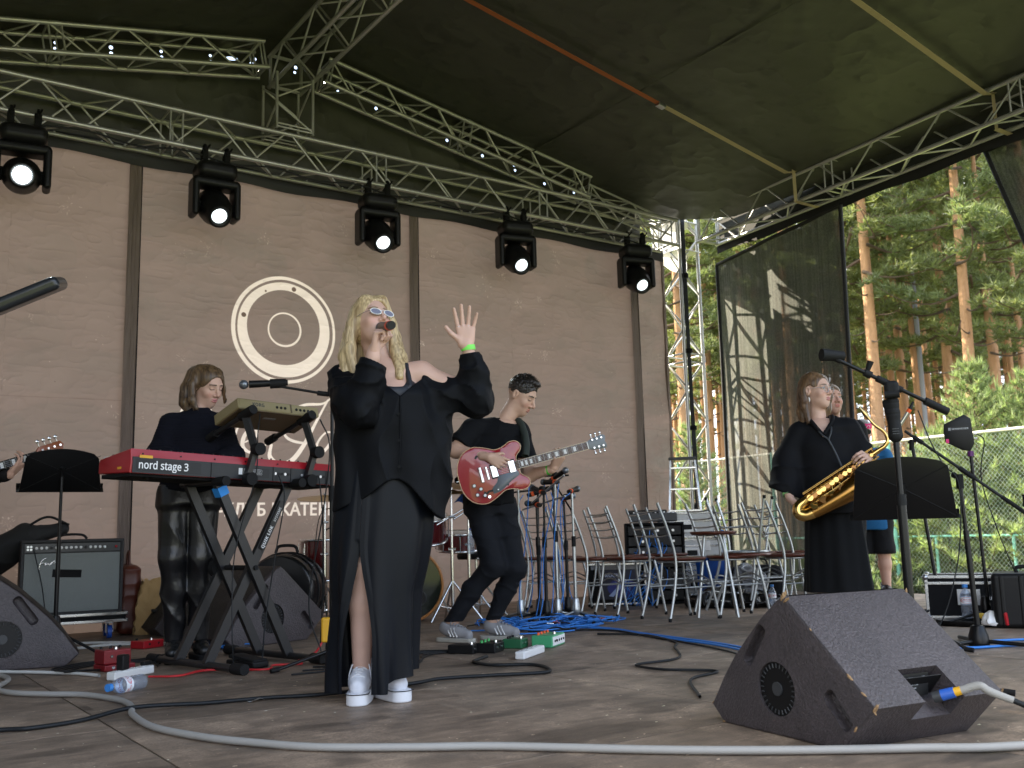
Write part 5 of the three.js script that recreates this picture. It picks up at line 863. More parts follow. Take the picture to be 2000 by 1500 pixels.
// ---------------------------------------------------------------- the keyboard player
{
  const t = thing('person', 'keyboard player in dark sweater and leather trousers looking down at the keys', 'person', [1.781, 0, -5.8], -0.2979), SK = [0.6, 0.38, 0.29];
  const HM = frameAt([0.052, 1.588, 0.0], 42 * RAD, 22 * RAD, 4 * RAD, 1.02), head = headMesh(HM, { skin: SK, brow: [0.07, 0.045, 0.03], shut: true, lip: [0.5, 0.2, 0.19] }, [-0.005, 1.38, -0.02], [0.03, 1.53, -0.02], 0.05);
  const torso = lofted([[0.93, -0.03, 0, 0.165, 0.12], [1.08, -0.02, 0, 0.14, 0.105], [1.28, -0.01, 0, 0.165, 0.115], [1.38, -0.005, 0, 0.12, 0.08], [1.43, -0.005, 0, 0.06, 0.05]]);
  const aL = [[-0.15, 1.35, 0, 0.052], [-0.205, 1.17, 0.06, 0.042], [-0.115, 1.135, 0.21, 0.026]], aR = [[0.14, 1.35, 0, 0.052], [0.2, 1.15, 0.06, 0.042], [0.1, 1.12, 0.24, 0.026]];
  const legs = [[[-0.11, 0.95, 0, 0.095], [-0.115, 0.58, 0.03, 0.062], [-0.105, 0.4, 0, 0.056], [-0.1, 0.1, -0.02, 0.04]], [[0.035, 0.95, 0, 0.095], [0.04, 0.58, 0.03, 0.062], [0.03, 0.4, 0, 0.056], [0.035, 0.1, -0.02, 0.04]]];
  const body = blend(0.035, torso, sdCone([-0.13, 1.36, 0], [0.12, 1.36, 0], 0.052, 0.052), chain(aL, 0.03), chain(aR, 0.03), ...legs.map((l) => chain(l, 0.03)));
  const hs = [[aL, -0.115, 1.135, 0.21, 1, [0.35, -0.06, 0.93]], [aR, 0.1, 1.12, 0.24, -1, [-0.15, -0.06, 0.98]]].map(([a, x, y, z, s, d]) => handMesh(basis([x, y, z], d, [0, -1, -0.05]), s, [[18, 34, 24], [18, 34, 24], [20, 34, 24], [22, 34, 24]], [6, 1, -5, -10], THUMB.rest, SK, [lerp(a[1][0], x, 0.75), lerp(a[1][1], y, 0.75), lerp(a[1][2], z, 0.75)]));
  part('body', [surface(body, [-0.28, 0.05, -0.2], [0.28, 1.5, 0.28], 0.0095, plainSkin(SK)), head, ...hs], skinM, t);
  const A1 = [[0.0, 1.68, 0.02, 0.03], [-0.035, 1.59, 0.055, 0.022], [-0.03, 1.49, 0.07, 0.022], [-0.01, 1.445, 0.075, 0.014]], A2 = [[-0.02, 1.66, -0.03, 0.05], [-0.065, 1.57, -0.01, 0.036], [-0.07, 1.48, 0.01, 0.034], [-0.055, 1.44, 0.02, 0.02]], A3 = [[0.06, 1.66, -0.05, 0.06], [0.03, 1.55, -0.07, 0.06], [0.02, 1.48, -0.06, 0.045], [0.02, 1.44, -0.05, 0.03]], A4 = [[0.11, 1.66, 0.0, 0.03], [0.135, 1.57, 0.0, 0.02], [0.14, 1.5, 0.02, 0.02], [0.135, 1.46, 0.03, 0.012]];
  const cap = inFrame(HM, blend(0.03, sdEll([0, 0.036, -0.014], [0.082, 0.089, 0.1]), sdEll([0, 0, -0.045], [0.076, 0.085, 0.068]))), face = inFrame(HM, blend(0.02, sdEll([0, -0.015, 0.092], [0.066, 0.088, 0.078]), sdEll([0, -0.09, 0.06], [0.062, 0.07, 0.085])));
  const hf = blend(0.025, cap, chain(A1), chain(A2), chain(A3), chain(A4));
  part('hair', [surface((x, y, z) => smax(hf(x, y, z), -face(x, y, z), 0.01) + 0.0016 * noise3(x * 120, y * 4, z * 120), [-0.15, 1.39, -0.19], [0.24, 1.74, 0.16], 0.0045, streak([0.045, 0.026, 0.014], [0.16, 0.1, 0.05], 180, 4)), strands([A1, A2, A2], 130, 0.0014, [0.06, 0.036, 0.018], [0.2, 0.125, 0.065], 63)], hairM, t);
  const sw = blend(0.035, lofted([[0.96, -0.03, 0, 0.175, 0.135], [1.1, -0.02, 0, 0.165, 0.13], [1.28, -0.01, 0, 0.175, 0.13], [1.39, -0.005, 0, 0.12, 0.085], [1.455, 0.0, -0.01, 0.066, 0.062]]), sdCone([-0.13, 1.365, 0], [0.12, 1.365, 0], 0.06, 0.06), chain([[-0.15, 1.345, 0, 0.066], [-0.205, 1.18, 0.06, 0.062], [-0.15, 1.15, 0.15, 0.05]], 0.03), chain([[0.14, 1.345, 0, 0.066], [0.2, 1.16, 0.06, 0.062], [0.14, 1.135, 0.16, 0.05]], 0.03));
  const sf = wrinkle(sw, 0.009, 8), rib = (x, y, z) => sf(x, y, z) + 0.0009 * Math.sin(y * 380);
  part('sweater', surface(rib, [-0.3, 0.93, -0.2], [0.3, 1.48, 0.24], 0.0075), clothB(lin(0.0065, 0.007, 0.012), { roughness: 0.95 }), t);
  const trous = legs.map((l) => chain(l.map((p, k) => [p[0], p[1], p[2], [0.104, 0.072, 0.064, 0.048][k]]), 0.035));
  const pfF = blend(0.045, blend(0.01, ...trous), lofted([[0.88, -0.035, 0, 0.175, 0.13], [1.0, -0.03, 0, 0.16, 0.12]])), pf = (x, y, z) => pfF(x, y, z) - 0.012 * ridge(x * 7 + y * 3, y * 4.5 + x * 6, z * 7) * smooth(0.95, 0.55, y) + 0.004 * noise3(x * 14, y * 8, z * 14);
  part('leather_trousers', surface((x, y, z) => smax(pf(x, y, z), Math.max(0.11 - y, y - 1.0), 0.006), [-0.28, 0.08, -0.2], [0.24, 1.03, 0.22], 0.0085), mat(lin(0.008, 0.008, 0.009), { roughness: 0.3, bumpMap: again(blotchT, 9), bumpScale: 0.002 }), t);
  for (const x of [-0.1, 0.045]) shoe(t, 'boot', [x, 0, x < 0 ? 0.03 : 0.0], x < 0 ? -0.1 : 0.25, { len: 0.27, sole: 0.038, collar: 0.13, soleM: M.blackRubber, upM: mat(lin(0.01, 0.01, 0.01), { roughness: 0.35 }), laceM: M.blackRubber });
}
// ---------------------------------------------------------------- people at the stage edge and the bass player at the picture's rim
function bystander(label, pos, turn, o) {
  const t = thing('person', label, 'person', pos, turn), H = o.h / 1.75, SK = o.skin ?? [0.52, 0.3, 0.22], y = (v) => v * H;
  const HM = frameAt([0, y(1.635), o.hz ?? 0.02], o.yaw * RAD, (o.pitch ?? 0) * RAD, 0, 1.03 * H), head = headMesh(HM, { skin: SK, brow: o.brow, beard: o.beard, jaw: 1.06, nose: 1.1, wide: 1.02 }, [0, y(1.42), -0.02], [0, y(1.56), -0.01], 0.06 * H, 0.005);
  const torso = lofted([[y(0.86), 0, 0, 0.165, 0.125], [y(1.05), 0, 0, 0.16, 0.12], [y(1.25), 0, 0, 0.175, 0.125], [y(1.38), 0, 0, 0.16, 0.1], [y(1.45), 0, 0, 0.07, 0.06]]);
  const arms = o.arms, legs = [-1, 1].map((s) => [[s * 0.085, y(0.88), 0, 0.09], [s * 0.1, y(0.48), 0.01, 0.062], [s * 0.1, y(0.32), -0.01, 0.056], [s * 0.1, y(0.1), -0.02, 0.04]]);
  const body = blend(0.035, torso, sdCone([-0.17, y(1.39), 0], [0.17, y(1.39), 0], 0.055, 0.055), ...arms.map((a) => chain(a.map((p, i) => [...p, [0.053, 0.043, 0.028][i]]), 0.03)), ...legs.map((l) => chain(l, 0.03)));
  const hands = arms.map((a, i) => { const w = a[2], e = a[1], d = w.map((v, k) => v - e[k]); return handMesh(basis(w, o.hd?.[i] ?? d, o.palm?.[i] ?? [0, -0.3, -1]), i ? -1 : 1, [[30, 40, 25]], [4, 1, -3, -7], THUMB.rest, SK, [lerp(e[0], w[0], 0.8), lerp(e[1], w[1], 0.8), lerp(e[2], w[2], 0.8)], 1, 0.005); });
  part('body', [surface(body, [-0.5, 0.05, -0.22], [0.5, y(1.52), 0.5], 0.0145, plainSkin(SK)), head, ...hands], skinM, t);
  const hA = sdEll([0, 0.04, -0.015], [0.08, 0.084, 0.1]), hB = sdEll([0, -0.025, 0.1], [0.085, 0.09, 0.08]), capH = inFrame(HM, (x, yy, z) => smax(smax(hA(x, yy, z), -hB(x, yy, z), 0.01), -(yy + 0.04), 0.01) + 0.002 * noise3(x * 150, yy * 150, z * 150));
  const c = V(0, 0, 0).applyMatrix4(HM); part('hair', surface(capH, [c.x - 0.13, c.y - 0.12, c.z - 0.14], [c.x + 0.13, c.y + 0.15, c.z + 0.14], 0.0065, streak(o.hair, o.hair.map((v) => v * 2.2), 160, 30)), hairM, t);
  const sl = o.longSleeve ? 1 : 0, tee = blend(0.03, lofted([[y(0.6 + (o.hem ?? 0.2)), 0, 0, 0.19, 0.15], [y(1.05), 0, 0, 0.185, 0.145], [y(1.25), 0, 0, 0.19, 0.14], [y(1.38), 0, 0, 0.165, 0.108], [y(1.46), 0, 0, 0.08, 0.068]]), sdCone([-0.17, y(1.395), 0], [0.17, y(1.395), 0], 0.062, 0.062), ...arms.map((a) => { const k = sl ? 1 : 0.75, e = a[0].map((v, i) => lerp(v, a[1][i], k)), l = [[...a[0], 0.07], [...e, sl ? 0.062 : 0.075]]; if (sl) l.push([...a[1].map((v, i) => lerp(v, a[2][i], 0.85)), 0.045]); return chain(l, 0.03); }));
  part(o.top ?? 't_shirt', surface(wrinkle(tee, 0.009, 8), [-0.5, y(0.55), -0.24], [0.5, y(1.5), 0.42], 0.0135), o.topM, t);
  const low = o.shorts ? y(0.42) : 0.11, trous = blend(0.04, lofted([[y(0.82), 0, 0, 0.18, 0.14], [y(0.95), 0, 0, 0.17, 0.13]]), ...legs.map((l) => chain(l.map((p, k) => [p[0], p[1], p[2], (o.shorts ? [0.115, 0.1, 0.09, 0.08] : [0.105, 0.08, 0.075, 0.062])[k]]), 0.035)));
  const f = wrinkle(trous, 0.008, 8), tr = part(o.shorts ? 'shorts' : 'trousers', surface((a, b, d) => smax(f(a, b, d), Math.max(low - b, b - y(0.95)), 0.006), [-0.3, low - 0.03, -0.22], [0.3, y(0.98), 0.22], 0.0135), o.lowM, t);
  for (const s of [-1, 1]) shoe(t, 'shoe', [s * 0.1, 0, 0.03], s * 0.15, { len: 0.28, sole: 0.03, soleM: M.darkGrey, upM: M.black });
  return { t, HM, tr, y };
}
bystander('bearded balding man half hidden behind the saxophonist', [6.43, 0, -4.83], -0.93, { h: 1.76, yaw: 32, pitch: -4, skin: [0.58, 0.33, 0.25], brow: [0.16, 0.09, 0.05], beard: 0.35, hair: [0.1, 0.065, 0.04], topM: clothB(lin(0.012, 0.012, 0.013)), lowM: clothB(lin(0.012, 0.012, 0.014)), arms: [[[-0.18, 1.38, 0], [-0.22, 1.1, 0.02], [-0.18, 0.86, 0.1]], [[0.18, 1.38, 0], [0.22, 1.1, 0.02], [0.16, 0.9, 0.14]]] });
{
  const b = bystander('man in pink bandana and dark glasses with blue t-shirt and black shorts', [8.12, 0, -5.76], -0.953, { h: 1.66, yaw: 12, pitch: 8, shorts: true, hem: 0.06, skin: [0.5, 0.29, 0.21], brow: [0.05, 0.04, 0.03], hair: [0.07, 0.065, 0.06], topM: clothB(lin(0.015, 0.09, 0.21)), lowM: clothB(lin(0.01, 0.01, 0.011)), arms: [[[-0.18, 1.3, 0], [-0.24, 1.05, 0.06], [-0.08, 1.08, 0.24]], [[0.18, 1.3, 0], [0.27, 1.05, 0.06], [0.17, 1.1, 0.26]]], hd: [[1, 0.1, 0.1], [-1, 0.1, 0.1]] });
  part('bandana', lathe([[0.083, 0.03], [0.088, 0.034], [0.087, 0.075], [0.08, 0.08], [0.078, 0.05], [0.083, 0.03]], 36).scale(0.97, 1, 1.18).translate(0, 0, -0.008).applyMatrix4(b.HM), mat(lin(0.55, 0.02, 0.13), { roughness: 0.8, map: canvasTex(256, 64, (g, W, H) => { g.fillStyle = '#ffffff'; g.fillRect(0, 0, W, H); g.strokeStyle = '#ffd9e4'; g.fillStyle = '#8a8a8a'; }) }), b.t);
  for (const s of [-1, 1]) part('paisley', tube([[s * 0.012, 0.036, 0.094], [s * 0.03, 0.062, 0.091], [s * 0.05, 0.058, 0.08], [s * 0.045, 0.042, 0.085]], 0.0016, 20, 5).applyMatrix4(b.HM), M.white, b.t);
  for (const s of [-1, 1]) part('dark_lens', disc(0.025, 0.003, 20).rotateX(1.57).translate(s * 0.032, 0.0, 0.096).applyMatrix4(b.HM), M.blackPaint, b.t);
  for (const g of [box(0.018, 0.1, 0.004), box(0.06, 0.022, 0.004).translate(0, 0.012, 0)]) part('cross_print', g.translate(0.1, 0.56, 0.108), mat(lin(0.5, 0.5, 0.5), { roughness: 0.9 }), b.tr);
}
bystander('bass player at the picture rim with only a fretting hand and dark sleeve in view', [0.45, 0, -6.72], 0.35, { h: 1.78, yaw: 10, pitch: 20, longSleeve: true, top: 'jumper', skin: [0.55, 0.33, 0.24], brow: [0.04, 0.03, 0.02], hair: [0.02, 0.014, 0.01], topM: clothB(lin(0.012, 0.011, 0.011)), lowM: clothB(lin(0.012, 0.013, 0.018)), arms: [[[-0.18, 1.4, 0], [-0.25, 1.12, 0.06], [-0.06, 1.03, 0.22]], [[0.18, 1.4, 0], [0.29, 1.12, 0.05], [0.4, 1.1, 0.24]]], hd: [[0.9, -0.3, 0], [0.45, 0.6, 0.3]], palm: [[0, 0, -1], [-0.3, 0.6, -0.6]] });
{
  const g = thing('bass_guitar', 'bass guitar with reddish four-tuner headstock at the picture rim', 'guitar', [0.45, 0, -6.72], 0.35), d = V(0.7, 0.24, 0.02).normalize(), FM = new THREE.Matrix4().makeBasis(d, V(-d.y, d.x, 0).normalize(), V(0, 0, 1)).setPosition(-0.05, 1.02, 0.24), P2 = (n, ge, m, p = g) => part(n, ge.applyMatrix4(FM), m, p), redwood = mat(lin(0.3, 0.085, 0.03), { roughness: 0.3 });
  const half = [[-0.24, 0], [-0.23, 0.1], [-0.15, 0.165], [-0.05, 0.14], [0.02, 0.115], [0.08, 0.14], [0.16, 0.165], [0.2, 0.13], [0.16, 0.08], [0.12, 0.04]], out = new THREE.CatmullRomCurve3([...half, ...half.slice(1).reverse().map(([x, y]) => [x, -y])].map(([x, y]) => V(x, y, 0)), true).getPoints(90).map((p) => [p.x, p.y]);
  P2('body', prism(out, 0.045, 0.01, 3).translate(0, 0, -0.02), redwood); const n = P2('neck', rbox(0.56, 0.05, 0.03, 0.01, 0.36, 0, 0.01), mat(lin(0.02, 0.016, 0.014), { roughness: 0.5 }));
  for (let i = 0; i < 12; i++) { P2('fret', rod([0.2 + i * 0.037, -0.024, 0.026], [0.2 + i * 0.037, 0.024, 0.026], 0.0012, 0.0012, 5), M.steel, n); if (i % 2) P2('inlay', box(0.02, 0.036, 0.001, 0.2185 + i * 0.037, 0, 0.0258), M.white, n); }
  const h = P2('headstock', prism([[0.635, -0.025], [0.66, -0.05], [0.75, -0.035], [0.8, -0.02], [0.82, 0.02], [0.8, 0.048], [0.66, 0.045], [0.635, 0.025]], 0.016, 0.003).translate(0, 0, 0.0), redwood);
  for (let i = 0; i < 4; i++) { P2('tuner', disc(0.007, 0.012, 14).rotateX(1.57).translate(0.67 + i * 0.04, 0.022, 0.02), M.chrome, h); P2('tuner_key', new THREE.SphereGeometry(0.013, 10, 8).scale(1, 1, 0.4).translate(0.665 + i * 0.04, 0.078, 0.0), M.chrome, h); P2('tuner_shaft', rod([0.667 + i * 0.04, 0.04, 0.003], [0.665 + i * 0.04, 0.07, 0.0], 0.003), M.chrome, h); }
  for (let i = 0; i < 4; i++) P2('string', rod([-0.15, (i - 1.5) * 0.012, 0.034], [0.64, (i - 1.5) * 0.01, 0.03], 0.001, 0.001, 4), M.steel);
}
// ---------------------------------------------------------------- floor monitors
const wedgeBump = tex(512, (u, v) => 0.75 * tfbm(u, v, 90, 2, 140) + 0.25 * hash(u * 512 | 0, v * 512 | 0, 3), false);
const wedgeC = tex(512, (u, v) => { const a = tfbm(u, v, 70, 2, 150), b = tfbm(u, v, 5, 4, 151), k = 0.26 + 0.08 * (a - 0.5) + 0.05 * (b - 0.5); return [k * 1.06, k * 0.97, k * 1.0]; });
const wedgeM = mat(0xffffff, { map: again(wedgeC, 2.2), roughness: 0.5, bumpMap: again(wedgeBump, 2.2), bumpScale: 0.003 });
const chipM = mat(lin(0.32, 0.2, 0.1), { roughness: 0.9 });
const chipGeo = (r) => { const g = new THREE.IcosahedronGeometry(r, 2), p = g.attributes.position; for (let i = 0; i < p.count; i++) { const k = 1 + 0.5 * noise3(p.getX(i) / r * 2 + r * 900, p.getY(i) / r * 2, p.getZ(i) / r * 2); p.setXYZ(i, p.getX(i) * k * 1.1, p.getY(i) * k * 0.32, p.getZ(i) * k * 0.4); } g.computeVertexNormals(); return g; };
const WP = [[0, 0], [-0.142, 0.14], [0.188, 0.424], [0.214, 0.441], [0.24, 0.432], [0.33, 0.366], [0.41, 0.293], [0.48, 0.225], [0.54, 0.154], [0.585, 0.09], [0.611, 0.055], [0.55, 0]], WL = 0.55;
function csg(a, cuts) { const ev = new Evaluator(); ev.attributes = ['position', 'normal', 'uv']; let r = new Brush(a); r.updateMatrixWorld(); for (const c of cuts) { const b = new Brush(c); b.updateMatrixWorld(); r = ev.evaluate(r, b, SUBTRACTION); } return r.geometry; }
const slope = Math.atan2(0.284, 0.33);
const wedgeG = (() => {
  const cuts = [box(0.24, 0.1, 0.17).translate(0, 0, 0).rotateZ(slope).translate(-0.115, 0.118, 0.29)];
  for (const z of [0, WL]) { cuts.push(rbox(0.16, 0.045, 0.09, 0.018).rotateZ(2.2).translate(0.365, 0.275, z), rbox(0.13, 0.05, 0.09, 0.018).rotateZ(0.85).translate(0.005, 0.115, z), disc(0.086, 0.024, 40).rotateX(Math.PI / 2).translate(0.272, 0.145, z)); }
  return boxUV(csg(prism(WP, WL, 0.008, 3), cuts.map((c) => (c.index ? c : indexed(c)))));
})();
function wedge(label, pos, turn, s = 1) {
  const t = thing('floor_monitor', label, 'monitor', pos, turn, 'wedge floor monitors'); t.scale.setScalar(s);
  part('cabinet', wedgeG, wedgeM, t);
  part('grille', grid(10, 24, (u, v) => { const k = v * 7, i = Math.min(6, Math.floor(k)), f = k - i, A = WP[3 + i], B = WP[4 + i]; return [lerp(A[0], B[0], f) + 0.002, lerp(A[1], B[1], f) + 0.003, 0.03 + u * (WL - 0.06)]; }), mat(lin(0.012, 0.012, 0.013), { roughness: 0.55, side: THREE.DoubleSide, bumpMap: again(weaveT, 6), bumpScale: 0.003 }), t);
  for (const z of [0, WL]) { const o = z ? -1 : 1; const p = part('pole_mount', disc(0.084, 0.006, 40).rotateX(Math.PI / 2).translate(0.272, 0.145, z + o * 0.011), M.black, t); part('hub', disc(0.022, 0.008, 20).rotateX(Math.PI / 2).translate(0.272, 0.145, z + o * 0.006), M.darkGrey, p); for (let i = 0; i < 28; i++) { const a = i / 28 * 6.283; part('rib', rod([0.272 + Math.cos(a) * 0.066, 0.145 + Math.sin(a) * 0.066, z + o * 0.006], [0.272 + Math.cos(a) * 0.08, 0.145 + Math.sin(a) * 0.08, z + o * 0.006], 0.0028, 0.0028, 4), M.darkGrey, p); } }
  const pl = part('connector_plate', box(0.003, 0.1, 0.16).rotateZ(slope).translate(-0.07, 0.155, 0.29).translate(0.035, 0.005, 0), M.black, t);
  return t;
}
const mon = wedge('large scuffed wedge monitor nearest the audience with a blue plug in its back', [2.533, 0, -1.956], 82 * RAD);
{
  const lab = canvasTex(256, 160, (g, W, H) => { g.fillStyle = '#111'; g.fillRect(0, 0, W, H); g.fillStyle = '#cfd2d4'; g.font = 'bold 26px sans-serif'; g.fillText('N', 8, 44); g.fillText('VERY', 44, 44); g.font = 'bold 34px sans-serif'; g.fillText('CE', 180, 48); g.font = '15px sans-serif'; g.fillText('IMPEDANCE 8 OHM', 22, 84); g.fillText('MAX 350 W  RMS', 22, 108); g.fillText('INPUT / LINK', 22, 132); });
  const lg = new THREE.PlaneGeometry(0.11, 0.07).rotateY(-Math.PI / 2).rotateZ(slope - 0.6).translate(-0.048, 0.172, 0.275); part('rating_label', lg, mat(0xffffff, { map: lab, roughness: 0.5 }), mon);
  const c0 = V(-0.075, 0.135, 0.33), dir = V(-0.75, 0.28, 0.5).normalize(), q = (k) => c0.clone().addScaledVector(dir, k).toArray();
  for (const p of [q(0.02)]) part('socket', rod(q(-0.01), q(0.015), 0.017, 0.017, 18), M.darkGrey, mon);
  seed(31); const spots = [[0.214, 0.441, 0.005, 0.02], [0.2, 0.43, 0.003, 0.014], [-0.138, 0.14, 0.006, 0.016], [-0.1, 0.175, 0.003, 0.01], [-0.05, 0.218, 0.003, 0.012], [0.0, 0.004, 0.004, 0.016], [0.02, 0.006, 0.003, 0.012], [0.55, 0.004, 0.004, 0.012], [0.605, 0.06, 0.004, 0.009], [0.1, 0.345, 0.003, 0.006], [-0.13, 0.13, 0.008, 0.01], [-0.14, 0.14, WL - 0.004, 0.01], [0.2, 0.43, WL - 0.004, 0.012], [0.06, 0.012, 0.003, 0.006], [0.29, 0.045, 0.002, 0.006], [0.58, 0.09, 0.003, 0.007], [-0.06, 0.07, 0.002, 0.012]];
  for (const [x, y, z, r] of spots) part('bare_wood_chip', chipGeo(r * 0.9).rotateZ(y > 0.14 && x < 0.2 ? slope + rr(-0.2, 0.2) : rr(0, 3)).translate(x, y, z), chipM, mon);
  // the plug and its lead, which lie beside the wedge
  const t = thing('speaker_cable', 'speaker lead with blue plug and yellow band leaving the nearest monitor', 'cable', [2.533, 0, -1.956], 82 * RAD);
  part('plug', rod(q(0.012), q(0.055), 0.017, 0.016, 18), mat(lin(0.03, 0.12, 0.5), { roughness: 0.4 }), t); part('band', rod(q(0.055), q(0.075), 0.0135, 0.0125, 16), M.yellow, t);
  part('sleeve', taperTube([q(0.075), q(0.13), [-0.2, 0.16, 0.41], [-0.25, 0.135, 0.45]], [0.012, 0.0125, 0.0125, 0.011], 16, 12), M.greyCable, t); part('lead', tube([[-0.25, 0.135, 0.45], [-0.34, 0.085, 0.53], [-0.46, 0.04, 0.66], [-0.62, 0.012, 0.86], [-0.68, 0.012, 1.3]], 0.0085, 40, 8), M.blackCable, t);
}
wedge('wedge monitor at the picture rim in front of the amplifier', [0.636, 0, -6.8], -9 * RAD, 1.15);
wedge('dark wedge monitor standing behind the keyboard stand', [2.74, 0, -6.4], 200 * RAD, 1.12);
wedge('dark wedge monitor by the backdrop behind the leather trousers', [2.62, 0, -7.5], 186 * RAD, 1.0);
wedge('dark wedge monitor between the amplifier and the music stand', [0.62, 0, -7.7], -20 * RAD, 1.05);

// ---------------------------------------------------------------- moving head lamps
{
  const proto = (label, pos, turn, tilt, power, beam) => {
    const t = thing('moving_head_lamp', label, 'stage light', pos, turn, 'moving head lamps on the lighting truss'); t.scale.setScalar(1.17);
    part('base', rbox(0.29, 0.13, 0.22, 0.055, 0, -0.16, 0, 4), M.black, t); part('display', box(0.022, 0.012, 0.003, 0.08, -0.155, 0.101), M.white, t);
    for (const x of [-0.08, 0.08]) { const c = part('clamp', rbox(0.045, 0.11, 0.06, 0.01, x, -0.045, 0), M.blackMatt, t); part('hook', new THREE.TorusGeometry(0.034, 0.011, 8, 18).rotateY(1.57).translate(x, 0, 0), M.blackMatt, c); part('wing_bolt', rod([x, -0.02, 0.02], [x + 0.02, 0.02, 0.07], 0.007), M.blackMatt, c); }
    const yoke = []; for (const s of [-1, 1]) yoke.push(rbox(0.05, 0.28, 0.15, 0.024, s * 0.148, -0.37, 0, 3)); yoke.push(rbox(0.34, 0.07, 0.15, 0.03, 0, -0.25, 0, 3));
    part('yoke', yoke, M.black, t);
    const h = new THREE.Group(); h.name = 'head'; h.position.set(0, -0.425, 0); h.rotation.x = tilt; t.add(h);
    part('barrel', lathe([[0.0, -0.15], [0.08, -0.145], [0.112, -0.1], [0.12, -0.02], [0.114, 0.05], [0.095, 0.11], [0.082, 0.17], [0.062, 0.174], [0.055, 0.15], [0.0, 0.15]], 30).rotateX(Math.PI / 2), M.black, h);
    for (const s of [-1, 1]) part('pivot', disc(0.045, 0.04, 20).rotateZ(1.57).translate(s * 0.115, 0, 0), M.blackMatt, h);
    const lens = part('lens', new THREE.SphereGeometry(0.066, 28, 10, 0, 6.2832, 0, 0.95).rotateX(Math.PI / 2).translate(0, 0, 0.112), new THREE.MeshStandardMaterial({ color: lin(0.5, 0.55, 0.6), roughness: 0.1, emissive: new THREE.Color(0.86, 0.97, 1), emissiveIntensity: power }), h);
    const l = new THREE.SpotLight(new THREE.Color(0.86, 0.97, 1), beam, 0, 0.16, 0.6, 2); l.name = 'beam'; l.castShadow = true; l.shadow.radius = 2; l.position.set(0, 0, 0.2); l.target.position.set(0, 0, 2); h.add(l, l.target);
    return t;
  };
  const L = [[1.06, -0.12, 0.3, 14, 60, 'glaring moving head lamp at the end of the row aimed at the audience'], [2.53, -0.02, 0.66, 0.6, 3, 'moving head lamp second along the truss from the glaring one'], [4.06, -0.12, 0.64, 0.65, 3, 'moving head lamp over the middle hem strip of the backdrop'], [5.63, -0.24, 0.62, 0.6, 3, 'moving head lamp over the plain backdrop panel, next to the last'], [7.27, -0.3, 0.62, 0.5, 3, 'moving head lamp at the tower end of the truss']];
  for (const [x, turn, tilt, p, b, label] of L) proto(label, [x, 3.94, -7.91], -turn * -1, tilt, p, b);
}

// ---------------------------------------------------------------- stands and microphones
const stickMic = (t, a, b, ring = M.orange) => {                      // head at a, tail at b
  const at = (k) => a.map((v, i) => lerp(v, b[i], k)), m = part('microphone', [rod(at(0.12), at(1), 0.021, 0.0165, 14)], M.black, t);
  part('grille', ball(0.026, ...a, 14, 10), mat(lin(0.2, 0.22, 0.25), { roughness: 0.35, metalness: 0.7 }), m); part('colour_ring', rod(at(0.74), at(0.84), 0.02, 0.02, 14), ring, m); return m;
};
function tripod(t, m, r = 0.32, turn = 0, h = 0.13) { part('hub', lathe([[0.012, h + 0.05], [0.024, h + 0.045], [0.034, h - 0.03], [0.03, h - 0.07], [0.014, h - 0.08]], 18), m, t); for (let i = 0; i < 3; i++) { const a = turn + i * 2.094, x = Math.cos(a), z = Math.sin(a), l = part('leg', rod([x * 0.02, h - 0.05, z * 0.02], [x * r, 0.012, z * r], 0.009), m, t); part('rubber_foot', rod([x * (r - 0.02), 0.016, z * (r - 0.02)], [x * (r + 0.025), 0.012, z * (r + 0.025)], 0.0125), M.blackRubber, l); } }
{ // boom stand behind the singer, pointing at the keyboard player
  const t = thing('microphone_stand', 'black boom stand close behind the singer holding a microphone towards the keyboards', 'mic stand', [2.26, 0, -4.96], -0.428, 'microphone stands on stage');
  tripod(t, M.blackPaint, 0.33, 0.5); part('lower_pole', rod([0, 0.1, 0], [0, 0.92, 0], 0.0135, undefined, 14), M.blackPaint, t); part('upper_pole', rod([0, 0.9, 0], [0, 1.46, 0], 0.0095, undefined, 12), M.blackPaint, t); part('collar', rod([0, 0.87, 0], [0, 0.95, 0], 0.019), M.blackRubber, t);
  part('boom', rod([0.25, 1.4, 0.05], [-0.34, 1.51, -0.02], 0.0075), M.blackPaint, t); part('clutch', [rbox(0.05, 0.05, 0.04, 0.012, 0, 1.463, 0.02), rod([-0.08, 1.46, 0.01], [-0.02, 1.452, 0.012], 0.014)], M.blackRubber, t); part('clip', rod([-0.335, 1.515, -0.02], [-0.25, 1.518, -0.02], 0.027, 0.025, 14), M.blackRubber, t);
  part('yellow_tag', rbox(0.05, 0.13, 0.04, 0.012, -0.03, 0.19, 0.02), M.yellow, t);
  const m = thing('microphone', 'black microphone with silver grille and orange ring on the boom beside the keyboards', 'microphone', [2.26, 0, -4.96], -0.428); stickMic(m, [-0.475, 1.51, -0.02], [-0.24, 1.522, -0.02]);
}
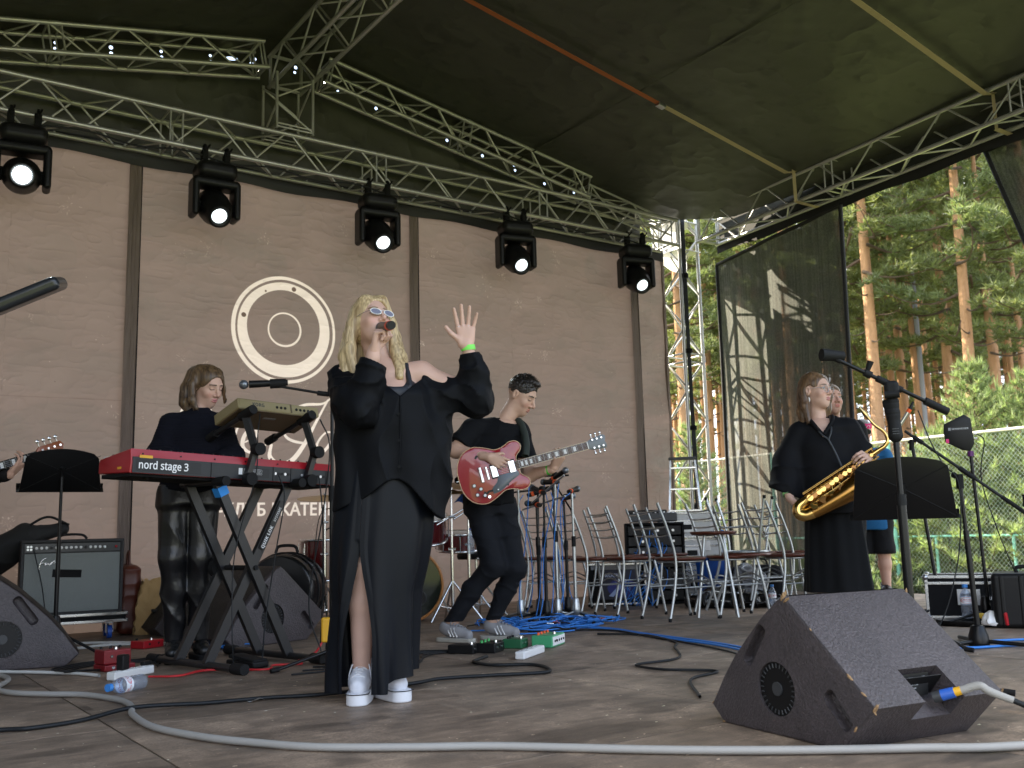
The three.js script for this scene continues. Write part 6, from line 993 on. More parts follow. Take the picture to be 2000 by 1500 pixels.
{ // near stand with empty clip
  const t = thing('microphone_stand', 'tall black boom stand with grip handle and empty clip nearest the audience', 'mic stand', [3.66, 0, -2.44], -0.982, 'microphone stands on stage');
  tripod(t, M.blackPaint, 0.33, 0.2); part('lower_pole', rod([0, 0.1, 0], [0, 0.78, 0], 0.0185, undefined, 16), M.blackPaint, t); part('upper_pole', rod([0, 0.75, 0], [0, 1.24, 0], 0.0125, undefined, 14), M.blackPaint, t); part('collar', rod([0, 0.74, 0], [0, 0.785, 0], 0.0215, undefined, 16), M.blackRubber, t);
  const grip = part('grip_handle', surface(((F) => (x, y, z) => F(x, y, z) + 0.0012 * Math.max(0, Math.sin(y * 260)) * (y > 1.11 ? 1 : 0))(blend(0.02, sdCone([0, 1.17, 0.004], [0, 1.12, 0.004], 0.026, 0.022), sdCone([0, 1.12, 0.004], [0, 1.03, 0.004], 0.021, 0.03), sdCone([-0.03, 1.17, 0], [-0.006, 1.08, 0], 0.012, 0.014))), [-0.06, 0.98, -0.05], [0.05, 1.22, 0.05], 0.004), M.blackRubber, t);
  for (const [x, y] of [[0.0, 1.045], [0.0, 1.055], [0.0, 1.035]]) part('emblem', rbox(0.026, 0.004, 0.003, 0.001, x + 0.002, y, 0.035), M.darkGrey, grip);
  const A = V(-0.235, 1.375, 0.1), B = V(0.195, 1.135, -0.08), at = (k) => A.clone().lerp(B, k).toArray();
  part('boom', rod(at(0.06), at(0.86), 0.0085, undefined, 12), M.blackPaint, t); part('boom_sleeve', rod(at(0.42), at(0.64), 0.0145, 0.0135, 14), M.blackRubber, t); part('counterweight', rod(at(0.84), at(1.04), 0.0165, 0.0165, 16), M.blackRubber, t);
  part('clutch', [rbox(0.06, 0.07, 0.05, 0.02, 0.0, 1.225, 0.01), rod([-0.03, 1.2, 0.03], [0.03, 1.2, 0.03], 0.016)], M.blackRubber, t); part('boom_knob', [rod(at(0.31), at(0.37), 0.016), rod(at(0.33), V(...at(0.33)).add(V(0.02, 0.05, 0)).toArray(), 0.008, 0.014)], M.blackRubber, t);
  part('clip', [rod(at(0.06), at(0.1), 0.012), rod(V(...at(0.06)).add(V(-0.055, 0.018, 0.03)).toArray(), V(...at(0.06)).add(V(0.03, 0.012, -0.02)).toArray(), 0.027, 0.021, 16)], M.blackRubber, t);
}
{ // boom stand with the small condenser
  const t = thing('microphone_stand', 'black boom stand with bell shaped foot holding a slim silver microphone', 'mic stand', [5.17, 0, -3.05], -1.038, 'microphone stands on stage');
  part('foot', lathe([[0.0, 0.1], [0.02, 0.115], [0.034, 0.11], [0.05, 0.06], [0.056, 0.02], [0.05, 0.0], [0, 0]], 22), M.blackPaint, t);
  for (let i = 0; i < 3; i++) { const a = 0.25 + i * 2.09, x = Math.cos(a), z = Math.sin(a); part('leg', rod([x * 0.03, 0.03, z * 0.03], [x * 0.36, 0.014, z * 0.36], 0.0115), M.blackPaint, t); }
  part('lower_pole', rod([0, 0.1, 0], [-0.012, 0.62, 0], 0.0155, undefined, 14), M.blackPaint, t); part('upper_pole', rod([-0.012, 0.6, 0], [-0.02, 0.92, 0], 0.0105, undefined, 12), M.blackPaint, t); part('clutch', [rod([-0.02, 0.85, 0], [-0.02, 0.93, 0], 0.02), ball(0.017, -0.045, 0.925, 0.01)], M.blackRubber, t);
  const A = V(-0.28, 1.19, -0.02), B = V(0.27, 0.72, 0.05), at = (k) => A.clone().lerp(B, k).toArray(); part('boom', rod(at(0), at(0.9), 0.0085, undefined, 12), M.blackPaint, t); part('boom_sleeve', rod(at(0.48), at(0.62), 0.0135), M.blackRubber, t); part('counterweight', rod(at(0.84), at(1.03), 0.0115), M.blackRubber, t); part('boom_knob', [rod(at(0.08), at(0.16), 0.013), ball(0.013, ...at(0.13))], M.blackRubber, t);
  part('cable', tube([[-0.2, 1.3, 0.01], [-0.15, 1.12, 0.03], [-0.09, 0.98, 0.03], [-0.03, 0.9, 0.03], [-0.03, 0.7, 0.03], [-0.08, 0.4, 0.08], [-0.2, 0.1, 0.12], [-0.4, 0.01, 0.2]], 0.004, 50, 6), M.blackCable, t);
  const m = thing('microphone', 'slim silver pencil microphone with orange ring and black cable end', 'microphone', [5.17, 0, -3.05], -1.038); part('barrel', rod([-0.345, 1.165, -0.02], [-0.245, 1.31, -0.02], 0.0105, 0.0105, 14), mat(lin(0.55, 0.54, 0.5), { roughness: 0.3, metalness: 0.9 }), m); part('colour_ring', rod([-0.255, 1.296, -0.02], [-0.243, 1.313, -0.02], 0.0125, 0.0125, 12), M.orange, m); part('connector', rod([-0.243, 1.313, -0.02], [-0.222, 1.355, -0.02], 0.011, 0.006, 12), M.black, m);
}
{ // antenna paddle
  const t = thing('antenna_stand', 'thin stand with a black antenna paddle beside the flight case', 'antenna', [6.32, 0, -3.66], -1.045); tripod(t, M.blackPaint, 0.3, 0.6);
  part('pole', rod([0.02, 0.1, 0], [0.0, 1.13, 0], 0.011, undefined, 12), M.blackPaint, t); part('purple_tape', rod([0, 1.105, 0], [0, 1.14, 0], 0.02), M.purple, t);
  const p = part('paddle', prism([[-0.155, 1.28], [-0.15, 1.33], [-0.02, 1.39], [0.02, 1.36], [0.03, 1.19], [0.0, 1.14], [-0.05, 1.15], [-0.15, 1.21]], 0.022, 0.004).translate(0, 0, -0.011), M.black, t);
  const s = canvasTex(256, 64, (g, W, H) => { g.fillStyle = '#0a0a0a'; g.fillRect(0, 0, W, H); g.fillStyle = '#b9bcc0'; g.font = 'bold 34px sans-serif'; g.fillText('SENNHEISER', 44, 44); g.strokeStyle = '#b9bcc0'; g.lineWidth = 4; g.strokeRect(6, 16, 26, 32); g.fillText('Z', 9, 44); }); part('lettering', new THREE.PlaneGeometry(0.13, 0.03).translate(-0.06, 1.295, 0.0125), mat(0xffffff, { map: s, roughness: 0.5 }), p); part('pink_tape', box(0.018, 0.028, 0.024, -0.135, 1.215, 0), M.pink, p);
  for (const y of [1.255, 1.225]) part('socket', rod([0.03, y, 0], [0.05, y, 0], 0.007), M.chrome, p); part('cable', tube([[0.05, 1.25, 0], [0.09, 1.2, 0.01], [0.05, 0.95, 0.02], [0.12, 0.6, 0.02], [0.2, 0.32, 0.0]], 0.004, 40, 6), M.blackCable, t);
}
{ const t = thing('microphone_stand', 'slim stand with a yellow foot plug in front of the flight case', 'mic stand', [6.6, 0, -4.16], -1.008, 'microphone stands on stage'); tripod(t, M.blackPaint, 0.34, 0.1); part('pole', rod([0, 0.1, 0], [-0.09, 1.22, 0], 0.0125, undefined, 12), M.blackPaint, t); part('head', [rod([-0.1, 1.2, 0], [-0.09, 1.28, 0], 0.018), rod([-0.12, 1.26, 0], [-0.05, 1.27, 0], 0.009)], M.blackRubber, t); part('yellow_plug', [rod([0, 0.06, 0.03], [0, 0.17, 0.03], 0.035, 0.028, 14), rbox(0.06, 0.05, 0.05, 0.012, 0, 0.06, 0.03)], M.yellow, t); }

function musicStand(label, pos, turn, h, tilt, w = 0.5, tall = 0.34) {
  const t = thing('music_stand', label, 'music stand', pos, turn, 'music stands on stage'); tripod(t, M.blackPaint, 0.27, 0.4, 0.2);
  part('lower_pole', rod([0, 0.15, 0], [0, h * 0.62, 0], 0.013, undefined, 12), M.blackPaint, t); part('upper_pole', rod([0, h * 0.6, 0], [0, h, 0], 0.0095, undefined, 12), M.blackPaint, t);
  const k = new THREE.Group(); k.name = 'desk'; k.position.set(0, h, 0); k.rotation.x = tilt; t.add(k);
  const n = 14, out = [[-w / 2, -tall / 2]]; for (let i = 0; i <= n; i++) { const u = i / n; out.push([lerp(-w * 0.44, w * 0.44, u), tall / 2 - 0.045 * (2 * u - 1) ** 2 - (i === 0 || i === n ? 0.02 : 0)]); } out.push([w / 2, -tall / 2]);
  part('tray', prism(out, 0.006, 0.002).translate(0, 0, -0.003), M.blackPaint, k); part('ledge', [box(w + 0.03, 0.006, 0.06, 0, -tall / 2, -0.03), box(w + 0.03, 0.03, 0.005, 0, -tall / 2 + 0.013, -0.06)], M.blackPaint, k);
  for (const s of [-1, 1]) part('crease', [rod([0, 0, 0.004], [s * w * 0.46, tall * 0.36, 0.004], 0.0022, undefined, 5), rod([0, 0, 0.004], [s * w * 0.48, -tall * 0.46, 0.004], 0.0022, undefined, 5)], M.black, k); part('knuckle', rod([0, -0.04, 0.015], [0, 0.03, 0.015], 0.014), M.black, k); return t;
}
musicStand('black music stand in front of the guitar amplifier', [1.2, 0, -6.62], -0.12, 1.13, 0.55, 0.47, 0.3);
musicStand('black music stand in front of the saxophonist', [4.85, 0, -3.22], -0.95, 0.86, 0.38, 0.54, 0.36);
musicStand('black music stand cut off by the picture edge past the pencil microphone', [4.9, 0, -2.3], -1.15, 0.86, 0.6, 0.5, 0.3);

// the bunch of spare stands with microphones and blue leads
{
  seed(41); const list = [[4.44, -6.3, 1.1, 0], [4.55, -6.2, 0.9, 1], [4.62, -6.3, 1.0, 1], [4.66, -6.12, 1.07, 0], [4.72, -6.2, 1.12, 1], [4.78, -6.05, 1.0, 0], [4.86, -6.25, 0.95, 1], [4.5, -6.05, 1.0, 1]];
  const who = ['at the guitarist side', 'second along', 'third along', 'with a slanted boom', 'tallest', 'nearest the steel chairs', 'rearmost', 'nearest the audience'];
  list.forEach(([x, z, h, kind], i) => {
    const m = kind ? M.blackPaint : M.chairSteel, t = thing('microphone_stand', `spare ${kind ? 'black' : 'silver'} microphone stand of the bunch behind the guitarist, ${who[i]}`, 'mic stand', [x, 0, z], rr(0, 6), 'spare microphone stands in a bunch');
    tripod(t, m, 0.26, rr(0, 2), 0.12); part('lower_pole', rod([0, 0.08, 0], [0, h * 0.6, 0], 0.0135, undefined, 10), m, t); part('upper_pole', rod([0, h * 0.58, 0], [rr(-0.02, 0.02), h, 0], 0.009, undefined, 10), m, t); part('collar', rod([0, h * 0.56, 0], [0, h * 0.64, 0], 0.018), M.blackRubber, t);
    if (kind) { const a = rr(-0.4, 0.9), b = 0.34; part('boom', rod([-Math.cos(a) * 0.15, h - Math.sin(a) * 0.15, 0.02], [Math.cos(a) * b, h + Math.sin(a) * b * 0.4, 0.02], 0.0075), i % 2 ? M.chairSteel : m, t); part('clutch', rbox(0.04, 0.05, 0.04, 0.012, 0, h, 0.01), M.blackRubber, t); }
    const q = thing('microphone', `small stage microphone on the spare stand ${who[i]}`, 'microphone', [x, 0, z], t.rotation.y, 'microphones on the spare stands'); const e = rr(-0.5, 0.4), a = [rr(-0.16, -0.1), h + 0.02 + e * 0.05, rr(-0.04, 0.04)]; stickMic(q, a, [a[0] + 0.2, h - 0.03 - e * 0.04, -a[2]]);
    const c = [[0.09, h - 0.03, 0], [0.15, h - 0.12, 0.04], [0.07, h * 0.55, 0.05], [0.05, 0.2, 0.06], [0.12, 0.01, 0.16], [0.3, 0.01, 0.3]]; part('lead', tube(c.map((p) => [p[0] + rr(-0.02, 0.02), p[1], p[2] + rr(-0.03, 0.03)]), 0.0042, 50, 5), M.blueCable, t);
  });
}
// ---------------------------------------------------------------- keyboards on their stand
{
  const KP = [1.93, 0, -5.46], KR = 0.234, local = (o) => { o.position.set(...KP); o.rotation.y = KR; return o; };
  const st = local(thing('keyboard_stand', 'black double braced folding keyboard stand with white lettering', 'stand'));
  const bm = mat(lin(0.013, 0.013, 0.014), { roughness: 0.38 });
  for (const x of [-0.245, 0.245]) { part('foot_bar', rod([x - 0.02, 0.028, -0.42], [x - 0.02, 0.028, 0.42], 0.02, undefined, 12), bm, st); for (const z of [-0.42, 0.42]) part('end_cap', rod([x - 0.02, 0.028, z - 0.05], [x - 0.02, 0.028, z + 0.05], 0.028, undefined, 14), M.blackRubber, st); }
  for (const z of [-0.17, 0.12]) { part('cross_tube', barBox([-0.265, 0.03, z], [0.24, 0.99, z], 0.032, 0.05), bm, st); part('cross_tube', barBox([0.225, 0.03, z + 0.035], [-0.25, 0.99, z + 0.035], 0.032, 0.05), bm, st); }
  part('pivot', [disc(0.06, 0.05, 24).rotateX(1.57).translate(-0.01, 0.52, -0.19), rod([-0.01, 0.52, -0.2], [-0.01, 0.52, 0.18], 0.014)], M.blackRubber, st);
  for (const x of [-0.25, 0.24]) { part('support_arm', rod([x, 0.985, -0.2], [x, 0.985, 0.24], 0.017, undefined, 12), bm, st); part('arm_grip', rod([x, 0.985, 0.14], [x, 0.985, 0.25], 0.026, undefined, 14), M.blackRubber, st); }
  part('blue_tape', box(0.056, 0.05, 0.06, 0, 0, 0).rotateZ(0.46).translate(-0.225, 0.935, 0.155), mat(lin(0.02, 0.25, 0.7), { roughness: 0.6 }), st);
  const q = canvasTex(512, 64, (g, W, H) => { g.fillStyle = '#101010'; g.fillRect(0, 0, W, H); g.fillStyle = '#e8e8e8'; g.font = 'bold 50px sans-serif'; g.fillText('QUIK LOK', 8, 50); g.font = '38px sans-serif'; g.fillText('SYSTEMS', 290, 48); });
  part('lettering', new THREE.PlaneGeometry(0.3, 0.034).rotateZ(1.087).translate(0.115, 0.753, 0.1462), mat(0xffffff, { map: q, roughness: 0.4 }), st);
  // upper tier
  for (const x of [-0.09, 0.31]) { part('tier_post', [barBox([x, 1.0, 0.19], [x + 0.05, 1.17, 0.2], 0.03, 0.035), barBox([x + 0.05, 1.16, 0.2], [x + 0.02, 1.36, 0.14], 0.03, 0.035)], bm, st); for (const [kx, ky] of [[x + 0.05, 1.165], [x, 1.0]]) part('tier_knob', disc(0.035, 0.05, 20).rotateX(1.57).translate(kx, ky, 0.225), M.blackRubber, st); part('tier_arm', rod([x + 0.02, 1.37, 0.16], [x + 0.02, 1.27, -0.2], 0.016, undefined, 12), bm, st); part('tier_grip', rod([x + 0.02, 1.385, 0.22], [x + 0.02, 1.355, 0.1], 0.027, undefined, 14), M.blackRubber, st); part('tier_grip', rod([x + 0.02, 1.285, -0.15], [x + 0.02, 1.262, -0.23], 0.024, undefined, 14), M.blackRubber, st); }

  // red stage piano
  const n = local(thing('stage_piano', 'red stage piano with black back panel and white lettering', 'keyboard')); n.rotation.z = -0.03; n.position.x -= 0.15; n.position.z += 0.036; n.position.y = -0.005; const redM = mat(lin(0.36, 0.006, 0.014), { roughness: 0.32 }), Y = 1.005, panelM = mat(lin(0.02, 0.021, 0.023), { roughness: 0.5 });
  const end = [[-0.17, Y + 0.012], [0.165, Y], [0.172, Y + 0.055], [0.16, Y + 0.123], [-0.16, Y + 0.088], [-0.172, Y + 0.07]];
  const body = part('case', prism(end.map(([z, y]) => [z, y]), 1.27, 0.008, 3).rotateY(-Math.PI / 2).translate(0.645, 0, 0), redM, n);
  part('bottom', box(1.25, 0.02, 0.3, 0.01, Y - 0.004, 0.0), M.blackMatt, n);
  const bp = part('back_panel', box(1.25, 0.08, 0.006, 0.01, Y + 0.042, 0.172), panelM, n);
  const lt = canvasTex(1024, 160, (g, W, H) => { g.fillStyle = '#1a1b1d'; g.fillRect(0, 0, W, H); g.fillStyle = '#f4f4f4'; g.font = '142px sans-serif'; g.save(); g.scale(1.0, 1); g.fillText('nord stage 3', 26, 126); g.restore(); g.lineWidth = 5; g.strokeStyle = '#f4f4f4'; g.strokeText('nord stage 3', 26, 126); });
  part('lettering', new THREE.PlaneGeometry(0.36, 0.06).translate(-0.415, Y + 0.042, 0.1762), mat(0xffffff, { map: lt, roughness: 0.5 }), bp);
  const spec = canvasTex(512, 128, (g, W, H) => { g.fillStyle = '#1a1b1d'; g.fillRect(0, 0, W, H); g.fillStyle = '#e6e6e6'; g.fillRect(8, 12, 62, 90); g.font = '13px sans-serif'; seed(3); for (let i = 0; i < 6; i++) { let s = ''; for (let k = 0; k < 24; k++) s += 'abcdefghiklmnorstu '[Math.floor(rnd() * 19)]; g.fillText(s, 82, 24 + i * 14); g.fillText(s.split('').reverse().join(''), 240, 24 + i * 14); } g.fillText('CE  FC', 100, 118); });
  part('rating_label', new THREE.PlaneGeometry(0.2, 0.05).translate(0.09, Y + 0.042, 0.1762), mat(0xffffff, { map: spec, roughness: 0.5 }), bp);
  for (let i = 0; i < 14; i++) part('socket', disc(0.008, 0.006, 14).rotateX(1.57).translate(0.23 + i * 0.022 + (i > 5 ? 0.05 : 0), Y + 0.045, 0.176), i % 3 ? M.black : M.steel, bp);
  for (const x of [-0.17, 0.22, 0.34]) part('divider', box(0.01, 0.078, 0.012, x, Y + 0.042, 0.174), panelM, bp);
  for (const x of [-0.56, -0.35, -0.15, 0.04, 0.25, 0.45]) part('screw', disc(0.0045, 0.003, 10).rotateX(1.57).translate(x, Y + 0.1, 0.168), M.black, n);
  part('yellow_label', box(0.07, 0.014, 0.002, -0.545, Y + 0.085, 0.1755), M.yellow, bp); part('yellow_label', box(0.002, 0.012, 0.04, -0.6265, Y + 0.03, 0.06), M.yellow, n);
  for (let i = 0; i < 18; i++) part('control_knob', rod([-0.5 + i * 0.062, Y + 0.118, 0.11], [-0.5 + i * 0.062, Y + 0.136, 0.11], 0.0055, 0.005, 10), M.black, n);
  const kb = part('keybed', box(1.2, 0.01, 0.15, 0, Y + 0.083, -0.1), M.black, n); const wk = rbox(0.0218, 0.018, 0.145, 0.003, 0, 0, 0), bk = rbox(0.011, 0.014, 0.09, 0.003, 0, 0, 0);
  for (let i = 0; i < 52; i++) { const k = part('white_key', wk, M.whitePlastic, kb); k.position.set(-0.59 + i * 0.0231, Y + 0.094, -0.1); if (![1, 4].includes((i + 5) % 7 === 2 ? 1 : (i + 5) % 7 === 6 ? 4 : 0)) { const b = part('black_key', bk, M.black, kb); b.position.set(-0.5785 + i * 0.0231, Y + 0.106, -0.072); } }
  for (const x of [-0.5, 0.5]) part('rubber_foot', disc(0.014, 0.012, 14).translate(x, Y - 0.016, 0.1), M.blackRubber, n);

  // small sand coloured synthesiser on the upper tier
  const s = local(thing('synthesizer', 'small sand coloured synthesizer tilted on the upper tier of the stand', 'keyboard')), tan = mat(lin(0.3, 0.25, 0.13), { roughness: 0.45, metalness: 0.2 }), dk = mat(lin(0.12, 0.09, 0.05), { roughness: 0.55 });
  const FM = frameAt([0.15, 1.38, 0.03], -0.02, -0.3, -0.03), P2 = (nm, ge, m, p = s) => part(nm, ge.applyMatrix4(FM), m, p);
  P2('case', rbox(0.54, 0.062, 0.26, 0.008), tan); P2('underside', box(0.52, 0.004, 0.245, 0, -0.0325, 0), dk); const bk2 = P2('rear_panel', box(0.52, 0.046, 0.004, 0, 0, 0.1305), tan);
  const kl = canvasTex(256, 72, (g, W, H) => { g.fillStyle = '#958765'; g.fillRect(0, 0, W, H); g.fillStyle = '#1c2733'; g.font = 'bold 62px sans-serif'; g.fillText('KORG', 20, 58); }); P2('lettering', new THREE.PlaneGeometry(0.12, 0.034).translate(-0.13, 0, 0.133), mat(0xffffff, { map: kl, roughness: 0.5 }), bk2);
  for (let i = 0; i < 8; i++) P2('socket', disc(0.008, 0.006, 14).rotateX(1.57).translate(-0.02 + i * 0.027 + (i > 2 ? 0.05 : 0), -0.003, 0.133), M.black, bk2); P2('rib', box(0.008, 0.05, 0.006, 0.075, 0, 0.133), dk, bk2); P2('rating_label', box(0.08, 0.002, 0.02, -0.02, -0.0355, 0.04), M.grey, s);
  for (const x of [-0.2, 0.2]) P2('rubber_foot', disc(0.012, 0.01, 12).translate(x, -0.038, -0.09), M.blackRubber);
  for (let i = 0; i < 20; i++) P2('white_key', rbox(0.022, 0.012, 0.1, 0.002, -0.235 + i * 0.0245, 0.034, -0.07), M.whitePlastic);
  // leads hanging from it
  const c = local(thing('keyboard_cable', 'thin black leads hanging from the keyboards to the floor', 'cable'));
  for (const [p, r] of [[[[0.0, 1.37, 0.18], [-0.04, 1.25, 0.22], [-0.05, 1.02, 0.22], [-0.16, 0.6, 0.2], [-0.2, 0.2, 0.25], [-0.28, 0.01, 0.4]], 0.0035], [[[0.12, 1.03, 0.19], [0.14, 0.9, 0.22], [0.1, 0.6, 0.2], [0.04, 0.25, 0.2], [-0.05, 0.01, 0.3]], 0.004], [[[0.43, 1.37, 0.16], [0.47, 1.2, 0.2], [0.45, 0.8, 0.16], [0.4, 0.3, 0.1], [0.45, 0.01, 0.16]], 0.0045], [[[0.4, 1.03, 0.19], [0.42, 0.8, 0.2], [0.5, 0.4, 0.1], [0.56, 0.02, 0.0]], 0.004]]) part('lead', tube(p, r, 50, 6), M.blackCable, c);
  const rc = local(thing('red_cable', 'red multicore lead with yellow bands dropping from the stage piano', 'cable'));
  for (const o of [0, 0.012]) part('lead', tube([[0.53 + o, 1.04, 0.185], [0.585 + o, 0.93, 0.21], [0.575, 0.6, 0.2], [0.56 + o, 0.3, 0.16], [0.47, 0.06, 0.12], [0.36, 0.012, 0.16 + o], [0.2, 0.012, 0.28], [0.12, 0.012, 0.4 + o], [0.0, 0.012, 0.33], [-0.12, 0.012, 0.44], [-0.3, 0.012, 0.18 + o], [-0.5, 0.012, 0.25], [-0.6, 0.012, 0.14]], 0.0058, 120, 7), M.redCable, rc);
  for (const y of [0.8, 0.5, 0.3]) part('band', rod([0.583 - (0.8 - y) * 0.02, y - 0.018, 0.207 - (0.8 - y) * 0.05], [0.584 - (0.8 - y) * 0.02, y + 0.018, 0.208 - (0.8 - y) * 0.05], 0.0135), M.yellow, rc);
  const vp = local(thing('volume_pedal', 'black volume pedal under the keyboard stand', 'pedal')); part('treadle', rbox(0.09, 0.022, 0.24, 0.008, -0.06, 0.06, 0.18).rotateX(0.08), M.blackRubber, vp); part('base', rbox(0.1, 0.035, 0.26, 0.01, -0.06, 0.02, 0.18), M.black, vp);
}

// ---------------------------------------------------------------- guitar amplifier, bags and cases at the backdrop
{
  const t = thing('guitar_amplifier', 'guitar combo amplifier with silver cloth and white knobs on a castered case', 'amplifier', [1.5, 0, -7.78], -0.1), tolex = mat(lin(0.014, 0.014, 0.015), { roughness: 0.6, bumpMap: again(grainT, 8), bumpScale: 0.001 });
  const gr = tex(256, (u, v) => { const a = Math.sin(u * 256 * 0.9) * Math.sin(v * 256 * 0.5), k = 0.5 + 0.12 * a + 0.14 * (hash(u * 256 | 0, v * 128 | 0, 7) - 0.5); return [k * 0.96, k, k * 0.98]; });
  part('cabinet', [rbox(0.68, 0.53, 0.25, 0.012, 0, 0.445, -0.02), rbox(0.68, 0.025, 0.03, 0.008, 0, 0.7, 0.11), rbox(0.68, 0.025, 0.03, 0.008, 0, 0.192, 0.11), rbox(0.025, 0.5, 0.03, 0.008, -0.3275, 0.445, 0.11), rbox(0.025, 0.5, 0.03, 0.008, 0.3275, 0.445, 0.11)], tolex, t);
  part('grille_cloth', box(0.63, 0.41, 0.006, 0, 0.41, 0.11), mat(0xffffff, { map: again(gr, 7), roughness: 0.9 }), t); const cp = part('control_panel', box(0.63, 0.06, 0.01, 0, 0.655, 0.112), mat(lin(0.03, 0.032, 0.035), { roughness: 0.35 }), t);
  for (let i = 0; i < 15; i++) part('control_knob', rod([-0.24 + i * 0.032, 0.655, 0.115], [-0.24 + i * 0.032, 0.655, 0.132], 0.0105, 0.009, 14), i % 7 === 3 ? M.black : M.white, cp); part('lamp_jewel', ball(0.009, 0.285, 0.655, 0.12), M.red, cp); for (let i = 0; i < 4; i++) part('socket', disc(0.008, 0.006, 12).rotateX(1.57).translate(-0.295 + (i % 2) * 0.02, 0.645 + (i > 1 ? 0.02 : 0), 0.118), M.steel, cp);
  const lg = []; const put = (pts, r) => lg.push(tube(pts.map(([x, y]) => [-0.22 + x * 0.12, 0.53 + y * 0.1, 0.118]), r, 24, 5)); put([[0.35, 0.55], [0.1, 0.3], [0.0, -0.3]], 0.004); put([[0.0, 0.1], [0.2, 0.2], [0.3, 0.15]], 0.0035); put([[0.3, 0.1], [0.4, 0.25], [0.32, 0.0], [0.5, 0.2], [0.52, 0.0], [0.7, 0.3], [0.62, 0.05], [0.85, 0.4], [0.75, 0.15], [1.0, 0.3]], 0.003); part('logo_script', lg, M.chrome, t);
  part('black_tape', box(0.19, 0.055, 0.002, -0.06, 0.47, 0.1145).rotateZ(-0.05), M.blackMatt, t); part('handle', tube([[-0.1, 0.715, 0], [-0.06, 0.745, 0], [0.06, 0.745, 0], [0.1, 0.715, 0]], 0.009, 24, 8), M.blackRubber, t);
  part('pilot_cable', tube([[-0.26, 0.65, 0.13], [-0.2, 0.4, 0.16], [-0.15, 0.1, 0.2], [-0.1, 0.01, 0.4]], 0.004, 40, 6), M.blackCable, t);
  const k = thing('flight_case', 'low castered flight case with metal edges under the guitar amplifier', 'case', [1.5, 0, -7.78], -0.1); part('shell', box(0.72, 0.055, 0.34, 0, 0.153, 0.0), M.blackMatt, k); for (const y of [0.128, 0.178]) part('edge_profile', [rbox(0.74, 0.022, 0.02, 0.004, 0, y, 0.17), rbox(0.02, 0.022, 0.34, 0.004, 0.365, y, 0), rbox(0.02, 0.022, 0.34, 0.004, -0.365, y, 0)], M.alu, k);
  for (const x of [-0.28, 0.26]) for (const z of [0.1, -0.1]) { const c = part('caster', [rbox(0.05, 0.012, 0.06, 0.003, x, 0.112, z), rbox(0.006, 0.07, 0.035, 0.002, x - 0.022, 0.075, z), rbox(0.006, 0.07, 0.035, 0.002, x + 0.022, 0.075, z)], M.steel, k); part('wheel', disc(0.046, 0.03, 22).rotateZ(1.57).translate(x, 0.047, z), M.blue, c); }
}
{ const t = thing('gig_bag', 'black soft guitar bag slumped against the backdrop above the amplifier', 'bag', [1.1, 0, -8.02], 0); part('shell', surface(wrinkle(blend(0.05, sdCone([-0.55, 0.3, 0], [0.1, 0.72, 0.05], 0.16, 0.1), sdCone([0.1, 0.72, 0.05], [0.36, 0.79, 0.06], 0.06, 0.05)), 0.02, 6), [-0.8, 0.05, -0.25], [0.5, 0.95, 0.3], 0.014), mat(lin(0.012, 0.012, 0.012), { roughness: 0.8 }), t); part('strap', tube([[0.1, 0.8, 0.1], [0.25, 0.88, 0.1], [0.4, 0.82, 0.1]], 0.01, 20, 6), M.blackRubber, t); }
{ const t = thing('leather_bag', 'reddish brown leather bag standing beside the amplifier', 'bag', [1.93, 0, -7.92], -0.1); part('shell', surface(wrinkle(sdBox([0, 0.26, 0], [0.075, 0.25, 0.13], 0.05), 0.01, 7), [-0.12, 0, -0.18], [0.12, 0.55, 0.18], 0.012), mat(lin(0.09, 0.02, 0.01), { roughness: 0.4 }), t); part('handle', tube([[0, 0.48, -0.07], [0.0, 0.6, -0.04], [0, 0.6, 0.04], [0, 0.48, 0.07]], 0.009, 20, 6), mat(lin(0.07, 0.018, 0.01), { roughness: 0.5 }), t); }
{ const t = thing('paper_bag', 'crumpled brown paper bag beside the leather bag', 'bag', [2.05, 0, -7.75], -0.15); const m = mat(lin(0.4, 0.25, 0.1), { roughness: 0.85, side: THREE.DoubleSide }); part('paper', grid(48, 26, (u, v) => { const a = u * 4, s = Math.floor(a) % 4, f = a - Math.floor(a), w = 0.085, d = 0.055, P = [[-w, d], [w, d], [w, -d], [-w, -d]], A = P[s], B = P[(s + 1) % 4], n = 0.018 * noise3(u * 26, v * 9, 2) + 0.012 * noise3(u * 60, v * 22, 5), k = 1 + n * 8 - 0.1 * v; return [lerp(A[0], B[0], f) * k + 0.05 * v * v - 0.02, v * 0.4 + (v > 0.95 ? 0.02 * noise3(u * 30, 1, 1) : 0), lerp(A[1], B[1], f) * k]; }), m, t); part('bag_base', box(0.15, 0.006, 0.1, -0.02, 0.004, 0), m, t); }
{ const t = thing('storage_crate', 'low black plastic crate on the floor behind the leather trousers', 'crate', [2.28, 0, -7.75], -0.2); part('tub', [box(0.4, 0.015, 0.28, 0, 0.01, 0), box(0.4, 0.16, 0.012, 0, 0.09, 0.134), box(0.4, 0.16, 0.012, 0, 0.09, -0.134), box(0.012, 0.16, 0.256, -0.194, 0.09, 0), box(0.012, 0.16, 0.256, 0.194, 0.09, 0)], M.blackMatt, t); part('rim', [rbox(0.43, 0.02, 0.024, 0.005, 0, 0.175, 0.142), rbox(0.43, 0.02, 0.024, 0.005, 0, 0.175, -0.142), rbox(0.024, 0.02, 0.26, 0.005, 0.203, 0.175, 0), rbox(0.024, 0.02, 0.26, 0.005, -0.203, 0.175, 0)], M.black, t); }
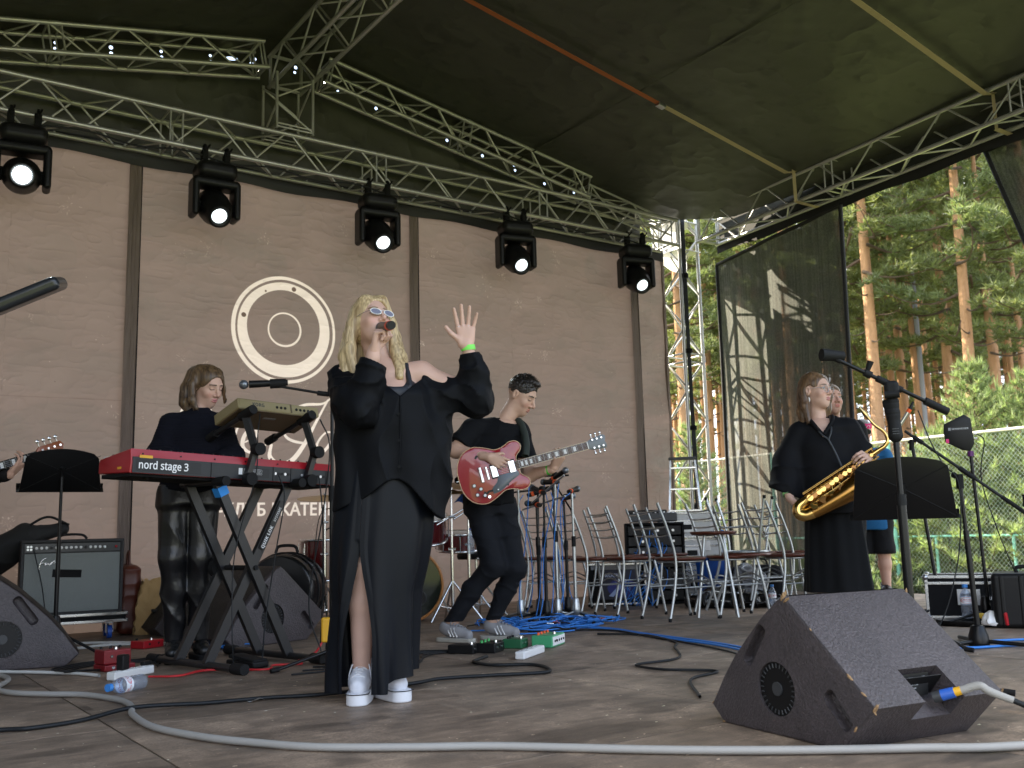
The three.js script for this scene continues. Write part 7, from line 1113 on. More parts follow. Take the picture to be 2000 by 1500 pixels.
{ const t = thing('drum_case', 'big round glossy black drum case standing on edge', 'case', [2.95, 0, -7.3], -0.75); part('shell', lathe([[0, -0.17], [0.25, -0.17], [0.275, -0.15], [0.28, 0.0], [0.275, 0.15], [0.25, 0.17], [0.1, 0.18], [0, 0.18]], 44).rotateX(1.57).translate(0, 0.285, 0), mat(lin(0.01, 0.01, 0.011), { roughness: 0.25 }), t); for (const z of [-0.06, 0.06]) part('rim_band', new THREE.TorusGeometry(0.281, 0.007, 6, 50).translate(0, 0.29, z), M.black, t); part('handle', tube([[-0.09, 0.57, 0], [-0.06, 0.62, 0], [0.06, 0.62, 0], [0.09, 0.57, 0]], 0.012, 20, 8), M.blackRubber, t); }

// ---------------------------------------------------------------- drum kit
{
  const t = thing('drum_kit', 'dark red drum kit with a mirror dark bass drum head behind the singer', 'drum kit', [3.9, 0, -7.0], -0.5), shell = mat(lin(0.09, 0.008, 0.008), { roughness: 0.2, clearcoat: 1, clearcoatRoughness: 0.1 }), hoop = mat(lin(0.42, 0.17, 0.04), { roughness: 0.35 }), headM = mat(lin(0.012, 0.016, 0.012), { roughness: 0.07 });
  const drum = (nm, r, l, x, y, z, rx, rim, hd) => { const g = new THREE.Group(); g.name = nm; g.position.set(x, y, z); g.rotation.x = rx; t.add(g); part('shell', disc(r, l, 44), shell, g); for (const s of [-1, 1]) { part('hoop', new THREE.TorusGeometry(r + 0.006, 0.011, 8, 50).rotateX(1.57).translate(0, s * l / 2, 0), rim, g); part('skin', disc(r * 0.985, 0.004, 44).translate(0, s * (l / 2 + 0.002), 0), hd, g); } for (let i = 0; i < 8; i++) { const a = i / 8 * 6.283; part('lug', rod([Math.cos(a) * (r + 0.014), -l * 0.42, Math.sin(a) * (r + 0.014)], [Math.cos(a) * (r + 0.014), l * 0.42, Math.sin(a) * (r + 0.014)], 0.005), M.chrome, g); } return g; };
  drum('bass_drum', 0.275, 0.4, -0.06, 0.29, -0.1, Math.PI / 2, hoop, headM);
  const port = part('port_hole', disc(0.06, 0.003, 24).rotateX(1.57).translate(0.03, 0.19, 0.109), M.black, t); part('port_ring', new THREE.TorusGeometry(0.06, 0.004, 6, 28).translate(0.03, 0.19, 0.111), M.darkGrey, port);
  drum('rack_tom', 0.15, 0.2, 0.12, 0.74, -0.15, 0.35, M.chrome, M.white); drum('rack_tom', 0.13, 0.18, -0.25, 0.74, -0.15, 0.35, M.chrome, M.white); drum('floor_tom', 0.2, 0.32, -0.72, 0.5, -0.25, 0, M.chrome, M.white); drum('snare_drum', 0.18, 0.14, 0.38, 0.62, -0.35, 0.1, M.chrome, M.white);
  for (const [x, z] of [[-0.88, -0.12], [-0.56, -0.12], [-0.72, -0.45]]) part('tom_leg', rod([x, 0.01, z], [x, 0.6, z], 0.007), M.chrome, t);
  for (const s of [-1, 1]) part('spur', rod([-0.06 + s * 0.24, 0.26, 0.02], [-0.06 + s * 0.36, 0.012, 0.16], 0.008), M.chrome, t);
  part('drum_throne', [lathe([[0, 0.52], [0.16, 0.52], [0.17, 0.49], [0.16, 0.46], [0, 0.46]], 28).translate(0.55, 0, -0.75)], M.blackRubber, t); part('throne_post', rod([0.55, 0.02, -0.75], [0.55, 0.47, -0.75], 0.014), M.chrome, t);
  const cym = mat(lin(0.42, 0.3, 0.12), { roughness: 0.28, metalness: 1 });
  for (const [x, z, h, r, tilt, boom] of [[0.3, 0.1, 1.02, 0.2, 0.1, 1], [0.44, 0.0, 1.08, 0.19, -0.12, 1], [-0.7, 0.05, 1.0, 0.22, 0.15, 0], [0.55, -0.25, 0.86, 0.17, 0.0, 0]]) {
    const g = new THREE.Group(); g.name = 'cymbal_stand'; g.position.set(x, 0, z); t.add(g); for (let i = 0; i < 3; i++) { const a = i * 2.094 + x; part('stand_leg', [rod([0, 0.32, 0], [Math.cos(a) * 0.24, 0.012, Math.sin(a) * 0.24], 0.009), rod([0, 0.1, 0], [Math.cos(a) * 0.16, 0.13, Math.sin(a) * 0.16], 0.006)], M.chrome, g); }
    part('pole', [rod([0, 0.1, 0], [0, h * 0.55, 0], 0.0135), rod([0, h * 0.5, 0], [0, h, 0], 0.0095)], M.chrome, g); part('wing_nut', [rod([-0.03, h * 0.55, 0], [0.03, h * 0.55, 0], 0.012), rod([-0.025, h * 0.8, 0.01], [0.03, h * 0.8, 0.01], 0.011), rod([0, h - 0.01, 0], [0, h + 0.03, 0], 0.012)], M.chrome, g); if (boom) part('boom_arm', rod([-0.12, h * 0.74, 0.05], [0.1, h * 0.86, -0.05], 0.007), M.chrome, g);
    part('cymbal', lathe([[0.008, 0.014], [0.03, 0.012], [0.05, 0.002], [r, -0.012], [r, -0.014], [0.05, 0.0], [0.03, 0.01], [0.008, 0.012]], 40).rotateX(tilt).translate(0, h, 0), cym, g);
  }
  part('pedal', [rbox(0.08, 0.02, 0.24, 0.005, -0.05, 0.03, -0.45).rotateX(0.03), rod([-0.05, 0.02, -0.34], [-0.05, 0.22, -0.34], 0.008)], M.steel, t);
  part('drum_microphone', [rod([-0.66, 0.74, -0.1], [-0.58, 0.78, -0.06], 0.018, 0.014), tube([[-0.72, 0.66, -0.1], [-0.7, 0.74, -0.1], [-0.64, 0.76, -0.09]], 0.006, 12, 6)], M.black, t); part('microphone_lead', tube([[-0.58, 0.78, -0.06], [-0.6, 0.9, -0.04], [-0.74, 0.86, -0.02], [-0.78, 0.5, 0.02], [-0.76, 0.01, 0.1]], 0.004, 40, 5), M.blackCable, t);
  const b = thing('water_bottle', 'small water bottle with blue cap wedged among the cymbal stands', 'bottle', [4.3, 0.62, -6.78]); part('bottle_body', lathe([[0, -0.1], [0.028, -0.1], [0.03, -0.06], [0.028, 0.0], [0.03, 0.03], [0.012, 0.075], [0.012, 0.09]], 18), mat(lin(0.75, 0.82, 0.9), { roughness: 0.1, transmission: 0.8, thickness: 0 }), b); part('cap', disc(0.014, 0.016, 14).translate(0, 0.098, 0), M.blue, b);
  const cl = thing('blue_cloth', 'folded blue cloth hanging from a cymbal stand', 'cloth', [4.2, 1.0, -6.8], -0.5); part('cloth', grid(10, 10, (u, v) => [0.09 * (u - 0.5) + 0.1 * v, -0.06 + 0.12 * v - 0.1 * (u - 0.5) ** 2, 0.02 * Math.sin(u * 9)]), mat(lin(0.02, 0.08, 0.3), { roughness: 0.9, side: THREE.DoubleSide }), cl);
}
// ---------------------------------------------------------------- steel chairs
const onStage = (b, d) => { const a = 35 * RAD + Math.atan((b - 1000) / 1938); return [Math.sin(a) * d, 0, -Math.cos(a) * d]; };
function makeChair(label, pos, turn) {
  const t = thing('steel_chair', label, 'chair', pos, turn, 'steel chairs lined up at the back of the stage'), m = M.chairSteel, r = 0.0105;
  part('seat', lathe([[0, 0.452], [0.17, 0.455], [0.198, 0.462], [0.205, 0.453], [0.195, 0.438], [0, 0.436]], 32).scale(1, 1, 0.96), M.woodSeat, t); part('seat_ring', new THREE.TorusGeometry(0.17, 0.009, 6, 30).rotateX(1.57).translate(0, 0.43, 0), m, t);
  for (const s of [-1, 1]) {
    part('leg', tube([[s * 0.15, 0.43, 0.13], [s * 0.168, 0.3, 0.15], [s * 0.178, 0.005, 0.2]], r, 12, 8), m, t);
    part('back_post', tube([[s * 0.185, 0.005, -0.25], [s * 0.175, 0.25, -0.185], [s * 0.17, 0.45, -0.165], [s * 0.165, 0.65, -0.215], [s * 0.16, 0.87, -0.3]], r, 24, 8), m, t);
    part('side_stretcher', rod([s * 0.17, 0.24, 0.157], [s * 0.177, 0.24, -0.188], 0.006), m, t);
  }
  for (let i = 0; i < 4; i++) { const y = 0.63 + i * 0.062, z = -0.208 - i * 0.024; part('back_rail', tube([[-0.163, y, z], [-0.08, y - 0.012, z - 0.025], [0.08, y - 0.012, z - 0.025], [0.163, y, z]], 0.006, 14, 6), m, t); }
  for (const y of [0.3, 0.26]) part('front_stretcher', tube([[-0.168, y - 0.02, 0.155], [0, y + 0.02, 0.155], [0.168, y - 0.02, 0.155]], 0.006, 12, 6), m, t);
  for (const [x, z] of [[-0.178, 0.2], [0.178, 0.2], [-0.185, -0.25], [0.185, -0.25]]) part('rubber_tip', rod([x, 0.0, z], [x, 0.025, z], 0.0125), M.blackRubber, t);
  return t;
}
{
  const L = [[1150, 8.35, 1.42, 'steel chair with brown seat nearest the bunch of spare stands'], [1222, 8.2, 1.37, 'steel chair second from the bunch of spare stands'], [1318, 7.75, 1.42, 'steel chair nearest the audience in the chair row'], [1418, 8.05, 1.32, 'steel chair under the upturned chair'], [1528, 8.15, 1.34, 'steel chair in the row beside the saxophonist'], [1205, 9.1, 1.52, 'steel chair in front of the small blue labelled combo'], [1290, 9.1, 1.42, 'steel chair in front of the black equipment rack'], [1462, 9.0, 1.47, 'steel chair in the rear row before the mesh curtain'], [1545, 9.1, 1.32, 'steel chair in the rear row closest to the saxophonist'], [1022, 8.9, 1.72, 'steel chair behind the legs of the guitarist'], [1085, 8.9, 1.67, 'steel chair half hidden behind the spare stands']];
  const first = makeChair(L[0][3], onStage(L[0][0], L[0][1]), L[0][2]);
  for (const [b, d, a, label] of L.slice(1)) dup(first, onStage(b, d), a, label);
  const p = onStage(1446, 8.05), up = dup(first, [p[0], 0.915, p[2]], 2.6, 'steel chair turned upside down on another chair'); up.rotation.set(Math.PI, 2.6, 0, 'XYZ');
  const st = thing('bar_stool', 'taller steel stool with round brown seat among the chairs', 'stool', onStage(1385, 7.95), 0.6); part('seat', lathe([[0, 0.64], [0.15, 0.645], [0.178, 0.65], [0.182, 0.637], [0.165, 0.622], [0, 0.618]], 32), M.woodSeat, st);
  for (let i = 0; i < 4; i++) { const a = i * 1.5708 + 0.6, c = Math.cos(a), q = Math.sin(a); part('leg', rod([c * 0.1, 0.62, q * 0.1], [c * 0.21, 0.0, q * 0.21], 0.0115), M.chairSteel, st); } part('foot_ring', new THREE.TorusGeometry(0.16, 0.007, 6, 30).rotateX(1.57).translate(0, 0.27, 0), M.chairSteel, st);
}
// ---------------------------------------------------------------- things behind the chairs
function flightCase(label, pos, turn, w, h, d, m, o = {}) {
  const t = thing('flight_case', label, 'case', pos, turn, o.group); part('shell', box(w - 0.012, h - 0.012, d - 0.012, 0, h / 2, 0), m, t); const e = 0.022;
  for (const y of [e / 2, h - e / 2, ...(o.split ? [h * o.split] : [])]) part('edge_profile', [rbox(w, e, e, 0.004, 0, y, d / 2 - e / 2), rbox(w, e, e, 0.004, 0, y, -d / 2 + e / 2), rbox(e, e, d, 0.004, w / 2 - e / 2, y, 0), rbox(e, e, d, 0.004, -w / 2 + e / 2, y, 0)], M.alu, t);
  for (const sx of [-1, 1]) for (const sz of [-1, 1]) { part('edge_profile', rbox(e, h, e, 0.004, sx * (w / 2 - e / 2), h / 2, sz * (d / 2 - e / 2)), M.alu, t); for (const y of [0.012, h - 0.012]) part('ball_corner', ball(0.022, sx * (w / 2 - 0.008), y, sz * (d / 2 - 0.008), 10, 8), M.steel, t); }
  const hx = o.hx ?? 0, hy = o.hy ?? h * 0.42; const p = part('handle_plate', rbox(0.15, 0.11, 0.008, 0.004, hx, hy, d / 2), M.steel, t); part('handle', rbox(0.1, 0.05, 0.014, 0.006, hx, hy, d / 2 + 0.006), M.blackRubber, p);
  for (const x of o.latch ?? []) part('latch', rbox(0.06, 0.1, 0.01, 0.003, x, h * (o.split ?? 0.7), d / 2 + 0.003), M.steel, t);
  return t;
}
const paleCase = mat(lin(0.42, 0.42, 0.41), { roughness: 0.45, metalness: 0.3 });
flightCase('pale aluminium flight case at the bottom of the stack by the tower', [7.2, 0.34, -7.25], -0.6, 0.62, 0.24, 0.4, paleCase, { latch: [-0.15, 0.15], group: 'pale cases by the tower', split: 0.7 });
flightCase('pale aluminium flight case on top of the stack by the tower', [7.15, 0.585, -7.25], -0.62, 0.58, 0.26, 0.38, paleCase, { latch: [-0.15], group: 'pale cases by the tower', split: 0.65 });
flightCase('white flight case on the floor beneath the stack by the tower', [7.22, 0, -7.25], -0.6, 0.64, 0.335, 0.42, paleCase, { latch: [0.1], group: 'pale cases by the tower', split: 0.8 });
{
  const t = thing('equipment_rack', 'tall black equipment rack trailing blue leads behind the chairs', 'rack', onStage(1268, 9.5), -0.7); part('shell', [rbox(0.54, 0.02, 0.5, 0.004, 0, 0.015, 0), rbox(0.54, 0.02, 0.5, 0.004, 0, 0.73, 0), box(0.02, 0.7, 0.5, -0.26, 0.37, 0), box(0.02, 0.7, 0.5, 0.26, 0.37, 0), box(0.5, 0.7, 0.02, 0, 0.37, -0.24)], M.blackMatt, t);
  for (let i = 0; i < 7; i++) { const u = part('rack_unit', rbox(0.49, 0.085, 0.04, 0.004, 0, 0.08 + i * 0.098, 0.2), i % 3 === 1 ? M.darkGrey : M.black, t); for (let k = 0; k < 6; k++) part('connector', disc(0.012, 0.01, 12).rotateX(1.57).translate(-0.18 + k * 0.07, 0.08 + i * 0.098, 0.222), k % 2 ? M.steel : M.black, u); } part('signal_lamp', box(0.03, 0.012, 0.004, 0.1, 0.39, 0.224), M.green, t);
  seed(55); for (let i = 0; i < 12; i++) { const x = rr(-0.22, 0.22), y = rr(0.25, 0.7); part('lead', tube([[x, y, 0.22], [x + rr(-0.05, 0.05), y - 0.05, 0.3], [x + rr(-0.15, 0.1), y * 0.5, 0.33], [x + rr(-0.3, 0.1), 0.012, 0.38 + rr(0, 0.2)]], 0.004, 24, 5), M.blueCable, t); }
  const k = thing('mixing_console', 'small mixer lying on the black equipment rack', 'mixer', [t.position.x, 0.745, t.position.z], -0.7); part('case', rbox(0.44, 0.08, 0.34, 0.01, 0, 0.045, 0), M.darkGrey, k); part('lid', rbox(0.36, 0.03, 0.26, 0.008, -0.05, 0.1, 0), M.black, k); for (let i = 0; i < 10; i++) part('control_knob', disc(0.008, 0.014, 10).translate(-0.18 + i * 0.04, 0.09, 0.15), M.white, k);
}
{
  const t = thing('combo_amplifier', 'small black combo with a blue printed front behind the chair legs', 'amplifier', onStage(1192, 9.3), -0.7); part('cabinet', rbox(0.52, 0.36, 0.3, 0.012, 0, 0.2, 0), M.blackMatt, t); part('metal_edge', [rbox(0.54, 0.02, 0.02, 0.004, 0, 0.02, 0.15), rbox(0.54, 0.02, 0.02, 0.004, 0, 0.375, 0.15), rbox(0.02, 0.37, 0.02, 0.004, 0.262, 0.2, 0.15)], M.alu, t);
  const s = canvasTex(256, 192, (g, W, H) => { g.fillStyle = '#10142c'; g.fillRect(0, 0, W, H); g.fillStyle = '#1d2a78'; g.beginPath(); g.ellipse(150, 120, 96, 62, 0, 0, 7); g.fill(); g.fillStyle = '#c9d2e4'; g.font = 'bold 34px sans-serif'; g.fillText('ROCK', 40, 46); g.fillStyle = '#9fb0d8'; g.beginPath(); g.moveTo(60, 170); g.lineTo(170, 60); g.lineTo(186, 70); g.lineTo(90, 176); g.fill(); g.font = '26px sans-serif'; g.fillText('sound', 130, 130); }); part('printed_front', new THREE.PlaneGeometry(0.36, 0.26).translate(0.02, 0.19, 0.1515), mat(0xffffff, { map: s, roughness: 0.5 }), t); part('control_panel', box(0.46, 0.04, 0.005, 0, 0.345, 0.151), M.grey, t);
}
{ const t = thing('blue_bin', 'blue plastic bin standing behind the chair legs', 'bin', onStage(1380, 9.6), -0.8); part('tub', lathe([[0, 0.0], [0.15, 0.0], [0.17, 0.02], [0.2, 0.38], [0.215, 0.385], [0.215, 0.4], [0.19, 0.4], [0.18, 0.36], [0.15, 0.03], [0, 0.03]], 4).rotateY(0.785).scale(1.1, 1, 0.9), mat(lin(0.012, 0.075, 0.33), { roughness: 0.4 }), t); part('rim', new THREE.TorusGeometry(0.208, 0.012, 6, 4).rotateX(1.57).rotateY(0.0).translate(0, 0.4, 0).scale(1.1, 1, 0.9), mat(lin(0.012, 0.075, 0.33), { roughness: 0.4 }), t); }
{ const t = thing('step_ladder', 'aluminium step ladder leaning by the corner tower', 'ladder', [7.55, 0, -7.62], -0.75); for (const s of [-1, 1]) { part('rail', barBox([s * 0.22, 0.0, 0.2], [s * 0.13, 1.42, -0.05], 0.02, 0.05), M.alu, t); part('rear_rail', rod([s * 0.2, 0, -0.45], [s * 0.13, 1.38, -0.08], 0.012), M.alu, t); } for (let i = 0; i < 6; i++) { const k = (i + 0.8) / 6.2, w = lerp(0.22, 0.13, k) * 2; part('step', rbox(w, 0.02, 0.07, 0.004, 0, 1.42 * k, lerp(0.2, -0.05, k)), M.alu, t); } part('top_cap', rbox(0.3, 0.03, 0.12, 0.01, 0, 1.43, -0.06), M.darkGrey, t); }
{ const p = onStage(1395, 8.9), t = thing('bin_bag', 'shiny black plastic sack spread under the chairs', 'bag', p, -0.8); part('film', surface(wrinkle(blend(0.06, sdEll([0, 0.06, 0], [0.32, 0.08, 0.2]), sdEll([0.25, 0.05, 0.05], [0.22, 0.06, 0.15])), 0.035, 9), [-0.45, -0.01, -0.3], [0.55, 0.2, 0.3], 0.012), mat(lin(0.01, 0.01, 0.012), { roughness: 0.16 }), t); }
{ const p = onStage(1447, 9.3), t = thing('clear_bag', 'clear crumpled plastic bag behind the upturned chair', 'bag', p, -0.8); part('film', surface(wrinkle(sdEll([0, 0.16, 0], [0.13, 0.17, 0.1]), 0.04, 12), [-0.2, -0.01, -0.2], [0.2, 0.4, 0.2], 0.01), mat(lin(0.6, 0.63, 0.68), { roughness: 0.15, transmission: 0.6, thickness: 0 }), t); }
{ const p = onStage(1462, 9.55), t = thing('dark_holdall', 'dark holdall lying behind the rear chairs', 'bag', p, -0.7); part('shell', surface(wrinkle(sdBox([0, 0.16, 0], [0.26, 0.15, 0.16], 0.1), 0.02, 6), [-0.32, 0, -0.22], [0.32, 0.36, 0.22], 0.014), M.blackMatt, t); part('handle', tube([[-0.12, 0.3, 0], [-0.08, 0.38, 0.03], [0.08, 0.38, 0.03], [0.12, 0.3, 0]], 0.01, 20, 6), M.blackRubber, t); }
const pet = mat(lin(0.8, 0.86, 0.95), { roughness: 0.06, transmission: 0.85, thickness: 0 }), capM = mat(lin(0.05, 0.26, 0.7), { roughness: 0.4 });
const bottleLabel = canvasTex(256, 128, (g, W, H) => { g.fillStyle = '#eef3fa'; g.fillRect(0, 0, W, H); g.strokeStyle = '#c23'; g.lineWidth = 4; g.beginPath(); g.arc(64, 64, 54, 0, 7); g.stroke(); g.fillStyle = '#c01c2c'; g.font = 'bold 24px sans-serif'; g.fillText('СВЯТОЙ', 16, 58); g.fillText('ИСТОЧНИК', 4, 86); g.fillText('СВЯТОЙ', 144, 58); g.fillText('ИСТОЧНИК', 132, 86); });
function bottle(label, pos, lying, turn = 0, s = 1) {
  const t = thing('water_bottle', label, 'bottle', pos, turn), k = lying ? frameAt([0, 0.031, 0], 0, 0, Math.PI / 2) : new THREE.Matrix4(); t.scale.setScalar(s); const P2 = (n, g, m) => part(n, g.applyMatrix4(k), m, t);
  P2('bottle_body', lathe([[0, 0.004], [0.022, 0.0], [0.03, 0.008], [0.031, 0.02], [0.0285, 0.03], [0.031, 0.04], [0.0285, 0.05], [0.031, 0.06], [0.0285, 0.07], [0.0315, 0.082], [0.0315, 0.125], [0.026, 0.145], [0.015, 0.162], [0.0125, 0.168], [0.0125, 0.18]], 26), pet); P2('wrapper', new THREE.CylinderGeometry(0.0319, 0.0319, 0.038, 28, 1, true), mat(0xffffff, { map: bottleLabel, roughness: 0.4, side: THREE.DoubleSide })); t.children[1].geometry.applyMatrix4(k.clone().invert()).translate(0, 0.103, 0).applyMatrix4(k); P2('cap', disc(0.0155, 0.018, 18).translate(0, 0.184, 0), capM); return t;
}
bottle('empty water bottle with blue cap lying on the stage front', [1.27, 0, -4.86], true, 0.55, 1.12);
bottle('water bottle standing on a chair seat by the tower', [...onStage(1402, 8.62).map((v, i) => (i === 1 ? 0.465 : v))], false, 1);
bottle('water bottle standing on the floor behind the big monitor', onStage(1492, 8.7), false, 2);
bottle('water bottle with dark blue cap standing by the flight case', [6.3, 0.035, -3.78], false, 4, 1.15);

// ---------------------------------------------------------------- cases at the open side
const caseR = flightCase('black flight case with silver edges and a recessed handle by the open side', [6.78, 0, -4.02], -1.036, 0.6, 0.3, 0.4, M.blackMatt, { split: 0.82, hx: -0.02, hy: 0.15, latch: [0.18] });
part('lettering', new THREE.PlaneGeometry(0.11, 0.04).translate(0.11, 0.145, 0.2), mat(0xffffff, { map: canvasTex(128, 48, (g, W, H) => { g.fillStyle = '#0b0b0b'; g.fillRect(0, 0, W, H); g.fillStyle = '#dcdcdc'; g.font = 'bold 38px sans-serif'; g.fillText('MUZ', 22, 40); }), roughness: 0.6 }), caseR);
{ const t = thing('equipment_case', 'moulded black plastic case standing at the picture edge', 'case', [6.36, 0, -3.36], -1.08); part('shell', rbox(0.46, 0.34, 0.34, 0.03, 0, 0.172, 0, 3), M.black, t); for (const x of [-0.17, -0.06, 0.06, 0.17]) part('rib', rbox(0.03, 0.31, 0.35, 0.01, x, 0.172, 0), M.black, t); part('handle', tube([[-0.08, 0.34, 0.05], [-0.07, 0.375, 0.05], [0.07, 0.375, 0.05], [0.08, 0.34, 0.05]], 0.012, 20, 8), M.blackRubber, t); for (const y of [0.09, 0.25]) part('rivet', disc(0.009, 0.006, 14).rotateX(1.57).translate(0.1, y, 0.178), M.darkGrey, t); }
{ const t = thing('floor_tray', 'low black tray on the floor with scraps beside the flight case', 'tray', [6.22, 0, -3.68], -1.05); part('tray_body', lathe([[0, 0.012], [0.17, 0.012], [0.19, 0.035], [0.2, 0.035], [0.19, 0.0], [0, 0]], 30).scale(1.2, 1, 0.7), M.black, t); }
{ const t = thing('banana_peel', 'yellow banana peel on the floor tray', 'peel', [6.19, 0.014, -3.6], -1); part('peel', [tube([[-0.05, 0.03, 0], [-0.02, 0.06, 0.01], [0.03, 0.045, 0.02], [0.05, 0.012, 0.03]], 0.012, 16, 7), tube([[-0.02, 0.05, 0], [0.0, 0.03, 0.05], [0.02, 0.012, 0.06]], 0.011, 12, 7)], mat(lin(0.65, 0.45, 0.06), { roughness: 0.6 }), t); }
{ const t = thing('paper_napkin', 'crumpled white napkin on the floor tray', 'napkin', [6.15, 0.014, -3.52], -1); part('paper', surface(wrinkle(sdEll([0, 0.035, 0], [0.05, 0.035, 0.045]), 0.02, 22), [-0.08, 0, -0.08], [0.08, 0.09, 0.08], 0.006), M.white, t); }
solo('red_lighter', 'small red object on the floor tray beside the plastic case', 'lighter', rbox(0.025, 0.08, 0.016, 0.006, 0, 0, 0).rotateZ(0.2).translate(6.13, 0.06, -3.42), M.red);
solo('paper_scrap', 'scrap of white paper lying on the floor by the singer', 'paper', grid(8, 5, (u, v) => [1.5 + 0.07 * u, 0.004 + 0.012 * Math.sin(u * 3) * v, -4.13 + 0.03 * v + 0.01 * Math.sin(u * 5)]), mat(lin(0.7, 0.7, 0.68), { roughness: 0.8, side: THREE.DoubleSide }));

// ---------------------------------------------------------------- pedals and power strips
function strip(label, pos, turn, w) { const t = thing('power_strip', label, 'power strip', pos, turn, 'white power strips on the deck'); part('housing', rbox(w, 0.042, 0.055, 0.009, 0, 0.022, 0, 3), M.whitePlastic, t); for (let i = 0; i < 4; i++) { const s = part('socket', disc(0.019, 0.003, 22).translate(-w * 0.36 + i * w * 0.22, 0.043, 0), M.white, t); for (const o of [-0.009, 0.009]) part('pin_hole', disc(0.0025, 0.003, 8).translate(-w * 0.36 + i * w * 0.22 + o, 0.0445, 0), M.black, s); } return t; }
const s1 = strip('white power strip beside the red pedals with a black adapter in it', [1.33, 0, -5.33], 0.62, 0.29); strip('white power strip in front of the guitarist', [3.24, 0, -4.52], 0.6, 0.34);
{ const t = thing('power_adapter', 'black mains adapter plugged into the power strip by the red pedals', 'adapter', [1.33, 0, -5.33], 0.62); part('plug_body', rbox(0.05, 0.075, 0.045, 0.008, -0.06, 0.081, 0), M.black, t); part('lead', tube([[0.1, 0.055, 0], [0.2, 0.045, -0.02], [0.32, 0.012, -0.1], [0.45, 0.012, -0.2]], 0.005, 30, 6), M.blackCable, t); part('flat_plug', rbox(0.06, 0.022, 0.03, 0.006, 0.11, 0.056, 0), M.black, t); }
function pedal(label, pos, turn, w, h, d, m, knobs = 3, km = M.black) { const t = thing('effects_pedal', label, 'pedal', pos, turn, 'effects pedals on the deck'); part('enclosure', rbox(w, h, d, 0.007, 0, h / 2, 0), m, t); for (let i = 0; i < knobs; i++) part('knob', rod([-w * 0.35 + i * w * 0.7 / Math.max(1, knobs - 1), h, -d * 0.25], [-w * 0.35 + i * w * 0.7 / Math.max(1, knobs - 1), h + 0.014, -d * 0.25], 0.008, 0.007, 12), km, t); part('footswitch', rod([0, h, d * 0.3], [0, h + 0.012, d * 0.3], 0.009, 0.008, 12), M.chrome, t); for (const q of [-0.22, 0.22]) part('jack_socket', disc(0.008, 0.008, 12).rotateX(1.57).translate(w * q, h * 0.55, d / 2), M.chrome, t); return t; }
const dkRed = mat(lin(0.2, 0.008, 0.012), { roughness: 0.35 });
pedal('dark red effects pedal box standing behind the power strip', [1.33, 0.035, -5.72], 0.2, 0.15, 0.075, 0.12, dkRed); pedal('flat dark red pedal under the red pedal box', [1.34, 0, -5.72], 0.2, 0.17, 0.034, 0.14, dkRed, 0); pedal('red pedal lying by the boots of the keyboard player', [1.78, 0, -6.75], 0.5, 0.17, 0.05, 0.12, M.red, 2); pedal('second small red pedal behind the keyboard player', [2.02, 0, -6.68], 0.3, 0.11, 0.05, 0.1, M.red, 2);
pedal('green looper pedal with white face in front of the guitarist', [3.62, 0, -4.86], 0.6, 0.24, 0.07, 0.13, mat(lin(0.06, 0.36, 0.16), { roughness: 0.4 }), 4, M.orange); pedal('black pedal with glowing green button between the shoes and power strip', [3.2, 0, -4.86], 0.6, 0.15, 0.055, 0.12, M.black, 3, M.green); pedal('dark green pedal beside the looper', [3.42, 0, -4.92], 0.6, 0.12, 0.055, 0.12, mat(lin(0.02, 0.12, 0.05), { roughness: 0.4 }), 3); pedal('small black volume pedal near the shoe of the guitarist', [3.06, 0, -4.92], 0.6, 0.1, 0.05, 0.16, M.black, 0);
{ const g = scene.children.find((o) => o.userData.label?.startsWith('green looper')); part('white_face', box(0.22, 0.05, 0.004, 0, 0.036, 0.0665), M.white, g); for (let i = 0; i < 5; i++) part('face_knob', disc(0.007, 0.006, 12).rotateX(1.57).translate(-0.08 + i * 0.04, 0.036, 0.07), M.black, g); }

// ---------------------------------------------------------------- cables on the floor
function cable(label, pts, r, m, name = 'floor_cable', n) { const t = tube(pts.map(([x, z, y]) => [x, (y ?? 0) + r + 0.002, z]), r, n ?? pts.length * 10, 7); return solo(name, label, 'cable', t, m, 'cables lying on the deck'); }
cable('thick grey cable winding along the whole stage front', [[0.6, -6.1], [0.78, -5.85], [0.81, -5.6], [0.72, -5.3], [0.75, -5.08], [0.86, -4.92], [1.0, -4.75], [1.08, -4.47], [1.07, -4.25, 0.0], [1.03, -4.09], [1.02, -3.75], [1.1, -3.44], [1.2, -3.23], [1.33, -3.02], [1.55, -2.82], [1.74, -2.67], [1.9, -2.5], [2.06, -2.32], [2.22, -2.16], [2.44, -1.97], [2.68, -1.79], [2.92, -1.62], [3.6, -1.35]], 0.0125, M.greyCable, 'floor_cable', 260);
cable('black cable running behind the singer to the power strip by the guitarist', [[0.3, -4.2], [0.58, -4.11], [0.67, -4.07], [0.85, -4.11], [1.06, -4.18, 0.014], [1.34, -4.17], [1.58, -4.12], [1.81, -4.03], [2.22, -4.03], [2.4, -4.07], [2.63, -3.99], [2.86, -3.89], [2.96, -3.98], [2.99, -4.16], [2.84, -4.3], [2.84, -4.47], [2.92, -4.55], [3.02, -4.62]], 0.0085, M.blackCable, 'floor_cable', 220);
cable('black cable looping back to the big monitor', [[2.9, -2.9], [3.2, -3.25], [3.47, -3.35], [3.34, -3.56], [3.33, -3.73], [3.39, -3.8], [3.61, -3.8], [3.75, -3.88], [3.89, -4.04], [4.02, -4.2], [4.18, -4.35], [4.3, -4.6], [4.35, -4.85], [4.2, -5.1]], 0.0065, M.blackCable);
cable('white mains cable coming from the picture rim to the power strip', [[0.5, -6.3], [0.83, -6.0], [1.03, -5.75], [1.12, -5.62], [1.2, -5.43]], 0.009, M.whiteCable);
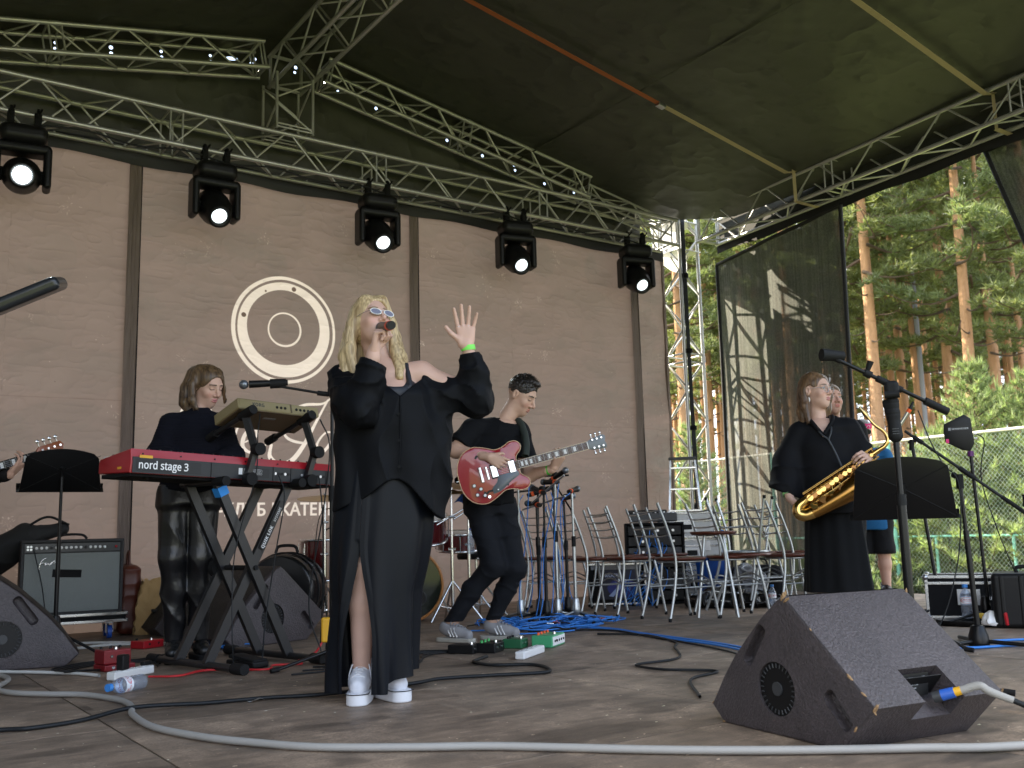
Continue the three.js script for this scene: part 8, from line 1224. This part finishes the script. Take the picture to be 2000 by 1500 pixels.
cable('upper of two white cables behind the rim monitor', [[1.1, -7.5], [1.45, -7.33], [1.72, -7.12], [1.93, -6.8], [2.3, -6.6]], 0.009, M.whiteCable); cable('lower of two white cables behind the rim monitor', [[1.0, -7.3], [1.38, -6.98], [1.52, -7.02], [1.66, -7.0], [1.9, -6.78]], 0.009, M.whiteCable);
seed(88); for (let i = 0; i < 4; i++) cable(`black lead among the several beside the red pedals, ${['arching nearest', 'straight', 'curled', 'farthest'][i]}`, [[1.28 - i * 0.02, -5.7], [1.15 - 0.03 * i, -5.62 + rr(-0.05, 0.05), 0.02], [1.08, -5.75 - 0.07 * i], [1.3, -5.95 - 0.06 * i], [1.55, -5.9 - 0.05 * i], [1.8, -5.95 - 0.1 * i]], 0.0045, M.blackCable);
for (let i = 0; i < 5; i++) cable(`black guitar lead of the five left of the pedals, ${['first', 'second', 'third', 'fourth', 'fifth'][i]} from the audience`, [[1.95 + 0.1 * i, -4.75 - 0.1 * i], [2.3, -4.72 - 0.06 * i + rr(-0.03, 0.03)], [2.6, -4.7 - 0.05 * i + 0.1 * Math.sin(i)], [2.85, -4.95 - 0.05 * i], [3.05, -4.98 - 0.02 * i]], 0.0048, M.blackCable);
cable('bundle of blue network cable running to the big monitor, upper strand', [[4.3, -5.9], [4.45, -5.6], [4.5, -5.3], [4.42, -4.9], [4.38, -4.6], [4.3, -4.06], [4.1, -3.5]], 0.0065, M.blueCable); cable('bundle of blue network cable running to the big monitor, lower strand', [[4.2, -5.8], [4.42, -5.5], [4.46, -5.25], [4.38, -4.85], [4.3, -4.5], [4.24, -4.06], [4.0, -3.4]], 0.0065, M.blueCable); cable('black strand alongside the blue cables', [[4.0, -5.6], [4.3, -5.4], [4.42, -5.15], [4.33, -4.8], [4.24, -4.4], [4.1, -3.9], [3.95, -3.6]], 0.006, M.blackCable);
cable('blue cable at the foot of the pencil microphone stand', [[4.3, -3.2], [4.9, -3.1], [5.05, -3.0], [5.25, -2.92], [5.7, -2.7]], 0.007, M.blueCable); cable('second blue cable crossing behind the pencil microphone stand', [[4.9, -3.35], [5.2, -3.15], [5.5, -3.05], [6.0, -2.7]], 0.007, M.blueCable);
{ // the tangle of blue leads under the spare stands
  seed(97); const t = thing('cable_tangle', 'tangled heap of blue leads under the bunch of spare stands', 'cables', [4.45, 0, -5.85]);
  for (let i = 0; i < 30; i++) { const cx = rr(-0.42, 0.35), cz = rr(-0.35, 0.25), R = rr(0.08, 0.26), a0 = rr(0, 6), pts = []; for (let k = 0; k < 9; k++) { const a = a0 + k * rr(0.5, 0.9); pts.push([cx + Math.cos(a) * R * rr(0.8, 1.6) * 1.2, 0.008 + rr(0, 0.03) * (i % 3), cz + Math.sin(a) * R * rr(0.6, 1.2)]); } part('lead', tube(pts, 0.0052, 60, 5), i % 7 === 3 ? M.blackCable : M.blueCable, t); }
  for (let i = 0; i < 10; i++) { const x = rr(-0.4, 0.35), z = rr(-0.35, 0.3), a = rr(0, 3); part('connector', rod([x, 0.03, z], [x + Math.cos(a) * 0.06, 0.025, z + Math.sin(a) * 0.06], 0.0095), [M.orange, M.chrome, M.white, M.black][i % 4], t); }
}
{ seed(99); const t = thing('cable_tangle', 'small coil of blue leads under the keyboard stand', 'cables', [2.15, 0, -6.3]); for (let i = 0; i < 7; i++) { const pts = []; for (let k = 0; k < 8; k++) pts.push([rr(-0.14, 0.14), 0.008 + rr(0, 0.02), rr(-0.1, 0.1)]); part('lead', tube(pts, 0.005, 60, 5, true), M.blueCable, t); } }
{ // black leads strapped down the corner tower
  const t = thing('tower_cable', 'black power leads taped down the corner tower', 'cable', [8.12, 0, -8.02]); for (let i = 0; i < 5; i++) part('lead', tube([[i * 0.012, 4.4, 0], [i * 0.013 - 0.02, 3.6, 0.01], [i * 0.01, 2.4, 0], [i * 0.014 - 0.01, 1.2, 0.01], [i * 0.012, 0.1, 0.02]], 0.008, 50, 6), M.blackCable, t); for (let y = 0.9; y < 4; y += 0.9) part('tape', rod([0.022, y, 0], [0.022, y + 0.05, 0.0], 0.04), M.blackMatt, t);
}
{ const t = thing('truss_cable', 'black power lead looped along the lighting truss between lamps', 'cable', [0, 3.94, -7.9]); const pts = []; for (let x = 1.1; x < 7.4; x += 0.39) pts.push([x, -0.03 - 0.06 * Math.abs(Math.sin(x * 4.03)), 0.01]); part('lead', tube(pts, 0.008, 180, 6), M.blackCable, t); }
{ // pieces of kit at the very edge of the frame
  const t = thing('music_desk', 'dark tilted rim of a music desk entering at the picture edge', 'music desk', [0.62, 1.72, -4.62], -0.3); part('panel', rbox(0.42, 0.06, 0.3, 0.025).rotateZ(0.46).rotateX(0.25), mat(lin(0.02, 0.022, 0.026), { roughness: 0.3 }), t); part('arm', rod([-0.1, -0.05, 0], [-0.3, -1.72, 0], 0.012), M.blackPaint, t);
}
renderer.render(scene, camera);
